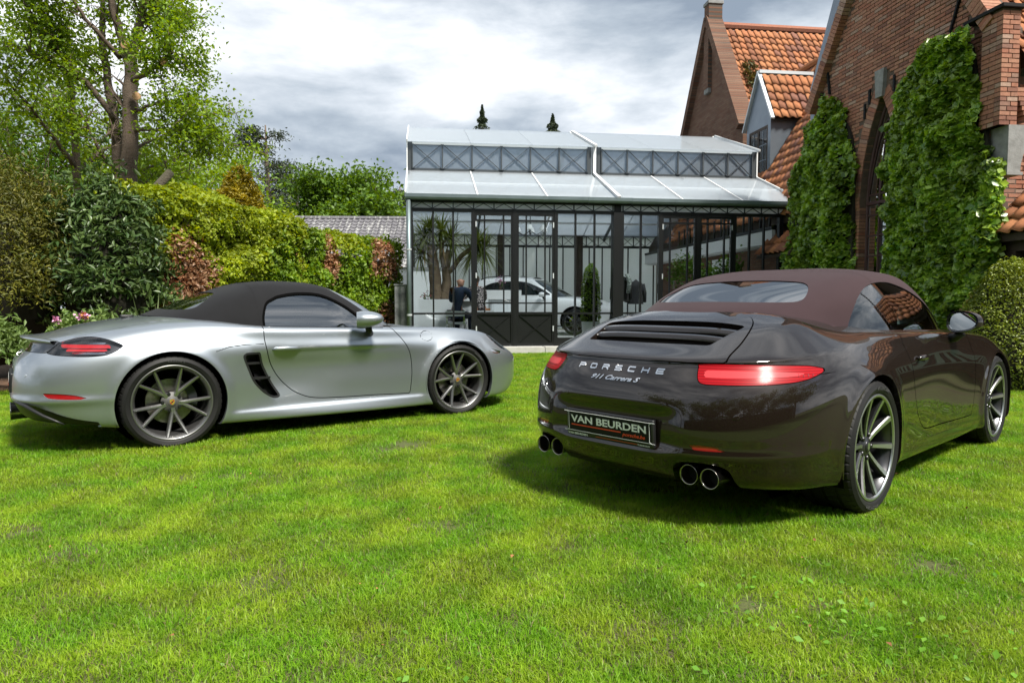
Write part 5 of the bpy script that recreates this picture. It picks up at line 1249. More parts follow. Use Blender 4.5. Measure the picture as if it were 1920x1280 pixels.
    f = -np.minimum(np.minimum(S.V[:, 0] - .35, 1.86 - S.V[:, 0]), .68 - S.V[:, 1]); f = np.where(S.A[:, 1] > 6.9, f, .5); S = S.keep(f)
    side = lambda S, p: np.where((S.V[:, 1] > .45) & (S.A[:, 1] < 8.2), sdf(p, S.V[:, 0], S.V[:, 2]), -.5)
    # side intake
    sc = spoly([(.500, .650), (.512, .676), (.535, .686), (.600, .686), (.632, .680), (.655, .60), (.690, .52), (.735, .43), (.785, .345), (.782, .318), (.745, .312), (.70, .330), (.64, .375), (.575, .455), (.535, .550)], 8)
    f = side(S, sc); I, S = S.split(f); body.append(S.flange(.012)); lip = I.keep(-sdf(sc, I.V[:, 0], I.V[:, 2]) + .016)
    hole = I.keep(sdf(sc, I.V[:, 0], I.V[:, 2]) - .016); fh = lip
    # tail lamps
    tl = spoly([(-.735, .757), (-.735, .757), (-.69, .785), (-.628, .808), (-.575, .824), (-.522, .833), (-.46, .832), (-.40, .818), (-.35, .798), (-.305, .774), (-.312, .762), (-.345, .738), (-.40, .713), (-.45, .705), (-.52, .702), (-.60, .705), (-.69, .712), (-.735, .722), (-.745, .735)], 8)
    f = np.where((S.V[:, 1] > .35) & (S.A[:, 1] < 8) & (S.V[:, 0] < -.2), sdf(tl, S.V[:, 0], S.V[:, 2]), -.5)
    T, S, st, fi, fo = groove(S, f, .0020, .010); gaps.append(st); body.append(fo)
    # lid, doors, fuel flap, bumper line
    lid = spoly([(-.84, .52), (-.70, .60), (-.5, .665), (-.25, .675), (0, .62), (.14, .5), (.2, .3), (.21, 0), (.2, -.3), (.14, -.5), (0, -.62), (-.25, -.675), (-.5, -.665), (-.70, -.60), (-.84, -.52)], 8)
    f = sdf(lid, S.V[:, 0], S.V[:, 1]); f = np.where(S.A[:, 1] > 6.9, f, -.5)
    L, S, st, fi2, fo = groove(S, f, .0024, .008); gaps.append(st); body.append(fo); lid_o = sobj('boot_lid', [L, fi2], P, car, both=True)
    door = spoly([(.665, .96), (.665, .96), (.668, .88), (.672, .76), (.706, .622), (.767, .499), (.85, .399), (.936, .335), (1.068, .289), (1.3, .274), (1.6, .268), (1.90, .258), (1.948, .263), (1.962, .33), (1.972, .47), (1.952, .616), (1.884, .739), (1.79, .85), (1.74, .96), (1.74, .96)], 8)
    f = side(S, door); D, S, st, fi3, fo = groove(S, f, .0034, .008); gaps.append(st); body.append(fo)
    ff = [(2.135 + .062 * math.cos(a), .768 + .045 * math.sin(a)) for a in np.linspace(0, 2 * math.pi, 48)[:-1]]
    d = np.where(S.V[:, 1] > .45, np.abs(sdf(ff, S.V[:, 0], S.V[:, 2])), .5); S, st, fo = seam(S, d, .0030); gaps.append(st); body.append(fo)
    for line in ([(-.31, .755), (-.24, .745), (-.18, .733)], [(.30, .705), (.40, .735), (.52, .748), (.66, .750)]):
        d = np.where((S.V[:, 1] > .6) & (S.A[:, 1] < 6.9), sdl(line, S.V[:, 0], S.V[:, 2]), .5); S, st, fo = seam(S, d, .0032); gaps.append(st); body.append(fo)
    # bumper reflector, exhaust and diffuser area
    rf = spoly([(-.785, .462), (-.785, .462), (-.70, .456), (-.60, .442), (-.515, .414), (-.515, .414), (-.62, .414), (-.735, .424), (-.765, .438)], 6)
    f = np.where((S.V[:, 1] > .4) & (S.A[:, 1] < 5), sdf(rf, S.V[:, 0], S.V[:, 2]), -.5); T2, S = S.split(f); body.append(S.flange(.008))
    dfz = np.interp(S.V[:, 1], [0, .42, .62, .70, .76, .80, .85, .9], [.395, .395, .39, .37, .33, .29, .245, .15])
    f = np.where((S.V[:, 0] < -.45) & (S.A[:, 1] < 4), dfz - S.V[:, 2], -.5); Df, S = S.split(f); body.append(S.flange(.02))
    # headlamps and corner lights
    hl = spoly([(2.86, .795), (2.93, .772), (3.01, .712), (3.07, .640), (3.09, .600), (3.06, .602), (3.00, .625), (2.93, .68), (2.88, .74)], 6)
    f = np.where((S.V[:, 1] > .35) & (S.V[:, 0] > 2.7) & (S.A[:, 1] < 9), sdf(hl, S.V[:, 0], S.V[:, 2]), -.5); Hl, S, st, fiH, fo = groove(S, f, .002, .01); gaps.append(st); body.append(fo)
    fg = spoly([(2.845, .612), (2.86, .618), (2.95, .598), (2.985, .588), (2.97, .572), (2.90, .572), (2.86, .585)], 6)
    f = np.where((S.V[:, 1] > .45) & (S.V[:, 0] > 2.7) & (S.A[:, 1] < 6), sdf(fg, S.V[:, 0], S.V[:, 2]), -.5); Fg, S = S.split(f); body.append(S.flange(.006))
    body_o = sobj('body', [S] + body, P, car, both=True); sobj('panel_gap', gaps, M['gap'], body_o, both=True)
    for sgn in (1, -1):
        q = (lambda s: s) if sgn > 0 else (lambda s: s.mirrored())
        do = sobj('door', [q(D), q(fi3)], P, car)
        pts = [(.725, .866, .700), (.755, .888, .706), (.82, .895, .709), (.90, .893, .707), (.955, .868, .699)]
        hv, hf = tube([(x, sgn * y, z) for x, y, z in pts], [.005, .015, .017, .014, .004], 12); hv[:, 1] = sgn * .880 + (hv[:, 1] - sgn * .880) * .7
        mk('handle', (hv, hf), P, do, smooth=True)
        it = sobj('side_intake', [q(lip), q(lip.flange(.06, (0, -1, 0))), q(hole.offset(-.075))], M['blackplastic'], car)
        for k, (zz, x0_, x1_) in enumerate(((.600, .535, .665), (.480, .585, .720))):
            mk('blade', (lambda VF: (VF[0] * [1, sgn, 1], VF[1]))(xf(prism([tuple(p) for p in spoly([(x0_, .80), (x0_ - .005, .845), (x0_ + .05, .855), (x1_, .825), (x1_, .80)], 4)], zz - .008, zz + .008, 'xy'), rot=(0, 0, 0))), M['blackplastic'], it)
        # tail lamp: smoked lens over red bars
        lamp = sobj('tail_lamp', [q(T.offset(-.030))], M['lampdark'], car)
        xx, zz = T.V[:, 0], T.V[:, 2]
        tilt = zz - (.752 + (xx + .55) * -.03)
        sobj('red_bar', q(T.keep(np.minimum.reduce([tilt - .012, .036 - tilt, xx + .665, -.38 - xx])).offset(-.010)), M['redbar'], lamp)
        sobj('red_bar', q(T.keep(np.minimum.reduce([tilt + .010, .006 - tilt, xx + .640, -.395 - xx])).offset(-.010)), M['redbar'], lamp)
        sobj('reflector_strip', q(T.keep(np.minimum.reduce([tilt - .042, .055 - tilt, xx + .58, -.40 - xx])).offset(-.014)), M['lampsilver'], lamp)
        sobj('reflector_strip', q(T.keep(np.minimum.reduce([tilt + .026, -.016 - tilt, xx + .61, -.40 - xx])).offset(-.014)), M['lampsilver'], lamp)
        sobj('reflector_strip', q(T.keep(np.minimum.reduce([tilt + .03, .015 - tilt, xx + .705, -.675 - xx])).offset(-.014)), M['lampsilver'], lamp)
        sobj('lens', [q(T), q(fi)], M['smokelens'], lamp)
        sobj('reflector', q(T2.offset(-.004)), M['redlens2'], car)
        hlo = sobj('headlamp', q(Hl.offset(-.05)), M['gloss'], car)
        for ax in (2.93, 2.985): 
            j = np.argmin(np.hypot(Hl.V[:, 0] - ax, Hl.V[:, 2] - (.74 if ax < 2.95 else .68))); p = Hl.V[j] - Hl.N[j] * .03
            V, F = lathe([(.0005, .01), (.02, .006), (.028, -.004), (.03, -.02)], 20, 'x'); mk('lamp_unit', (V + p * [1, sgn, 1], F), M['lampsilver'], hlo, smooth=True)
        sobj('lens', [q(Hl), q(fiH)], M['clearlens'], hlo)
        sobj('corner_lamp', q(Fg.offset(-.004)), M['lampsilver'], car)
        liner(car, 0, .345, .390, sgn)
        liner(car, 2.475, .34, .372, sgn)
    sobj('diffuser', [Df.offset(-.012)], M['blackplastic'], car, both=True)
    dl = [(-.93, 0, .392), (-.935, .42, .392), (-.905, .58, .388), (-.868, .66, .372), (-.82, .72, .338), (-.77, .765, .305), (-.71, .81, .275), (-.66, .835, .25)]
    for sgn in (1, -1): mk('diffuser_edge', tube([(x - .008, sgn * y, z) for x, y, z in dl], [.008, .010, .012, .014, .014, .013, .010, .004], 8), M['blackplastic'], car, smooth=True)
    mk('underbody', box(.40, 2.08, -.80, .80, .155, .22), M['gap'], car); mk('rear_undertray', box(-.66, .38, -.56, .56, .21, .28), M['gap'], car); mk('front_undertray', box(2.1, 3.02, -.56, .56, .17, .22), M['gap'], car)
    ex = mk('exhaust_tip', lathe([(.050, .20), (.052, .04), (.057, .004), (.059, -.002), (.057, -.006), (.053, .0), (.050, .02), (.049, .20)], 44, 'x'), M['steel'], car, smooth=True, loc=(-.955, -.085, .262))
    mk('bore', lathe([(.0488, .06), (.0005, .06)], 24, 'x'), M['boreblack'], ex)
    ex2 = mk('exhaust_tip', lathe([(.050, .20), (.052, .04), (.057, .004), (.059, -.002), (.057, -.006), (.053, .0), (.050, .02), (.049, .20)], 44, 'x'), M['steel'], car, smooth=True, loc=(-.955, .085, .262))
    mk('bore', lathe([(.0488, .06), (.0005, .06)], 24, 'x'), M['boreblack'], ex2)
    # spoiler blade and the dark strip below it
    n = 45; V = []
    for k in range(n):
        y = -.60 + 1.2 * k / (n - 1); e = abs(y) / .60; xt = -.885 + .165 * e ** 2.2; xl = -.60 + .03 * e ** 2
        zt = .815 - .020 * e ** 2; zl = float(H(np.array([xl]), np.array([abs(y)]))[0]) + .001
        for t in np.linspace(0, 1, 6): V.append((xl + (xt - xl) * t, y, zl + (zt - zl) * t + .012 * t ** 3 - .010 * math.sin(math.pi * t)))
        V.append((xt + .004, y, zt - .004)); V.append((xt + .05, y, zt - .022)); V.append((xl - .10, y, zl - .055))
    m_ = 9; F = [(k * m_ + j, k * m_ + j + 1, k * m_ + m_ + j + 1, k * m_ + m_ + j) for k in range(n - 1) for j in range(m_ - 1)]
    mk('spoiler', (V, F), P, car, smooth=True)
    strip = full.keep(np.where((full.A[:, 1] > 5.0) & (full.A[:, 1] < 7.5) & (full.V[:, 0] < -.5), np.minimum.reduce([full.V[:, 2] - .725, .80 - full.V[:, 2], .63 - full.V[:, 1]]), -.5))
    sobj('lamp_strip', strip.offset(.003), M['gloss'], car, both=True)
    # ---------------- top
    gr = [
        dict(xr=-.06, xf=2.04, nr=2.6, nf=2.6, w=[(-.1, .76), (.3, .778), (.7, .796), (1.2, .795), (1.7, .785), (2.1, .74)], z=[(-.1, .975), (.10, .955), (.32, .908), (.7, .877), (1.2, .860), (1.6, .848), (1.87, .850), (2.04, .862)], t=0),
        dict(xr=.05, xf=1.95, nr=2.6, nf=2.6, w=[(-.1, .72), (.3, .742), (.7, .765), (1.2, .765), (1.7, .755), (2.1, .71)], z=[(0, 1.018), (.2, 1.0), (.4, .975), (.7, .952), (1.2, .938), (1.7, .928), (2.0, .925)], t=1),
        dict(xr=.19, xf=1.81, nr=2.6, nf=2.7, w=[(0, .67), (.4, .70), (.7, .715), (1.2, .712), (1.7, .69), (2, .66)], z=[(.1, 1.075), (.4, 1.055), (.7, 1.04), (1.2, 1.03), (1.8, 1.012)], t=2),
        dict(xr=.35, xf=1.67, nr=2.6, nf=2.8, w=[(.2, .63), (.7, .655), (1.2, .650), (1.7, .61)], z=[(.3, 1.135), (.7, 1.118), (1.2, 1.108), (1.7, 1.085)], t=3),
        dict(xr=.50, xf=1.53, nr=2.6, nf=2.8, w=[(.4, .565), (.8, .585), (1.2, .575), (1.55, .54)], z=[(.4, 1.184), (.8, 1.178), (1.2, 1.170), (1.55, 1.150)], t=4),
        dict(xr=.63, xf=1.42, nr=2.6, nf=2.8, w=[(.5, .46), (.9, .475), (1.2, .465), (1.45, .43)], z=[(.55, 1.222), (.9, 1.232), (1.2, 1.222), (1.45, 1.197)], t=5),
        dict(xr=.74, xf=1.32, nr=2.5, nf=2.6, w=[(.6, .25), (1.0, .26), (1.35, .24)], z=[(.7, 1.246), (.95, 1.259), (1.15, 1.254), (1.35, 1.230)], t=6),
        dict(xr=.80, xf=1.24, w=[(0, 0.0)], z=[(.8, 1.257), (.97, 1.268), (1.1, 1.266), (1.24, 1.252)], t=7, slit=True)]
    G = ringloft(gr, .75, 1.20, NA=80, NS=50, NB=80, sub=10, sm=5); Gf = G
    ap = lambda S: (S.V[:, 0] - (1.90 - (S.V[:, 2] - .86) * 1.34))
    Wn, G = G.split(np.minimum(ap(G), 1.20 - G.V[:, 2])); fl = G.flange(.02)
    sobj('windscreen', Wn.offset(-.004), M['carglass'], car, both=True)
    win = spoly([(.70, .862), (.70, .862), (.698, .90), (.705, .967), (.742, 1.055), (.80, 1.092), (.87, 1.118), (1.035, 1.140), (1.22, 1.126), (1.39, 1.045), (1.51, .952), (1.60, .862), (1.60, .862), (1.2, .862)], 8)
    f = sdf(win, G.V[:, 0], G.V[:, 2]); f = np.where(G.V[:, 1] > .35, f, -.5); f = np.where((G.V[:, 2] < .88) & (G.V[:, 0] > .705) & (G.V[:, 0] < 1.58) & (G.V[:, 1] > .35), .01, f)
    Wd, G = G.split(f); rim = G.flange(.012)
    seal = G.keep(np.where(G.V[:, 1] > .35, .018 + sdf(win, G.V[:, 0], G.V[:, 2]), -1))
    for sgn in (1, -1):
        q = (lambda s: s) if sgn > 0 else (lambda s: s.mirrored())
        sobj('side_window', q(Wd.offset(-.006)), M['sideglass'], car); sobj('window_seal', q(seal.offset(.0025)), M['gap'], car)
        rail = [(x, sgn * (float(np.interp(x, [.69, 1.2, 1.7], [.797, .797, .787])) + .003), float(np.interp(x, [.69, 1.2, 1.6, 1.7], [.881, .864, .852, .850]))) for x in np.linspace(.69, 1.72, 24)]
        mk('window_rail', tube(rail, .0065, 8), M['gloss'], car, smooth=True)
    rw = spoly([(-.46, 1.020), (-.50, 1.035), (-.48, 1.065), (-.42, 1.115), (-.34, 1.145), (-.2, 1.158), (0, 1.162), (.2, 1.158), (.34, 1.145), (.42, 1.115), (.48, 1.065), (.50, 1.035), (.46, 1.020), (.3, 1.018), (0, 1.022), (-.3, 1.018)], 6)
    f = np.where(G.V[:, 0] < .60, sdf(rw, G.V[:, 1], G.V[:, 2]), -.5); Rw, G = G.split(f); rr = G.flange(.010); sobj('rear_window', Rw.offset(-.004), M['reargloss'], car, both=True)
    Fr, G = G.split(np.where(G.V[:, 0] > 1.25, np.maximum(ap(G) + .105, G.V[:, 0] - 1.62), -1)); sobj('windscreen_frame', [Fr, fl], P, car, both=True)
    top = sobj('fabric_top', [G, rr, rim], M['clothblack'], car, both=True)
    sobj('seam', G.keep(.004 - np.abs(G.V[:, 0] - .66)).offset(.0018), M['clothblack'], top, both=True)
    cabin(car, .42, 1.98, .64, .26, M['redleather'], .36, 1.42, .72)
    wing_mirror(car, (1.47, -.965, .925), -1, P, R(-24), 1.45); wing_mirror(car, (1.47, .965, .925), 1, P, R(24), 1.45)
    # small things on the tail
    mk('antenna_foot', bbox_(-.22, -.13, -.025, .025, .948, .975, .01), M['blackplastic'], lid_o, smooth=True)
    for y in (-.62, .62):
        V, F = lathe([(.0005, .001), (.010, .001), (.0115, 0), (.0118, -.003)], 16, 'z'); Q = place_on(full, V, y, .575, .001); mk('sensor', (Q, F), P, body_o)
    pl = empty('number_plate', (-.945, 0, .50)); pl.parent = car; pl.rotation_euler = (0, R(4), 0)
    mk('plate_holder', bbox_(-.012, .012, -.275, .275, -.072, .066, .008), M['blackplastic'], pl, smooth=True); mk('plate_face', bbox_(-.0165, -.0125, -.262, .262, -.050, .058, .0018), M['plate'], pl)
    V, F = text_vf('VAN BEURDEN', .050, 0, .0004, .0012, 1.42); mk('plate_lettering', (np.stack([-.0172 - V[:, 2], .238 - V[:, 0], V[:, 1]], -1), F), M['white'], pl)
    mk('red_stripe', box(-.0174, -.0168, -.085, .238, -.018, -.012), M['redprint'], pl)
    V, F = text_vf('porsche.be', .024, .3, .0004, .0006, 1.25); mk('plate_lettering', (np.stack([-.0172 - V[:, 2], -.095 - V[:, 0], -.030 + V[:, 1]], -1), F), M['redprint'], pl)
    for i, ch in enumerate('PORSCHE'):
        V, F = letter_vf(ch, .040, .026, .007, .004); Q = place_on(full, V + [-.23 + i * .070, -.013, 0], 0.0, .695, .002); mk('letter', (Q, F), M['chrome'], body_o)
    for sgn in (1, -1):
        wheel(car, (0, sgn * .757, .345), sgn, .346, .265, 'roadster', 'PIRELLI', Rr=.270, spin=R(-3), cal_ang=R(165 if sgn < 0 else 15))
        wheel(car, (2.475, sgn * .755, .340), sgn, .339, .235, 'roadster', 'PIRELLI', Rr=.270, spin=R(36), cal_ang=R(50 if sgn < 0 else 160))
    return car
silver_car = build_silver()
# ================================================================== vegetation
def unit(v): return v / (np.linalg.norm(v, axis=-1, keepdims=True) + 1e-9)
def leafcloud(P, size, ratio=.6, up=None, tilt=.7, fold=.18, rg=None):
    """one folded leaf (two triangles joined at the midrib) per point; up: preferred facing"""
    rg = rg or rng; n = len(P); P = np.asarray(P, float); size = np.broadcast_to(np.asarray(size, float), (n,))
    nrm = rg.normal(size=(n, 3)) * tilt
    nrm = nrm + (np.array([0, 0, 1.0]) if up is None else np.asarray(up)); nrm = unit(nrm)
    d = unit(np.cross(nrm, rg.normal(size=(n, 3)))); s = np.cross(nrm, d); L = size[:, None]
    base = P - d * L * .5; tip = P + d * L * .5; w = s * L * ratio * .5; lift = nrm * L * fold
    V = np.stack([base, P + w + lift - d * L * .06, tip, P - w + lift - d * L * .06], 1).reshape(-1, 3)
    i = np.arange(n) * 4; F = np.stack([np.stack([i, i + 2, i + 1], 1), np.stack([i, i + 3, i + 2], 1)], 1).reshape(-1, 3)
    return V, F
def fbm(P, scale, seed=0):
    """cheap smooth noise in [-1, 1] from a few sines"""
    r = np.random.default_rng(seed); o = np.zeros(len(P)); a = 1.0; t = 0
    for k in range(4):
        for _ in range(3):
            d = unit(r.normal(size=3)); o += a * np.sin(P @ d * scale * (1.9 ** k) * 2 + r.uniform(0, 6.28)); t += a
        a *= .6
    return o / t * 1.8
BARK = mat('bark', (0.10, 0.075, 0.056), .9, var=(4, (.15, .11, .08), .2), bump=(25, .8, .03))
BARK2 = mat('mossy_bark', (0.10, 0.085, 0.06), .9, var=(4, (.055, .05, .03), .2), bump=(25, .8, .03))
CUT = mat('fresh_cut_wood', (0.55, 0.33, 0.17), .8)
LM = {
 'spring': leafmat('spring_leaves', (.13, .235, .016), (.24, .36, .03), .45),
 'mid': leafmat('mid_green_leaves', (.06, .13, .015), (.10, .19, .025), .35),
 'maple': leafmat('bright_maple_leaves', (.080, .16, .018), (.14, .24, .03), .38),
 'yew': leafmat('yew_needles', (.065, .085, .013), (.20, .19, .026), .25, spread=.45),
 'rhodo': leafmat('rhododendron_leaves', (.040, .085, .020), (.115, .17, .050), .2, rough=.35),
 'beech': leafmat('young_beech_leaves', (.19, .27, .018), (.37, .43, .035), .45),
 'beech2': leafmat('green_beech_leaves', (.11, .21, .015), (.24, .35, .028), .42),
 'copper': leafmat('copper_beech_leaves', (.26, .125, .06), (.50, .31, .18), .35, rough=.4),
 'gold': leafmat('golden_cypress', (.22, .19, .015), (.38, .30, .025), .3),
 'pine': leafmat('pine_needles', (.035, .055, .025), (.06, .08, .04), .15),
 'ivy': leafmat('ivy_leaves', (.070, .175, .016), (.35, .50, .055), .30, rough=.32, spread=.45, spec=.6),
 'box': leafmat('box_leaves', (.12, .17, .018), (.27, .32, .045), .25, rough=.4),
 'shrub': leafmat('azalea_leaves', (.11, .19, .04), (.22, .31, .09), .3),
 'yucca': leafmat('yucca_leaves', (.085, .12, .02), (.20, .24, .05), .3, rough=.4),
 'iris': leafmat('sword_leaves', (.11, .15, .05), (.22, .27, .12), .3),
}
DARKCORE = mat('painted_shade_core', (0.018, 0.016, 0.009), .95)  # dark solid filler: blocks the view through and paints the shaded inside
def leaf_obj(name, P, size, m, parent, **k):
    V, F = leafcloud(P, size, **k); return obj(name, mesh(name, V, F, m), parent)
# ---------------- hedges: blocks of leaves over a dark core
def hedge(name, label, path, h, th, m, n, size, seed, patches=(), cat='hedge', group=None, up=.5, z0=.0, rag=.10, bot=.02, ratio=.6, flip=False):
    """path: front foot line (x, y) list; the block stretches th behind it; h: heights along the path"""
    r = np.random.default_rng(seed); root = empty(name, (*path[0], 0), 0, label, cat, group); o = np.array([*path[0], 0.0])
    Pp = np.array(path, float); seg = np.linalg.norm(np.diff(Pp, axis=0), axis=1); cum = np.concatenate([[0], np.cumsum(seg)]); L = cum[-1]
    def at(s): return np.stack([np.interp(s, cum, Pp[:, 0]), np.interp(s, cum, Pp[:, 1])], -1)
    hh = lambda s: np.interp(s, np.linspace(0, L, len(h)), h)
    tg = unit(Pp[-1] - Pp[0]); back = np.array([-tg[1], tg[0]]); back = back if (back @ np.array([0, 1.0]) > 0) != flip else -back
    k = r.random(n); s = r.uniform(-.15, L + .15, n); P = np.zeros((n, 3)); U = np.zeros((n, 3)); sc = np.clip(s, 0, L); H = hh(sc)
    front = k < .66; topm = (k >= .66) & (k < .90); end = k >= .90
    xy = at(sc) + tg * (s - sc)[:, None]; z = r.uniform(bot, 1, n) * H
    P[:, :2] = xy; P[:, 2] = z; U[:] = [-back[0], -back[1], .35]
    dep = np.abs(r.normal(0, .07, n)); P[:, :2] += back * (dep)[:, None]
    P[topm, 2] = H[topm] - np.abs(r.normal(0, .06, topm.sum())); P[topm, :2] += back * r.uniform(0, th, topm.sum())[:, None]; U[topm] = [0, 0, 1]
    e1 = end & (r.random(n) < .5); P[e1, :2] = at(np.zeros(e1.sum())) - tg * np.abs(r.normal(0, .05, e1.sum()))[:, None] + back * r.uniform(0, th, e1.sum())[:, None]; U[e1] = [-tg[0], -tg[1], .3]
    e2 = end & ~e1; P[e2, :2] = at(np.full(e2.sum(), L)) + tg * np.abs(r.normal(0, .05, e2.sum()))[:, None] + back * r.uniform(0, th, e2.sum())[:, None]; U[e2] = [tg[0], tg[1], .3]
    nz = fbm(P, 1.3, seed) * rag * 1.1 + fbm(P, 4.5, seed + 1) * rag * .9
    P += unit(U) * nz[:, None]
    # rounded top edge
    ov = np.clip((P[:, 2] - (H - .22)) / .3, 0, 1); P[front, :2] += back * (.22 * ov[front] ** 2)[:, None]
    keep = (fbm(P, 6.0, seed + 5) + r.uniform(-.9, .9, n)) > -1.05; P, U = P[keep], U[keep]; s = s[keep]
    mats = np.zeros(len(P), int)
    for q, (fs, fz, rs, rz, mm) in enumerate(patches):
        d = ((s - fs) / rs) ** 2 + ((P[:, 2] - fz) / rz) ** 2 + fbm(P, 3.0, seed + 9 + q) * .8 + r.normal(0, .35, len(P)); mats[d < 1] = q + 1
    leaf_obj('foliage', P[mats == 0] - o, r.uniform(.75, 1.25, (mats == 0).sum()) * size, m, root, up=unit(U[mats == 0]) * up, ratio=ratio)
    for q, (_, _, _, _, mm) in enumerate(patches):
        mk_ = mats == q + 1
        if mk_.sum(): leaf_obj('foliage', P[mk_] - o, r.uniform(.75, 1.25, mk_.sum()) * size, mm, root, up=unit(U[mk_]) * up, ratio=ratio)
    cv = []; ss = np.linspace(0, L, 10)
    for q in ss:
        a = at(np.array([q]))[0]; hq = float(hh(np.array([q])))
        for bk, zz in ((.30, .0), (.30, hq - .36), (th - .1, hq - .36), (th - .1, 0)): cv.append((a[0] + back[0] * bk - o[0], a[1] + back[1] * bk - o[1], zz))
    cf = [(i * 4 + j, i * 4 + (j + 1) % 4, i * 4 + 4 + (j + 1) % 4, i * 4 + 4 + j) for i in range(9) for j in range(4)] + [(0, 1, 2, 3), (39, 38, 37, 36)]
    obj('shade_core', mesh('shade_core', cv, cf, DARKCORE), root); return root
def blob_bush(name, label, c, rad, m, n, size, seed, cat='shrub', group=None, core=True, rag=.18, ratio=.5, up=.6, stems=3, whorl=0):
    """rounded shrub: leaves in a ragged shell of an ellipsoid"""
    r = np.random.default_rng(seed); root = empty(name, (c[0], c[1], 0), 0, label, cat, group); rad = np.array(rad, float)
    d = unit(r.normal(size=(n, 3))); d[:, 2] = np.abs(d[:, 2]) * 1.0 - .25 * r.random(n)
    q = r.uniform(.80, 1.03, n) + fbm(d * 2.2, 1.0, seed) * rag + fbm(d * 6, 1.0, seed + 2) * rag * .6; P = d * rad * q[:, None] + [0, 0, c[2]]; P = P[P[:, 2] > .03]
    if whorl:
        c0 = P[:len(P) // whorl]; P = np.repeat(c0, whorl, 0) + r.normal(0, 1, (len(c0) * whorl, 3)) * [.085, .085, .045]; P[:, 2] = np.maximum(P[:, 2], .03)
    up_ = unit((P - [0, 0, c[2]]) / rad ** 2)
    leaf_obj('foliage', P, r.uniform(.7, 1.25, len(P)) * size, m, root, up=up_ * up, ratio=ratio)
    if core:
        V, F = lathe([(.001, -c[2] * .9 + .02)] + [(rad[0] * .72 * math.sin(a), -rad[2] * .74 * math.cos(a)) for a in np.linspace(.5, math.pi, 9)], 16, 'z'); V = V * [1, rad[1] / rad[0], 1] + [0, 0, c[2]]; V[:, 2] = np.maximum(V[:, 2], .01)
        obj('shade_core', mesh('shade_core', V, F, DARKCORE), root)
    for k in range(stems):
        a = r.uniform(0, 6.28); mk('stem', tube([(.05 * math.cos(a), .05 * math.sin(a), 0), (.2 * rad[0] * math.cos(a), .2 * rad[1] * math.sin(a), c[2] * .6), (.5 * rad[0] * math.cos(a), .5 * rad[1] * math.sin(a), c[2])], [.025, .018, .01], 6), BARK, root)
    return root
# ---------------- trees
def limb_path(p, d, L, n, r, bend, gravity):
    P = [np.array(p, float)]; d = unit(np.array(d, float))
    for k in range(n):
        d = unit(d + r.normal(0, bend, 3) + [0, 0, gravity]); P.append(P[-1] + d * L / n)
    return np.array(P), d
def make_tree(name, label, base, limbs, m, seed, leaf=.12, nleaf=26, spread=.38, twigs=9, twiglen=1.5, cat='tree', group=None, bark=None, zmin=None, gravity=.03, tw2=3, ratio=.6, cuts=(), clear=None):
    """limbs: list of (points relative to base, r0, r1) drawn by hand; twigs and leaves grow from them"""
    r = np.random.default_rng(seed); root = empty(name, base, 0, label, cat, group); bark = bark or BARK; tips = []; tparts = []
    for li, (pts, r0, r1) in enumerate(limbs):
        P = np.array(pts, float); t = np.linspace(0, 1, len(P)); q = np.linspace(0, 1, max(8, len(P) * 4)); P = ncubic(t, P, q) if len(P) > 2 else P[0] + (P[1] - P[0]) * q[:, None]
        P = P + r.normal(0, .015, P.shape) * (q > .02)[:, None]; rad = r0 + (r1 - r0) * q ** .8
        if li == 0: mk('trunk', tube(P, rad, 14), bark, root, smooth=True)
        else: mk('limb', tube(P, rad, 9), bark, root, smooth=True)
        nt = twigs if li else max(3, twigs // 2)
        for k in range(nt):
            f = .30 + .70 * (k + r.random()) / nt if li else .55 + .45 * r.random(); i = min(int(f * (len(P) - 1)), len(P) - 2); tan = unit(P[i + 1] - P[i])
            side = unit(np.cross(tan, r.normal(size=3))); d = unit(side * .9 + tan * .55 + [0, 0, .15]); L = twiglen * r.uniform(.55, 1.2) * (1.15 - .35 * f)
            T, dd = limb_path(P[i], d, L, 6, r, .16, gravity); tparts.append(tube(T, np.linspace(max(.018, rad[i] * .3), .006, 7), 5, False)); tips.append((T, L))
            for _ in range(tw2):
                j = r.integers(2, 6); T2, _d = limb_path(T[j], unit(r.normal(size=3) + dd * .6), L * r.uniform(.35, .6), 4, r, .2, gravity); tparts.append(tube(T2, np.linspace(.012, .004, 5), 4, False)); tips.append((T2, L * .5))
    if tparts: obj('twigs', mesh('twigs', *join(tparts), bark), root)
    C_ = []
    for T, L in tips:
        nl = int(nleaf * (.5 + L / twiglen)); u = r.uniform(.25, 1.08, nl); i = np.clip((u * (len(T) - 1)).astype(int), 0, len(T) - 2); p = T[i] + (T[i + 1] - T[i]) * r.random(nl)[:, None]
        C_.append(p + r.normal(0, 1, (nl, 3)) * [spread, spread, spread * .7] * (.4 + .6 * u)[:, None])
    Pl = np.concatenate(C_)
    if zmin is not None: Pl = Pl[Pl[:, 2] > zmin]
    if clear: Pl = Pl[~((np.abs(Pl[:, 0] - clear[0]) < clear[1] * r.uniform(.5, 1, len(Pl))) & (Pl[:, 2] < clear[2]) & (Pl[:, 1] < .4))]
    leaf_obj('crown', Pl, r.uniform(.65, 1.25, len(Pl)) * leaf, m, root, tilt=.9, ratio=ratio)
    for p, d in cuts: mk('cut_face', tube([np.array(p), np.array(p) + unit(np.array(d, float)) * .03], .10, 12), CUT, root)
    return root
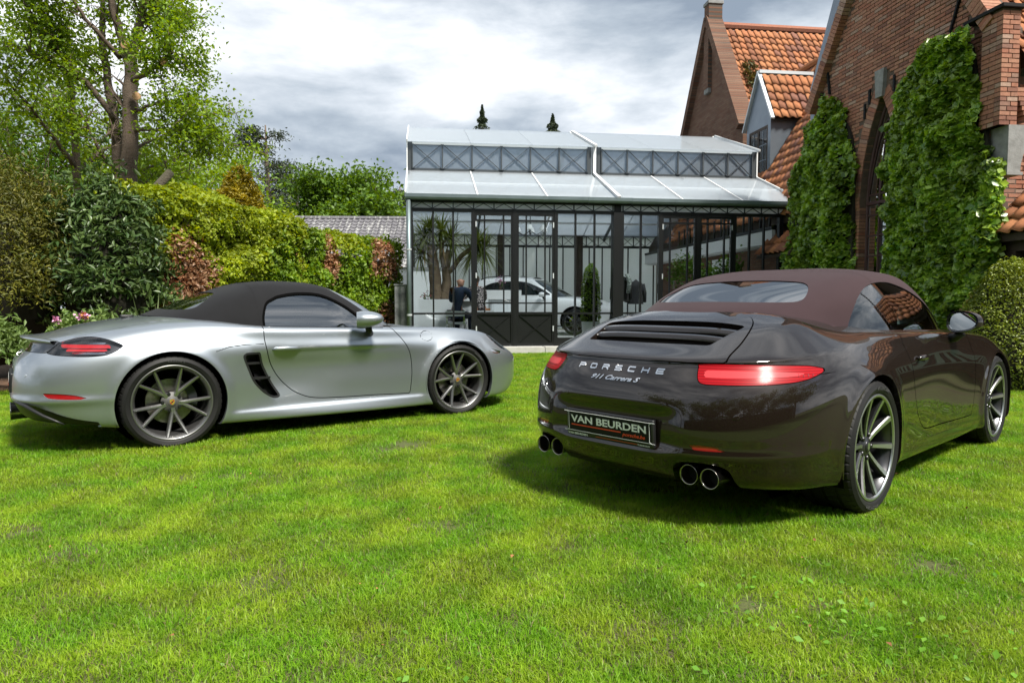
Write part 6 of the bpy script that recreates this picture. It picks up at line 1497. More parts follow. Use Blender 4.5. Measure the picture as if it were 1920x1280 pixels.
def std_tree(name, label, base, H, cr, m, seed, r0=.2, group=None, leaf=.12, nleaf=26, nl=7, cz=.62, twigs=8, zmin=None, bark=None, cat='tree', spread=.4):
    r = np.random.default_rng(seed); limbs = [([(0, 0, 0), (.1, 0, H * .35), (-.05, .1, H * .7), (0, 0, H * .95)], r0, .03)]
    for k in range(nl):
        a = 2 * math.pi * (k + r.random() * .7) / nl; z = H * (.25 + .5 * (k % 4) / 4 + .08 * r.random()); R_ = cr * r.uniform(.7, 1.05) * (1.1 - .5 * (z / H - .25))
        limbs.append(([(0, 0, z), (R_ * .45 * math.cos(a), R_ * .45 * math.sin(a), z + H * .10), (R_ * math.cos(a), R_ * math.sin(a), z + H * .20)], r0 * .4, .02))
    return make_tree(name, label, base, limbs, m, seed, leaf=leaf, nleaf=nleaf, spread=spread, twigs=twigs, twiglen=cr * .55, group=group, zmin=zmin, bark=bark, cat=cat)

# the big forked tree: drawn from the photograph at 17 m
B = np.array([-9.45, 17.0, 0])
def W(u, v, Y=17.0): return ((u - 960) / 1280 * Y - B[0], Y - B[1], 1.07 + (564 - v) / 1280 * Y)
limbs = [
 ([W(252, 640), W(252, 420), W(253, 300), W(258, 195), W(262, 130)], .24, .15),
 ([W(262, 135), W(270, 90), W(288, 30), W(305, -40), W(330, -150)], .14, .05),
 ([W(260, 140), W(248, 90), W(232, 30), W(222, -50), W(200, -170)], .13, .05),
 ([W(264, 160, 16.6), W(300, 138, 16.2), W(322, 120, 16), W(338, 108, 15.8)], .07, .03),
 ([W(232, 640, 17.4), W(232, 420, 17.5), W(232, 300, 17.5), W(224, 210, 17.6), W(212, 110, 17.7), W(215, 10, 17.8)], .21, .06),
 ([W(228, 230, 17.4), W(180, 165, 17.0), W(130, 110, 16.5), W(85, 50, 16), W(60, -30, 15.6)], .08, .03),
 ([W(175, 160, 17), W(110, 125, 16.4), W(55, 100, 15.8), W(-20, 85, 15.4)], .06, .02),
 ([W(262, 250, 17), W(320, 248, 16.4), W(375, 256, 16.0), W(425, 270, 15.8)], .055, .015),
 ([W(265, 215, 17), W(320, 200, 16.6), W(370, 212, 16.4), W(410, 235, 16.3)], .045, .014),
 ([W(275, 60, 17), W(310, 30, 16.8), W(335, 0, 16.6), W(350, -60, 16.4)], .06, .02),
 ([W(222, 320, 17.3), W(190, 270, 16.8), W(165, 215, 16.4)], .045, .02),
 ([W(242, 120, 17), W(190, 60, 16.4), W(150, 0, 16), W(110, -80, 15.6)], .06, .02),
 ([W(268, 100, 17.2), W(310, 80, 18), W(340, 50, 18.5)], .05, .02),
]
make_tree('broadleaf_tree', 'tall forked tree with sawn branch stubs and fresh spring leaves rising behind the hedge', tuple(B), limbs, LM['spring'], 11, leaf=.10, nleaf=58, spread=.22, twigs=11, twiglen=1.15, zmin=2.9, clear=(0.0, .9, 8.6), bark=BARK,
          cuts=[(W(252, 95, 16.8), (0, -1, .1)), (W(270, 188, 16.8), (0.2, -1, .1)), (W(322, 127, 15.95), (.6, -.8, .2)), (W(296, 16, 16.7), (.2, -1, .1))])
# felled bough leaning beside it
lb = np.array([-8.6, 15.6, 0]); 
mk('leaning_bough', tube([(-.55, 0, 0), (-.1, 0, 2.2), (.10, 0, 3.15), (.95, -.1, 3.97)], [.11, .11, .10, .09], 10), BARK2, None, smooth=True, loc=tuple(lb), label='sawn grey bough leaning out to the right of the big tree trunk', cat='branch')
BT = 'background trees behind the hedge'
def PX(u, Y): return (u - 960) / 1280 * Y
std_tree('broadleaf_tree', 'slim light green tree at far left behind the dark yew', (PX(150, 19), 19, 0), 9.0, 3.0, LM['spring'], 21, .2, BT, leaf=.14, nleaf=30, nl=9)
std_tree('broadleaf_tree', 'leafy green tree filling the gap at the left edge behind the yew', (PX(30, 24), 24, 0), 8.0, 3.6, LM['mid'], 22, .22, BT, leaf=.18, nleaf=30, nl=10)
std_tree('broadleaf_tree', 'mid green tree low between the big trunk and the yew', (PX(190, 27), 27, 0), 7.6, 3.4, LM['maple'], 23, .2, BT, leaf=.2, nleaf=30, nl=10)
std_tree('broadleaf_tree', 'light green tree right of the big trunk behind the beech hedge', (PX(330, 25), 25, 0), 6.6, 3.2, LM['spring'], 24, .18, BT, leaf=.17, nleaf=30, nl=9)
std_tree('broadleaf_tree', 'bright green round tree above the grey roof', (PX(655, 36), 36, 0), 7.9, 2.9, LM['maple'], 25, .25, BT, leaf=.24, nleaf=60, nl=12, spread=.5, twigs=10)
std_tree('broadleaf_tree', 'smaller bright green tree beside the glass house above the grey roof', (PX(735, 38), 38, 0), 6.0, 1.9, LM['maple'], 26, .2, BT, leaf=.24, nleaf=40, nl=9, spread=.5)
std_tree('broadleaf_tree', 'yellow green tree behind the golden cypress', (PX(420, 30), 30, 0), 7.6, 3.0, LM['spring'], 27, .2, BT, leaf=.2, nleaf=26, nl=9)
def pine(label, base, H, cr, seed, layers=9, z0=.35, m='pine', leaf=.22, group=BT, n=150):
    r = np.random.default_rng(seed); limbs = [([(0, 0, 0), (.15, 0, H * .5), (0, 0, H)], .2, .04)]; root = empty('pine_tree', base, 0, label, 'tree', group)
    mk('trunk', tube(np.array(limbs[0][0]), [.24, .18, .04], 9), BARK, root, smooth=True); P = []; tp = []
    for k in range(layers):
        z = H * (z0 + (1 - z0) * k / layers); R_ = cr * (1 - .55 * k / layers) * r.uniform(.6, 1.1)
        for j in range(4):
            a = r.uniform(0, 6.28); T, _ = limb_path((0, 0, z), (math.cos(a), math.sin(a), .15), R_, 5, r, .15, .03); tp.append(tube(T, np.linspace(.05, .012, 6), 5, False))
            q = T[-1]; P.append(q + r.normal(0, 1, (n, 3)) * [R_ * .26, R_ * .26, .16]); P.append(T[3] + r.normal(0, 1, (n // 2, 3)) * [R_ * .2, R_ * .2, .14])
    mk('branches', join(tp), BARK, root); P = np.concatenate(P); leaf_obj('crown', P, r.uniform(.6, 1.2, len(P)) * leaf, LM[m], root, tilt=1.2, ratio=.35)
pine('dark pine with flat top left of the grey roof', (PX(505, 40), 40, 0), 11.2, 3.2, 31); pine('second dark pine standing lower behind the grey roof', (PX(560, 44), 44, 0), 9.2, 2.6, 32)
pine('dark pine showing at the corner of the glass house roof', (PX(752, 48), 48, 0), 9.0, 2.0, 33)
def spruce(label, base, H, cr, seed):
    r = np.random.default_rng(seed); root = empty('spruce_tree', base, 0, label, 'tree', 'spruce tips over the glass roof'); mk('trunk', tube([(0, 0, 0), (0, 0, H)], [.25, .03], 8), BARK, root); n = 4200
    z = H * (1 - .45 * r.random(n) ** 1.3); k = (H - z) / H; R_ = cr * k / .45 * (.75 + .25 * np.sin(z * 9)); a = r.uniform(0, 6.28, n); q = np.sqrt(r.random(n))
    P = np.stack([R_ * q * np.cos(a), R_ * q * np.sin(a), z - q * .25], -1); leaf_obj('crown', P, r.uniform(.15, .32, n), LM['pine'], root, tilt=1, ratio=.4)
spruce('pointed dark spruce tip above the left half of the glass roof', (PX(905, 60), 60, 0), 18.0, 3.4, 41); spruce('lower dark spruce tip above the middle of the glass roof', (PX(1035, 62), 62, 0), 17.8, 5.0, 42)
# golden cypress
r = np.random.default_rng(5); root = empty('golden_cypress', (PX(455, 13.6), 13.6, 0), 0, 'golden yellow cypress cone poking up behind the beech hedge', 'conifer'); mk('trunk', tube([(0, 0, 0), (0, 0, 3.0)], [.12, .02], 8), BARK, root)
n = 9000; z = 3.45 * (1 - r.random(n) ** 1.2 * .72); k = (3.45 - z) / 3.45; rad_ = .18 + 1.15 * k ** .8; a = r.uniform(0, 6.28, n); P = np.stack([rad_ * np.cos(a), rad_ * np.sin(a), z], -1); P *= (1 + .13 * fbm(P, 3.5, 3))[:, None]; P += r.normal(0, .04, P.shape)
leaf_obj('foliage', P, r.uniform(.06, .13, n), LM['gold'], root, tilt=.8, ratio=.3)
obj('shade_core', mesh('shade_core', *lathe([(.85, .6), (.7, 1.6), (.35, 2.5), (.01, 3.1)], 14, 'z'), DARKCORE), root)
# hedge row from left to right
blob_bush('yew_bush', 'big dark olive yew bush at the left edge behind the silver roadster', (-7.45, 9.3, 1.35), (1.75, 1.2, 1.75), LM['yew'], 34000, .075, 51, up=.2, rag=.13, ratio=.28)
blob_bush('rhododendron_bush', 'tall dark rhododendron with large leaves between yew and beech hedge', (-5.62, 9.55, 1.15), (.78, .6, 1.62), LM['rhodo'], 6600, .125, 52, ratio=.34, rag=.34, stems=9, whorl=14)
hedge('beech_hedge', 'yellow green beech hedge with a patch of dry brown leaves behind the silver roadster', [(-5.35, 9.75), (-4.75, 10.35), (-3.75, 12.2)], [2.72, 2.70, 2.58], 1.3, LM['beech'], 30000, .075, 53, patches=((.70, 1.22, .52, .72, LM['copper']), (2.6, 1.1, .4, 1.3, LM['beech2'])), rag=.14)
hedge('beech_hedge', 'green and copper beech hedge running to the grey gate pillar', [(-3.72, 12.25), (-3.0, 13.6), (-2.42, 14.75)], [2.42, 2.32, 2.28], 1.2, LM['beech2'], 21000, .080, 54, patches=((.75, 1.95, .16, .45, LM['copper']), (2.25, 1.85, .45, .42, LM['copper']), (2.5, .6, .4, .4, LM['copper']), (1.2, 2.2, .5, .25, LM['beech'])), rag=.13)
# low flowering shrubs and sword leaves in the bed
FL = mat('pink_petals', (.72, .36, .55), .6, island=.2); FO = mat('orange_petals', (.62, .30, .08), .6)
AZ = 'low flowering shrubs in the bed'
for i, (x, y, rx, rz, lb_, npk, seed) in enumerate((( -6.05, 7.72, .62, .52, 'low pale green azalea with pink buds at the left edge', 4, 61), (-5.15, 8.35, .50, .50, 'low azalea with pink flower clusters behind the boot lid', 4, 62), (-6.9, 7.9, .6, .5, 'leafy azalea half cut by the left edge of the picture', 2, 63))):
    b_ = blob_bush('azalea_shrub', lb_, (x, y, .50), (rx, .42, rz), LM['shrub'], 1700, .085, seed, group=AZ, ratio=.36, core=False, stems=7, rag=.25)
    r = np.random.default_rng(seed)
    for k in range(npk):
        a = r.uniform(-2.6, -.5); p = np.array([rx * .8 * math.cos(a), .42 * math.sin(a) * .9, .50 + rz * r.uniform(.35, .95)])
        if k % 4 == 3: leaf_obj('flower', p + r.normal(0, .018, (16, 3)), .04, FO, b_, ratio=.8)
        else: leaf_obj('flower', p + r.normal(0, .022, (26, 3)), .042, FL, b_, ratio=.85)
def sword_plant(name, label, c, n, L, w, m, seed, lean=.45, cat='plant', group=None):
    r = np.random.default_rng(seed); root = empty(name, c, 0, label, cat, group)
    for k in range(n):
        a = r.uniform(0, 6.28); ln = lean * r.random(); l = L * r.uniform(.6, 1.1); V = []
        for j in range(6):
            t = j / 5; h = l * t; o = ln * l * t ** 1.8; q = w * (1 - t ** 2.2) * .5 + .001
            cx, cy = o * math.cos(a) + .12 * r.normal() * 0 + .10 * math.cos(a), o * math.sin(a) + .10 * math.sin(a); V += [(cx - q * math.sin(a), cy + q * math.cos(a), h), (cx + q * math.sin(a), cy - q * math.cos(a), h)]
        obj('blade', mesh('blade', V, [(2 * j, 2 * j + 1, 2 * j + 3, 2 * j + 2) for j in range(5)], m), root)
    return root
for i, (x, y) in enumerate(((-4.62, 8.75), (-4.30, 9.0), (-4.05, 9.25))):
    sword_plant('iris_clump', ['clump of upright sword leaves left of the black fabric top', 'middle clump of sword leaves by the rear window', 'right clump of sword leaves by the rear window'][i], (x, y, 0), 16, 1.12, .05, LM['iris'], 71 + i, group='sword leaved clumps in the bed')
# creepers on the gable wall
def ivy(label, seed, zones, n, size, stem):
    """zones: (t, z) outline on the gable plane, in house coordinates; grows proud of the wall"""
    r = np.random.default_rng(seed); root = empty('ivy_creeper', BO, BZ, label, 'climbing plant', 'creepers on the gable'); poly = spoly(zones, 8); lo, hi = poly.min(0), poly.max(0)
    t = r.uniform(lo[0] - .1, hi[0] + .1, n * 2); z = r.uniform(lo[1], hi[1] + .1, n * 2); sd = sdf(poly, t, z)
    jag = fbm(np.stack([t, z, z * 0], -1), 2.6, seed) * .16; ok = sd + jag > 0; t, z, sd = t[ok][:n], z[ok][:n], (sd + jag)[ok][:n]
    P3 = np.stack([z * 0, t, z], -1); bulge = .10 + .20 * np.clip(sd / .35, 0, 1) + .13 * fbm(P3, 2.3, seed + 1) + .11 * fbm(P3, 5.5, seed + 2); s = GS - np.maximum(bulge, .03) + np.abs(r.normal(0, .035, len(t)))
    P = np.stack([s, t, z], -1); leaf_obj('foliage', P, r.uniform(.5, 1.4, len(P)) * size, LM['ivy'], root, up=np.array([-.65, -.35, .75]), tilt=.6, ratio=.85, fold=.10)
    pp = [(a, b) for a, b in poly]; c = poly.mean(0); cp = c + (poly - c) * .93; mk('shade_core', prism([tuple(q) for q in cp], GS - .07, GS - .02, 'yz'), DARKCORE, root)
    for (a, b) in stem: mk('stem', tube([(GS - .06, a, .0), (GS - .07, a + .1, 1.2), (GS - .06, b, 2.6), (GS - .06, b + .1, 3.8)], [.05, .04, .03, .015], 7), BARK, root, smooth=True)
    return root
iv1 = ivy('narrow column of ivy climbing left of the arched window', 81, [(-2.62, .3), (-2.66, 1.5), (-2.62, 2.8), (-2.60, 3.6), (-2.45, 4.25), (-2.0, 4.75), (-1.62, 4.95), (-1.2, 4.65), (-.85, 4.1), (-.55, 3.6), (-.35, 3.0), (-.3, 2.2), (-.35, 1.2), (-.3, .3)], 13000, .105, [(-1.5, -1.6), (-.9, -1.0)])
iv2 = ivy('broad sheet of ivy covering the wall right of the arched window', 82, [(-5.58, 1.25), (-5.62, 2.2), (-5.60, 3.2), (-5.35, 4.15), (-5.20, 4.82), (-4.90, 5.02), (-4.40, 5.02), (-4.0, 4.80), (-3.66, 4.45), (-3.48, 3.9), (-3.50, 3.0), (-3.44, 2.0), (-3.40, 1.2), (-3.3, .3), (-4.2, .25), (-5.2, .5)], 21000, .105, [(-4.4, -4.3), (-5.0, -5.1), (-3.8, -3.6)])
# the part of the right hand creeper that wraps round the corner
r = np.random.default_rng(83); n = 1900; P = np.stack([r.uniform(7.98, 8.16, n), -5.50 - np.abs(r.normal(.08, .07, n)), r.uniform(1.5, 3.0, n)], -1); P[:, 0] -= .05 * fbm(P, 3, 4); P = P[P[:, 0] < 8.30 - .12 * np.clip((2.3 - P[:, 2]), 0, 1)]
leaf_obj('foliage', P, r.uniform(.07, .12, len(P)), LM['ivy'], iv2, up=np.array([-.3, -.8, .4]), tilt=.5, ratio=.85, fold=.1)
# withered creeper on the rear roof edge
r = np.random.default_rng(84); rt = empty('withered_creeper', BO, BZ, 'thin withered brown creeper on the edge of the rear tiled roof', 'climbing plant')
k = r.random(700); P = np.stack([RG + .55 + .35 * r.random(700), RT0 + (RTC - RT0) * (.02 + .55 * k), RE + (RA - RE) * (.02 + .55 * k)], -1) + r.normal(0, .06, (700, 3)) + [0, -.08, .12]
leaf_obj('foliage', P, r.uniform(.07, .15, 700), leafmat('withered_leaves', (.10, .07, .02), (.12, .12, .03), .2), rt, tilt=1)
mk('stem', tube([(RG + .7, RT0 - .1, RE), (RG + .75, RT0 + .6, RE + .95), (RG + .65, RT0 + 1.2, RE + 1.95)], [.03, .02, .01], 6), BARK, rt)
# clipped topiary on the right
r = np.random.default_rng(91); root = empty('topiary_bush', (6.17, 8.45, 0), 0, 'clipped box bush standing behind the front wing of the brown convertible', 'topiary'); n = 22000
z = 1.56 * r.random(n) ** .8; prof = np.interp(z, [0, .25, .6, .95, 1.2, 1.38, 1.5, 1.56], [.56, .62, .60, .48, .35, .24, .13, .0]); a = r.uniform(0, 6.28, n); cap = r.random(n) < .08
P = np.stack([prof * np.cos(a), prof * np.sin(a), z], -1); P *= (1 + .03 * fbm(P, 6, 2) + r.normal(0, .022, n))[:, None]; nr = unit(P * [1, 1, .6] + [0, 0, .15])
leaf_obj('foliage', P, r.uniform(.022, .042, n), LM['box'], root, up=nr * .6, ratio=.6)
obj('shade_core', mesh('shade_core', *lathe([(.48, .01), (.56, .3), (.53, .6), (.41, .95), (.18, 1.36), (.01, 1.46)], 20, 'z'), DARKCORE), root)
# trees and hedge behind the photographer, seen only in the paint
for i, (x, y, h_) in enumerate(((-9, -11, 9), (-3.5, -13, 10), (2.5, -12, 9), (8.5, -10, 9.5), (14, -6, 9), (-15, -4, 9))):
    std_tree('broadleaf_tree', 'tree behind the camera, mirrored in the dark paint of the cars', (x, y, 0), h_, 4.4, LM['mid'], 200 + i, .25, 'trees behind the camera', leaf=.34, nleaf=26, nl=9, twigs=6, spread=.6)
hedge('garden_hedge', 'long hedge behind the camera, mirrored in the bumper of the brown convertible', [(15, -7.0), (0, -8.2), (-15, -7.0)], [2.6, 2.8, 2.6], 1.2, LM['mid'], 9000, .22, 58, rag=.2, flip=True)
# ================================================================== lawn: real blades, scattered in tufts
def grassmat():
    m = bpy.data.materials.new('grass_blades'); m.use_nodes = True; nt = m.node_tree; N = nt.nodes; L = nt.links.new; N.clear()
    o = N.new('ShaderNodeOutputMaterial'); g = N.new('ShaderNodeNewGeometry')
    def noise(sc, det=4):
        n_ = N.new('ShaderNodeTexNoise'); n_.inputs['Scale'].default_value = sc; n_.inputs['Detail'].default_value = det; L(g.outputs['Position'], n_.inputs['Vector']); r = N.new('ShaderNodeMapRange'); r.inputs['From Min'].default_value = .40; r.inputs['From Max'].default_value = .60; L(n_.outputs['Fac'], r.inputs['Value']); return r.outputs[0]
    def mixc(f, a, b):
        x = N.new('ShaderNodeMixRGB'); (L(f, x.inputs[0]) if not isinstance(f, float) else setattr(x.inputs[0], 'default_value', f))
        for i, c in ((1, a), (2, b)): (L(c, x.inputs[i]) if not isinstance(c, tuple) else setattr(x.inputs[i], 'default_value', (*c, 1)))
        return x.outputs[0]
    c1 = mixc(g.outputs['Random Per Island'], (.140, .335, .012), (.275, .50, .022))
    c2 = mixc(g.outputs['Random Per Island'], (.265, .410, .017), (.40, .535, .036))
    c = mixc(noise(2.6, 7), c1, c2)
    dry = N.new('ShaderNodeMath'); dry.operation = 'GREATER_THAN'; dry.inputs[1].default_value = .93; L(g.outputs['Random Per Island'], dry.inputs[0]); c = mixc(dry.outputs[0], c, (.30, .25, .11))
    h = N.new('ShaderNodeHueSaturation'); mr = N.new('ShaderNodeMapRange'); mr.inputs['To Min'].default_value = .84; mr.inputs['To Max'].default_value = 1.14; L(noise(3.2), mr.inputs['Value']); L(mr.outputs[0], h.inputs['Value']); L(c, h.inputs['Color'])
    b = N.new('ShaderNodeBsdfPrincipled'); b.inputs['Roughness'].default_value = .45; b.inputs['Specular IOR Level'].default_value = .35; L(h.outputs[0], b.inputs['Base Color'])
    t = N.new('ShaderNodeBsdfTranslucent'); L(h.outputs[0], t.inputs[0]); ms = N.new('ShaderNodeMixShader'); ms.inputs[0].default_value = .5; L(b.outputs[0], ms.inputs[1]); L(t.outputs[0], ms.inputs[2]); L(ms.outputs[0], o.inputs[0]); return m
GM = grassmat()
tufts = bpy.data.collections.new('grass_tufts')
def tuft(seed, n, half, hmean, wmean):
    r = np.random.default_rng(seed); x, y = r.uniform(-half, half, (2, n)); a = r.uniform(0, 6.28, n); h = hmean * r.uniform(.55, 1.35, n); w = wmean * r.uniform(.6, 1.3, n); ln = h * r.uniform(.2, 1.25, n); ca, sa = np.cos(a), np.sin(a)
    fa = a + r.normal(0, .6, n); dx, dy = np.cos(fa), np.sin(fa); V = np.zeros((n, 5, 3))
    for k, (t, ww) in enumerate(((0, 1), (.55, .85))):
        ox, oy = dx * ln * t ** 2, dy * ln * t ** 2; V[:, 2 * k] = np.stack([x + ox - sa * w * ww / 2, y + oy + ca * w * ww / 2, h * t], -1); V[:, 2 * k + 1] = np.stack([x + ox + sa * w * ww / 2, y + oy - ca * w * ww / 2, h * t], -1)
    V[:, 4] = np.stack([x + dx * ln, y + dy * ln, h * (1 - .25 * (ln / h) ** 2)], -1); V[:, :, 2] -= .006
    i = np.arange(n) * 5; F = np.concatenate([np.stack([i, i + 1, i + 3], 1), np.stack([i, i + 3, i + 2], 1), np.stack([i + 2, i + 3, i + 4], 1)])
    o = bpy.data.objects.new('tuft', mesh('tuft', V.reshape(-1, 3), F, GM)); tufts.objects.link(o)
for k in range(5): tuft(300 + k, 620, .15, .029, .0034)
pts = []; r = np.random.default_rng(17)
def add(y0, y1, step, sc):
    ys = np.arange(y0, y1, step)
    for y in ys:
        xm = .80 * y + .8; xs = np.arange(-xm, xm, step)
        for x in xs: pts.append((x + r.uniform(-.5, .5) * step, y + r.uniform(-.5, .5) * step, sc * r.uniform(.85, 1.15)))
add(1.15, 3.6, .135, 1.0); add(3.6, 7.0, .17, 1.15); add(7.0, 15.5, .24, 1.6)
P = np.array(pts); bedp = np.array(bed, float)
hp = np.array([P[:, 0] - BO[0], P[:, 1] - BO[1]]); ls = hp[0] * math.cos(BZ) + hp[1] * math.sin(BZ); lt = -hp[0] * math.sin(BZ) + hp[1] * math.cos(BZ)
ok = (sdf(bedp, P[:, 0], P[:, 1]) < -.02) & ~((ls > -.1) & (lt > -.36)) & ~((ls > GS - .15) & (lt > T0 - .3)) & ~((P[:, 0] > 6.3) & (P[:, 1] > 7.62) & (P[:, 1] < 10.38)) & ~((ls > 7.6) & (lt > -5.9))
spots = [(x_, y_, .06) for x_, y_ in zip(r.uniform(-2.5, 2.5, 26), r.uniform(1.5, 5.2, 26))] + [(-1.9, 2.15, .10), (-1.45, 1.95, .07), (-2.3, 3.1, .12), (.72, 1.75, .09), (1.35, 1.72, .10), (.9, 2.35, .10), (-.3, 3.2, .13), (2.5, 2.3, .09), (-1.0, 2.6, .08), (1.9, 2.0, .07), (-.75, 5.0, .2), (.35, 1.5, .06)]
for sx, sy, sr in spots: ok &= ~((np.hypot((P[:, 0] - sx) / 1.5, P[:, 1] - sy) < sr) & (r.random(len(P)) < .82))
P = P[ok]
gmesh = bpy.data.meshes.new('grass'); gmesh.vertices.add(len(P)); gmesh.vertices.foreach_set('co', np.stack([P[:, 0], P[:, 1], P[:, 0] * 0 + .001], -1).astype(np.float32).ravel())
for nm, arr in (('sc', P[:, 2]), ('rot', r.uniform(0, 6.28, len(P)))):
    a_ = gmesh.attributes.new(nm, 'FLOAT', 'POINT'); a_.data.foreach_set('value', arr.astype(np.float32))
gmesh.materials.append(GM)
grass = obj('grass', gmesh, None, label='short bright green lawn grass around both cars', cat='grass', kind='stuff')
ng = bpy.data.node_groups.new('scatter_tufts', 'GeometryNodeTree'); ng.interface.new_socket('Geometry', in_out='INPUT', socket_type='NodeSocketGeometry'); ng.interface.new_socket('Geometry', in_out='OUTPUT', socket_type='NodeSocketGeometry')
gi, go = ng.nodes.new('NodeGroupInput'), ng.nodes.new('NodeGroupOutput'); ip = ng.nodes.new('GeometryNodeInstanceOnPoints'); ci = ng.nodes.new('GeometryNodeCollectionInfo'); ci.inputs['Collection'].default_value = tufts; ci.inputs['Separate Children'].default_value = True; ci.inputs['Reset Children'].default_value = True
ip.inputs['Pick Instance'].default_value = True; rv = ng.nodes.new('FunctionNodeRandomValue'); rv.data_type = 'INT'; rv.inputs[4].default_value = 0; rv.inputs[5].default_value = 4
def named(n_):
    q = ng.nodes.new('GeometryNodeInputNamedAttribute'); q.data_type = 'FLOAT'; q.inputs[0].default_value = n_; return q.outputs[0]
cx = ng.nodes.new('ShaderNodeCombineXYZ'); er = ng.nodes.new('FunctionNodeEulerToRotation'); ng.links.new(named('rot'), cx.inputs[2]); ng.links.new(cx.outputs[0], er.inputs[0])
ng.links.new(gi.outputs[0], ip.inputs['Points']); ng.links.new(ci.outputs[0], ip.inputs['Instance']); ng.links.new(rv.outputs[2], ip.inputs['Instance Index']); ng.links.new(er.outputs[0], ip.inputs['Rotation']); ng.links.new(named('sc'), ip.inputs['Scale']); ng.links.new(ip.outputs[0], go.inputs[0])
md = grass.modifiers.new('scatter', 'NODES'); md.node_group = ng
# broad weeds and fallen leaves in the turf
r = np.random.default_rng(19); W_ = []
for cx_, cy_, n_, sp in ((-.25, 1.62, 60, .22), (1.05, 2.3, 90, .22), (1.35, 2.05, 60, .2), (.55, 1.55, 90, .22), (-1.3, 1.5, 24, .3), (-.5, 1.42, 26, .3), (2.0, 2.6, 30, .3), (1.0, 1.5, 20, .4), (-1.0, 1.9, 10, .5), (.2, 2.2, 14, .6), (-1.2, 1.42, 20, .06), (1.9, 1.75, 14, .3)):
    W_.append(np.stack([cx_ + r.normal(0, sp, n_), cy_ + r.normal(0, sp * .7, n_), r.uniform(.014, .032, n_)], -1))
W_ = np.concatenate(W_); V, F = leafcloud(W_, r.uniform(.014, .034, len(W_)), ratio=.66, tilt=.5, fold=.08, rg=r)
obj('lawn_weeds', mesh('lawn_weeds', V, F, leafmat('weed_leaves', (.12, .30, .02), (.22, .42, .05), .4)), None, label='broad clover and plantain leaves growing in the near lawn', cat='weeds', kind='stuff')
n = 45; y = r.uniform(1.4, 6, n); x = r.uniform(-.75, .75, n) * y; P = np.stack([x, y, r.uniform(.03, .05, n)], -1); V, F = leafcloud(P, r.uniform(.010, .024, n), ratio=.7, tilt=.5, rg=r)
obj('fallen_leaves', mesh('fallen_leaves', V, F, mat('dry_leaf', (.30, .13, .05), .8, island=.4)), None, label='scattered dry brown leaves lying in the lawn', cat='leaves', kind='stuff')
# ================================================================== things inside and around the glass house
def HL(s, t, z=0.0): return (BO[0] + s * math.cos(BZ) - t * math.sin(BZ), BO[1] + s * math.sin(BZ) + t * math.cos(BZ), z)
FZ = .12
# planter with yucca
pt = empty('planter_box', HL(.80, 2.1, FZ), BZ, 'long white planter box at the left end of the glass house', 'planter')
mk('trough', join([box(-.62, .62, -.28, -.25, 0, 1.0), box(-.62, .62, .25, .28, 0, 1.0), box(-.62, -.59, -.25, .25, 0, 1.0), box(.59, .62, -.25, .25, 0, 1.0)]), M['whitetrim'], pt); mk('soil', box(-.59, .59, -.25, .25, .86, .93), M['mulch'], pt)
yr = np.random.default_rng(101); yc = empty('yucca_tree', HL(.62, 2.1, FZ + .9), 0, 'tall yucca with thick forked trunk and spiky leaf heads in the white planter', 'yucca')
YT = [([(-.02, 0, 0), (-.05, .02, .5), (-.10, .0, 1.0), (-.16, 0, 1.35)], .16, .10), ([(.12, 0, 0), (.22, .02, .5), (.20, .0, .8), (.30, -.02, 1.25)], .13, .08), ([(.22, 0, .7), (.38, 0, .85), (.58, -.05, 1.12), (.85, -.06, 1.30)], .06, .05), ([(.22, 0, .75), (.12, .0, 1.05), (.10, 0, 1.5)], .07, .05)]
heads = [(-.30, 0, 1.55), (-.18, .05, 1.75), (.10, 0, 1.72), (.32, -.02, 1.50), (.95, -.05, 1.42), (.80, .1, 1.15), (-.42, .1, 1.15), (1.10, .0, 1.25)]
for i, (p, a, b) in enumerate(YT):
    q = ncubic(np.linspace(0, 1, len(p)), np.array(p, float), np.linspace(0, 1, 14)); mk('trunk' if i == 0 else 'limb', tube(q, np.linspace(a, b, 14) * yr.uniform(.93, 1.08, 14), 12), mat('yucca_bark', (.22, .16, .10), .9, var=(7, (.13, .09, .06), .2), bump=(14, 1, .03)) if i == 0 else bpy.data.materials['yucca_bark'], yc, smooth=True)
def sword_head(c, n, L, w):
    V = []; F = []; k0 = 0
    for k in range(n):
        d = unit(yr.normal(size=3) + [0, 0, .35]); s_ = unit(np.cross(d, [0, 0, 1])); l = L * yr.uniform(.7, 1.15)
        for j in range(4):
            t = j / 3; p = np.array(c) + d * l * t - np.array([0, 0, .22 * l * t * t]); ww = w * (1 - t ** 1.5) * .5 + .001; V += [p - s_ * ww, p + s_ * ww]
        F += [(k0 + 2 * j, k0 + 2 * j + 1, k0 + 2 * j + 3, k0 + 2 * j + 2) for j in range(3)]; k0 += 8
    return np.array(V), F
for h_ in heads: mk('leaf_head', sword_head(h_, 95, .68, .036), LM['yucca'], yc)
DEAD = leafmat('dry_yucca_leaves', (.25, .16, .06), (.35, .24, .10), .3)
for h_ in ((-.32, 0, 1.30), (.10, 0, 1.45)): mk('dry_leaves', sword_head(np.array(h_) - [0, 0, .1], 30, .42, .03), DEAD, yc)
fl = empty('flower_pot', HL(.36, 1.98, FZ + .93), BZ, 'small pot of dark red flowers on the white planter', 'flowers'); leaf_obj('foliage', yr.normal(0, .05, (60, 3)) + [0, 0, .1], .05, LM['mid'], fl); leaf_obj('petals', yr.normal(0, .055, (40, 3)) + [0, 0, .15], .045, mat('dark_red_petals', (.30, .03, .06), .6), fl); mk('pot', lathe([(.001, 0), (.05, 0), (.065, .08)], 14, 'z'), M['oak'], fl)
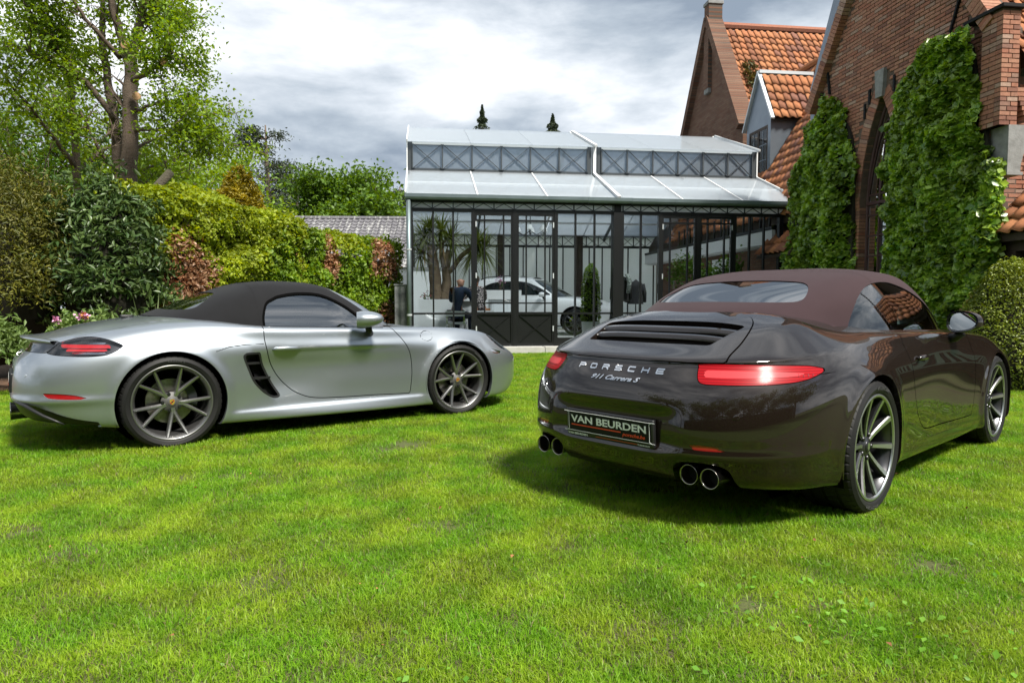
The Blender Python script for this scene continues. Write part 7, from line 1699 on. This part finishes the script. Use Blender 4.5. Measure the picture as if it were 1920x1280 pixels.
# people
SKIN = mat('skin', (.48, .25, .17), .5); NAVY = mat('navy_cloth', (.018, .030, .062), .85, var=(30, (.022, .038, .075), .2)); DARKT = mat('dark_trousers', (.012, .018, .032), .85); TAN = mat('tan_trousers', (.24, .105, .04), .85)
def shirtmat():
    m = mat('patterned_shirt', (.35, .30, .29), .85); nt = m.node_tree; N = nt.nodes; L = nt.links.new; v = N.new('ShaderNodeTexVoronoi'); v.inputs['Scale'].default_value = 34; t = N.new('ShaderNodeTexCoord'); L(t.outputs['Object'], v.inputs['Vector']); r_ = N.new('ShaderNodeValToRGB'); e = r_.color_ramp.elements; e[0].position = .38; e[0].color = (.50, .44, .42, 1); e[1].position = .48; e[1].color = (.035, .028, .032, 1); L(v.outputs['Distance'], r_.inputs[0]); L(r_.outputs[0], N['Principled BSDF'].inputs['Base Color']); return m
SHIRT = shirtmat(); HAIR = mat('grey_brown_hair', (.10, .075, .055), .8); SHOE = mat('dark_shoe', (.02, .014, .01), .5)
def skinned(name, J, E, m, parent, lvl=2):
    me = bpy.data.meshes.new(name); me.from_pydata([j[:3] for j in J], E, []); me.materials.append(m); o = obj(name, me, parent); sk = o.modifiers.new('skin', 'SKIN'); sk.use_smooth_shade = True; me.update()
    if not me.skin_vertices: me.attributes
    for v, j in zip(me.skin_vertices[0].data, J): v.radius = (j[3], j[3] * (j[4] if len(j) > 4 else 1))
    me.skin_vertices[0].data[0].use_root = True; ss = o.modifiers.new('sub', 'SUBSURF'); ss.levels = ss.render_levels = lvl; return o
def seated(label, loc, rz, top, trousers, lean, hair, tuck):
    p = empty('person', loc, rz, label, 'person'); lx, ly = lean
    c = lambda k: (lx * k, ly * k)
    J = [(0, 0, .60, .125, .85), (c(.3)[0], c(.3)[1] + .0, .80, .125, .8), (c(.7)[0], c(.7)[1] + .02, 1.02, .14, .75), (c(.95)[0], c(.95)[1] + .03, 1.15, .085), (c(1)[0], c(1)[1] + .05, 1.215, .052), (c(1.05)[0], c(1.05)[1] + .06, 1.30, .088, 1.08), (c(1.1)[0], c(1.1)[1] + .075, 1.40, .080, 1.1)]
    E = [(i, i + 1) for i in range(6)]; hands = []
    for s in (-1, 1):
        sh = (J[3][0] + s * .185, J[3][1], 1.13); el = (J[3][0] + s * .275, J[3][1] + .13, .90); wr = (J[3][0] + s * .13, J[3][1] + .37, .93); n0 = len(J)
        J += [(*sh, .062), (*el, .044), (*wr, .028), (wr[0] - s * .012, wr[1] + .055, .935, .030, .55)]; E += [(3, n0), (n0, n0 + 1), (n0 + 1, n0 + 2), (n0 + 2, n0 + 3)]
        for k, (ox, ln) in enumerate(((-.024, .062), (-.008, .072), (.008, .068), (.023, .054))):
            a = len(J); J += [(wr[0] - s * .012 + ox, wr[1] + .055 + ln * .6, .932, .0085), (wr[0] - s * .012 + ox, wr[1] + .055 + ln, .915, .0075)]; E += [(n0 + 3, a), (a, a + 1)]
        a = len(J); J += [(wr[0] - s * .045, wr[1] + .05, .925, .010), (wr[0] - s * .052, wr[1] + .075, .915, .008)]; E += [(n0 + 2, a), (a, a + 1)]
    for s in (-1, 1):
        n0 = len(J); J += [(s * .10, .06, .58, .095), (s * .16, .46, .57, .062), (s * .17, .44, .30, .055), (s * .17, .47, .09, .038), (s * .19, .60, .045, .036)]; E += [(0, n0), (n0, n0 + 1), (n0 + 1, n0 + 2), (n0 + 2, n0 + 3), (n0 + 3, n0 + 4)]
    skinned('body', J, E, SKIN, p)
    T = [J[i] for i in range(4)]; T = [(*q[:3], q[3] * 1.16, *(q[4:])) for q in T]; TE = [(0, 1), (1, 2), (2, 3)]; arms = [i for i in range(len(J)) if False]
    k = 7
    for s in range(2):
        b = k + s * (4 + 8 + 2); n0 = len(T); T += [(*J[b][:3], .078), (*J[b + 1][:3], .060), (J[b + 2][0], J[b + 2][1] - .03, J[b + 2][2], .044)]; TE += [(3, n0), (n0, n0 + 1), (n0 + 1, n0 + 2)]
    if not tuck: T.append((0, -.03, .50, .205, .8)); TE.append((0, len(T) - 1))
    skinned('jacket' if not tuck else 'shirt', T, TE, top, p)
    b = len(J) - 10; Q = [(0, 0, .60, .150, .85)]; QE = []
    for s in range(2):
        n0 = len(Q); Q += [(*J[b + 5 * s + j][:3], J[b + 5 * s + j][3] * 1.18) for j in range(4)]; QE += [(0, n0), (n0, n0 + 1), (n0 + 1, n0 + 2), (n0 + 2, n0 + 3)]
    skinned('trousers', Q, QE, trousers, p)
    h = J[6]; hc = np.array([J[5][0], J[5][1], 1.355])
    for s in (-1, 1): mk('ear', xf(lathe([(.001, -.008), (.014, -.006), (.018, 0), (.012, .008), (.001, .008)], 10, 'x'), tuple(hc + [s * .088, .0, -.01]), (0, 0, 0), (1, 1, 1.5)), SKIN, p, smooth=True)
    mk('nose', xf(lathe([(.001, .028), (.010, .012), (.015, 0)], 8, 'y'), tuple(hc + [0, .085, -.015])), SKIN, p, smooth=True)
    if hair:
        V, F = lathe([(.094 * math.sin(a), .100 * math.cos(a)) for a in np.linspace(.02, 1.75, 9)], 18, 'z'); V = V * [1, 1.10, 1] + hc + [0, -.012, .012]; V[:, 1] -= np.clip((hc[2] - V[:, 2]), 0, 1) * .25; mk('hair', (V, F), HAIR, p, smooth=True)
    for s in (-1, 1): mk('shoe', bbox_(s * .18 - .045, s * .18 + .045, .42, .68, .0, .085, .03), SHOE, p, smooth=True)
    return p
def chair(label, loc, rz, m):
    c = empty('chair', loc, rz, label, 'chair', 'chairs in the glass house'); mk('seat', bbox_(-.22, .22, -.20, .24, .44, .49, .02), m, c, smooth=True)
    mk('backrest', prism([(-.20, .62), (-.22, .74), (.22, .74), (.20, .62)], -.23, -.205), m, c)
    for x in (-.19, .19):
        mk('leg', bar((x, .2, .44), (x * 1.15, .24, 0), .022, .022), M['chrome'], c); mk('leg', bar((x, -.18, .44), (x * 1.15, -.25, 0), .022, .022), M['chrome'], c); mk('back_post', bar((x, -.20, .46), (x, -.22, .64), .02, .02), M['chrome'], c)
pa = HL(1.02, 1.25, FZ + .06); pb = HL(1.63, 1.75, FZ + .09)
chair('white shell chair under the man in the navy jacket', (pa[0], pa[1], FZ), BZ - .15, M['whitetrim']); chair('white shell chair under the man in the patterned shirt', (pb[0], pb[1], FZ), BZ + .25, M['whitetrim'])
seated('seated bald man in a navy jacket seen from behind', pa, BZ - .45, NAVY, DARKT, (.06, .04), False, False); seated('seated man in a black and white patterned shirt and tan trousers', pb, BZ + .35, SHIRT, TAN, (-.07, .10), True, True)
tb = empty('side_table', HL(1.28, 2.05, FZ), BZ, 'small round white table between the two seated men', 'table'); mk('top', lathe([(.001, .98), (.33, .98), (.33, .955), (.001, .955)], 28, 'z'), M['whitetrim'], tb); mk('stem', tube([(0, 0, 0), (0, 0, .955)], .03, 10), M['chrome'], tb); mk('foot', lathe([(.001, .03), (.20, .012), (.2, 0)], 24, 'z'), M['chrome'], tb)
fl2 = empty('flower_bowl', HL(1.24, 2.03, FZ + .98), BZ, 'low bowl of bright red flowers between the two men', 'flowers'); leaf_obj('petals', yr.normal(0, 1, (90, 3)) * [.07, .05, .03] + [0, 0, .09], .05, mat('red_petals', (.55, .02, .04), .6), fl2); mk('bowl', lathe([(.001, 0), (.04, 0), (.07, .06)], 14, 'z'), M['whitetrim'], fl2)
# reception counter
ct = empty('counter', HL(2.28, 3.6, FZ), BZ, 'white block counter with a draped base in front of the white car', 'counter'); mk('top', bbox_(-.53, .53, -.22, .22, 1.0, 1.24, .008), M['whitetrim'], ct)
V = []; n = 60
for z in (0, 1.0):
    for k in range(n):
        a = 2 * math.pi * k / n; rr_2 = 1 + .035 * math.sin(k * 2.1) * (1 if z == 0 else .5); V.append((.30 * math.copysign(abs(math.cos(a)) ** .4, math.cos(a)) * rr_2, .16 * math.copysign(abs(math.sin(a)) ** .4, math.sin(a)) * rr_2, z))
mk('drape', (V, [(k, (k + 1) % n, n + (k + 1) % n, n + k) for k in range(n)]), mat('white_drape', (.70, .74, .76), .8), ct, smooth=True)
fl3 = empty('flower_vase', HL(2.28, 3.55, FZ + 1.24), BZ, 'small vase of pink flowers on the white counter', 'flowers'); mk('vase', lathe([(.001, 0), (.035, 0), (.045, .06), (.025, .13)], 14, 'z'), M['oak'], fl3); leaf_obj('petals', yr.normal(0, 1, (70, 3)) * [.06, .05, .06] + [0, 0, .24], .05, FL, fl3); leaf_obj('foliage', yr.normal(0, .04, (40, 3)) + [0, 0, .17], .05, LM['mid'], fl3)
# potted evergreen column
tp = empty('potted_evergreen', HL(4.04, .95, FZ), BZ, 'tall evergreen column in a white pot behind the black post', 'potted plant'); mk('pot', lathe([(.001, 0), (.17, 0), (.21, .50), (.20, .50), (.19, .46), (.001, .46)], 28, 'z'), M['whitetrim'], tp, smooth=False)
n = 3200; a = yr.uniform(0, 6.28, n); z = yr.uniform(.42, 1.80, n); q = np.interp(z, [.4, .6, 1.3, 1.65, 1.8], [.17, .22, .20, .14, .03]) * yr.uniform(.85, 1.08, n); leaf_obj('foliage', np.stack([q * np.cos(a), q * np.sin(a), z], -1), yr.uniform(.03, .06, n), LM['ivy'], tp, tilt=.8); obj('shade_core', mesh('shade_core', *lathe([(.14, .45), (.17, .7), (.15, 1.3), (.02, 1.7)], 12, 'z'), DARKCORE), tp)
# clothes on stands
def coat(label, loc, m, sc=1.0):
    c = empty('coat_stand', loc, BZ, label, 'coat stand', 'clothes on stands'); mk('pole', tube([(0, 0, 0), (0, 0, 1.62 * sc)], .016, 8), M['frame'], c); mk('foot', lathe([(.001, .02), (.16, .01), (.16, 0)], 20, 'z'), M['frame'], c)
    V, F = lathe([(.20, .95), (.19, 1.1), (.165, 1.25), (.19, 1.42), (.16, 1.52), (.06, 1.57), (.03, 1.60)], 22, 'z'); mk('coat', (V * [1, .6, sc], F), m, c, smooth=True)
    for s in (-1, 1): mk('sleeve', tube([(s * .17, 0, 1.49 * sc), (s * .23, .01, 1.25 * sc), (s * .235, .03, 1.0 * sc)], [.06, .055, .05], 9), m, c, smooth=True)
    return c
c1 = coat('dark jacket with a light scarf hung on a stand behind the glass', HL(5.15, 2.3, FZ), mat('black_wool', (.02, .018, .016), .9)); mk('scarf', tube([(.1, -.13, 1.62), (.16, -.16, 1.45), (.12, -.17, 1.15)], [.05, .06, .05], 8), mat('pale_print', (.42, .46, .42), .9, var=(25, (.1, .12, .1), .12)), c1, smooth=True)
coat('second dark coat on a stand beside the glass doors', HL(5.62, 2.6, FZ), mat('charcoal_wool', (.03, .03, .032), .9), .93)
# chandelier
cd = empty('chandelier', HL(3.2, 4.4, 2.95), BZ, 'dark metal chandelier with small white shades inside the glass house', 'lamp'); mk('rod', tube([(0, 0, 0), (0, 0, 1.1)], .012, 8), M['frame'], cd)
for k in range(6):
    a = k * math.pi / 3 + .3; x, y = .42 * math.cos(a), .42 * math.sin(a); mk('arm', tube([(0, 0, .05), (x * .5, y * .5, -.08), (x, y, .02)], .010, 6), M['frame'], cd); mk('shade', lathe([(.10, .04), (.06, .17)], 16, 'z'), M['curtain'], cd, loc=(x, y, 0))
# climbing greenery by the side door
n = 1500; P = np.stack([yr.uniform(6.2, 8.0, n), 1.7 + yr.normal(0, .12, n), 1.75 + yr.normal(0, .17, n)], -1); P[:, 2] += .12 * np.sin(P[:, 0] * 5); vn = empty('trailing_plant', BO, BZ, 'trailing green plant inside the right end of the glass house', 'plant'); leaf_obj('foliage', P, yr.uniform(.06, .11, n), LM['mid'], vn, ratio=.7); mk('stem', tube([(7.95, 1.7, .15), (7.8, 1.7, 1.2), (7.3, 1.7, 1.7), (6.4, 1.7, 1.75)], [.03, .025, .02, .008], 6), BARK, vn)
# lantern on the sill
ln_ = empty('lantern', HL(.28, .28, FZ), BZ, 'small wire lantern on the floor inside the left pane', 'lantern'); mk('base', box(-.06, .06, -.06, .06, 0, .02), M['frame'], ln_); mk('roof', prism([(-.07, .24), (.07, .24), (.0, .32)], -.07, .07), M['frame'], ln_)
for x in (-.055, .055):
    for y in (-.055, .055): mk('bar', box(x - .006, x + .006, y - .006, y + .006, .02, .24), M['frame'], ln_)
# ---------------- white sport utility car
def build_suv():
    car = empty('suv_car', (-.62, 21.0, FZ), R(-21), 'white sport utility car parked inside the glass house', 'car'); P = M['whitepaint']; nr = 3.0
    def row(xr, xf_, w, z, t, wf=None): return dict(xr=xr, xf=xf_, nr=nr, nf=3.0, w=[(-1, w - .02), (0, w), (1.45, w - .03), (2.9, w), (3.9, w - .05)] if wf is None else wf, z=z, t=t)
    rows = [row(-.80, 3.65, .86, [(-1, .30), (4, .26)], 0), row(-.92, 3.78, .955, [(-1, .36), (1.4, .30), (4, .30)], 1), row(-.98, 3.86, .978, [(-1, .52), (4, .48)], 2), row(-1.0, 3.88, .982, [(-1, .72), (4, .66)], 3), row(-.96, 3.82, .962, [(-1, .92), (2.9, .86), (3.9, .78)], 4),
            row(-.88, 3.66, .915, [(-1, 1.06), (0, 1.08), (1.5, 1.03), (2.9, .98), (3.7, .86)], 5), row(-.80, 3.50, .82, [(-1, 1.12), (0, 1.13), (1.5, 1.09), (2.5, 1.05), (3.5, .95)], 6), row(-.70, 3.2, .5, [(-1, 1.15), (1.5, 1.11), (2.6, 1.08), (3.5, 1.0)], 7)]
    rows.append(dict(xr=-.5, xf=2.9, w=[(0, 0.0)], z=[(-1, 1.16), (2.6, 1.10), (3, 1.06)], t=8, slit=True))
    S = ringloft(rows, .2, 2.9, sub=6, NA=40, NS=90, NB=40); body = []
    for cx in (0, 2.9):
        f = np.where((S.V[:, 1] > .55) & (S.A[:, 1] < 5), np.hypot(S.V[:, 0] - cx, S.V[:, 2] - .39) - .43, .5); S = S.keep(f); body.append(S.flange(.05, (0, -1, 0)))
    gaps = []
    for d_ in ([(.85, 1.10), (.83, .6), (.80, .42), (1.65, .40), (1.68, .8), (1.66, 1.1)], [(1.72, 1.1), (1.74, .8), (1.72, .40), (2.35, .40), (2.42, .7), (2.42, 1.06)]):
        f = np.where((S.V[:, 1] > .5) & (S.A[:, 1] < 6.5), np.abs(sdf(spoly(d_, 5), S.V[:, 0], S.V[:, 2])), .5); S, st, fo = seam(S, f, .004, .01); gaps.append(st); body.append(fo)
    bo = sobj('body', [S] + body, P, car, both=True); sobj('panel_gap', gaps, M['gap'], bo, both=True)
    g = [dict(xr=-.82, xf=2.62, nr=3, nf=3, w=[(0, .86), (1.5, .87), (2.6, .84)], z=[(-1, 1.10), (1.5, 1.05), (2.6, 1.03)], t=0), dict(xr=-.72, xf=2.40, nr=3, nf=3, w=[(0, .80), (1.5, .82), (2.4, .79)], z=[(-1, 1.22), (1.5, 1.20), (2.4, 1.17)], t=1), dict(xr=-.52, xf=2.05, nr=3, nf=3, w=[(0, .73), (1.5, .745), (2, .72)], z=[(-1, 1.40), (1.5, 1.42), (2.1, 1.38)], t=2),
         dict(xr=-.36, xf=1.74, nr=3, nf=3, w=[(0, .67), (1.2, .68), (1.7, .65)], z=[(-1, 1.53), (1, 1.58), (1.8, 1.53)], t=3), dict(xr=-.30, xf=1.55, nr=3, nf=3, w=[(0, .56), (1.2, .57), (1.6, .55)], z=[(-1, 1.58), (.8, 1.645), (1.6, 1.60)], t=4), dict(xr=-.1, xf=1.35, nr=2.6, nf=2.6, w=[(0, .3), (1.3, .3)], z=[(-.3, 1.62), (.7, 1.685), (1.4, 1.65)], t=5), dict(xr=.1, xf=1.2, w=[(0, 0.0)], z=[(0, 1.65), (.7, 1.695), (1.2, 1.675)], t=6, slit=True)]
    G = ringloft(g, .3, 1.5, sub=6, NA=40, NS=40, NB=40, sm=3); wn_ = spoly([(-.30, 1.17), (-.30, 1.17), (.0, 1.36), (.35, 1.50), (.9, 1.535), (1.4, 1.50), (1.85, 1.32), (2.15, 1.13), (2.15, 1.13), (1.2, 1.13), (.3, 1.14)], 6)
    Wd, G = G.split(np.where(G.V[:, 1] > .4, sdf(wn_, G.V[:, 0], G.V[:, 2]), -.5)); Ws, G = G.split(np.minimum(G.V[:, 0] - (2.32 - (G.V[:, 2] - 1.05) * 1.42), 1.57 - G.V[:, 2])); Rw, G = G.split(np.minimum((-.66 + (G.V[:, 2] - 1.15) * .95) - G.V[:, 0], np.minimum(1.50 - G.V[:, 2], G.V[:, 2] - 1.17)))
    for sgn in (1, -1):
        q = (lambda s: s) if sgn > 0 else (lambda s: s.mirrored())
        for a, b in ((-1, .35), (.40, 1.20), (1.28, 3)): sobj('side_window', q(Wd.keep(np.minimum(Wd.V[:, 0] - a, b - Wd.V[:, 0])).offset(-.004)), M['darkglass'], car)
        for x in (.375, 1.24): sobj('pillar', q(Wd.keep(.045 - np.abs(Wd.V[:, 0] - x))), M['gloss'], car)
        wing_mirror(car, (1.95, sgn * 1.02, 1.14), sgn, P, .15 * sgn); mk('roof_rail', tube([(-.1, sgn * .60, 1.60), (.1, sgn * .60, 1.665), (.8, sgn * .60, 1.70), (1.3, sgn * .58, 1.67)], .016, 8), M['gloss'], car, smooth=True)
        hv, hf = tube([(1.78, sgn * .955, .93), (1.9, sgn * .975, .935), (2.0, sgn * .955, .93)], [.008, .014, .008], 8); mk('handle', (hv, hf), P, car); hv, hf = tube([(.92, sgn * .955, .95), (1.04, sgn * .975, .955), (1.14, sgn * .955, .95)], [.008, .014, .008], 8); mk('handle', (hv, hf), P, car)
        wheel(car, (0, sgn * .83, .37), sgn, .375, .275, 'suv', None, Rr=.285, cal_ang=R(150)); wheel(car, (2.9, sgn * .83, .37), sgn, .375, .265, 'suv', None, Rr=.285, cal_ang=R(30))
        mk('headlamp', bbox_(3.45, 3.62, sgn * .70 - .10, sgn * .70 + .10, .84, .93, .03), M['lampsilver'], car, smooth=True)
        mk('tail_lamp', box(-.95, -.80, sgn * .72 - .17, sgn * .72 + .17, .96, 1.02), M['redlens2'], car)
    sobj('windscreen', Ws.offset(-.004), M['carglass'], car, both=True); sobj('rear_window', Rw.offset(-.004), M['darkglass'], car, both=True); sobj('roof', G, P, car, both=True)
    mk('underbody', box(-.5, 3.3, -.80, .80, .24, .4), M['gap'], car); mk('grille', bbox_(3.80, 3.88, -.55, .55, .42, .66, .02), M['gloss'], car); cabin(car, -.1, 2.3, .72, .52, M['redleather'], .38, 1.65, 1.0)
build_suv()
# ---------------- around the left end: pillar, white wall, neighbour's roof
SL = mat('weathered_slate', (.085, .09, .095), .8, var=(3.5, (.22, .23, .23), .10), bump=(20, .6, .01))
gp_ = empty('gate_pillar', (-2.30, 14.25, 0), BZ, 'weathered grey slate pillar between hedge and drain pipe', 'pillar'); mk('shaft', bbox_(-.14, .14, -.12, .12, 0, 1.40, .012), SL, gp_); mk('cap', bbox_(-.155, .155, -.135, .135, 1.40, 1.425, .006), SL, gp_)
gw = empty('garden_wall', (-4.2, 18.5, 0), BZ, 'white rendered garden wall behind the copper hedge', 'wall'); mk('wall', box(0, 2.4, 0, .2, 0, 1.95), M['whitetrim'], gw); mk('coping', box(-.03, 2.4, -.04, .24, 1.95, 2.0), M['stone'], gw)
nb = empty('neighbour_house', (-9.6, 25.5, 0), R(2.5), 'low house with a long grey tiled roof beyond the hedge', 'house'); mk('wall', box(.3, 6.9, .4, 6.5, 0, 2.6), M['whitetrim'], nb)
def greytiles():
    m = mat('grey_concrete_tiles', (.115, .11, .122), .75, var=(1.4, (.16, .155, .165), .2)); nt = m.node_tree; N = nt.nodes; L = nt.links.new; b = N['Principled BSDF']; src = b.inputs['Base Color'].links[0].from_socket
    t = N.new('ShaderNodeTexCoord'); mp = N.new('ShaderNodeMapping'); mp.inputs['Scale'].default_value = (9, .9, .9); L(t.outputs['Object'], mp.inputs[0]); n_ = N.new('ShaderNodeTexNoise'); n_.inputs['Scale'].default_value = 1.0; n_.inputs['Detail'].default_value = 5; L(mp.outputs[0], n_.inputs['Vector']); r_ = N.new('ShaderNodeMapRange'); r_.inputs['From Min'].default_value = .52; r_.inputs['From Max'].default_value = .68; L(n_.outputs['Fac'], r_.inputs['Value']); mx = N.new('ShaderNodeMixRGB'); mx.inputs[2].default_value = (.36, .36, .35, 1); L(r_.outputs[0], mx.inputs[0]); L(src, mx.inputs[1]); L(mx.outputs[0], b.inputs['Base Color']); return m
GT = greytiles(); nr_, nc_ = 18, 30; cw_, rh_ = .24, .30; rf_ = mk('roof', prism([(-.3, 2.28), (3.6, 4.53), (7.5, 2.28)], -.05, 7.2, 'yz'), M['oak'], nb)
V, F = [], []
du_ = np.array([1, 0, 0.0]); dv_ = unit(np.array([0, 3.9, 2.25])); nn_ = np.cross(du_, dv_); base_ = np.array([-.1, -.38, 2.27])
prof_ = [(0, .0), (.03, .035), (.07, .045), (.11, .035), (.14, .008), (.19, .0), (.24, .0)]
for j in range(15):
    for i in range(nc_):
        k0 = len(V)
        for t_, lift in ((0, .035), (rh_ * 1.05, .004)):
            for a, h_ in prof_: V.append(base_ + du_ * (i * cw_ + a) + dv_ * (j * rh_ + t_) + nn_ * (h_ + lift))
        for a, h_ in prof_: V.append(base_ + du_ * (i * cw_ + a) + dv_ * (j * rh_) + nn_ * (h_))
        F += [(k0 + q, k0 + q + 1, k0 + 8 + q, k0 + 7 + q) for q in range(6)] + [(k0 + 14 + q, k0 + 15 + q, k0 + 1 + q, k0 + q) for q in range(6)]
q_ = mk('roof_tiles', (np.array(V), F), GT, rf_); q_['kind'] = 'stuff'; mk('ridge_cap', tube([(x, 3.58, 4.58) for x in np.linspace(-.1, 7.2, 30)], .10, 8), GT, rf_)
# ---------------- garden seats to the right, mirrored in the brown door
BG = mat('pale_green_paint', (.42, .52, .40), .6); 
def bench(label, loc, rz):
    b = empty('garden_bench', loc, rz, label, 'bench')
    for k in range(5): mk('seat_slat', box(-.75, .75, -.22 + k * .095, -.14 + k * .095, .43, .455), BG, b)
    for k in range(15): mk('back_slat', box(-.70 + k * .097, -.66 + k * .097, .24, .265, .48, .88), BG, b)
    mk('top_rail', bbox_(-.78, .78, .23, .28, .88, .95, .01), BG, b)
    for x in (-.74, .74):
        mk('leg', bbox_(x - .03, x + .03, -.22, -.16, 0, .64, .005), BG, b); mk('leg', bbox_(x - .03, x + .03, .22, .28, 0, .92, .005), BG, b); mk('armrest', bbox_(x - .04, x + .04, -.26, .26, .64, .67, .005), BG, b)
bench('pale green slatted bench right of the picture, mirrored in the side window', (7.9, 6.6, 0), R(-75))
wt = empty('garden_table', (8.6, 4.6, 0), .2, 'white garden table right of the picture, mirrored in the brown door', 'table'); mk('top', bbox_(-.7, .7, -.42, .42, .71, .74, .008), M['whitetrim'], wt)
for x in (-.6, .6):
    for y in (-.34, .34): mk('leg', bar((x, y, 0), (x * .9, y * .9, .71), .05, .05), M['whitetrim'], wt)
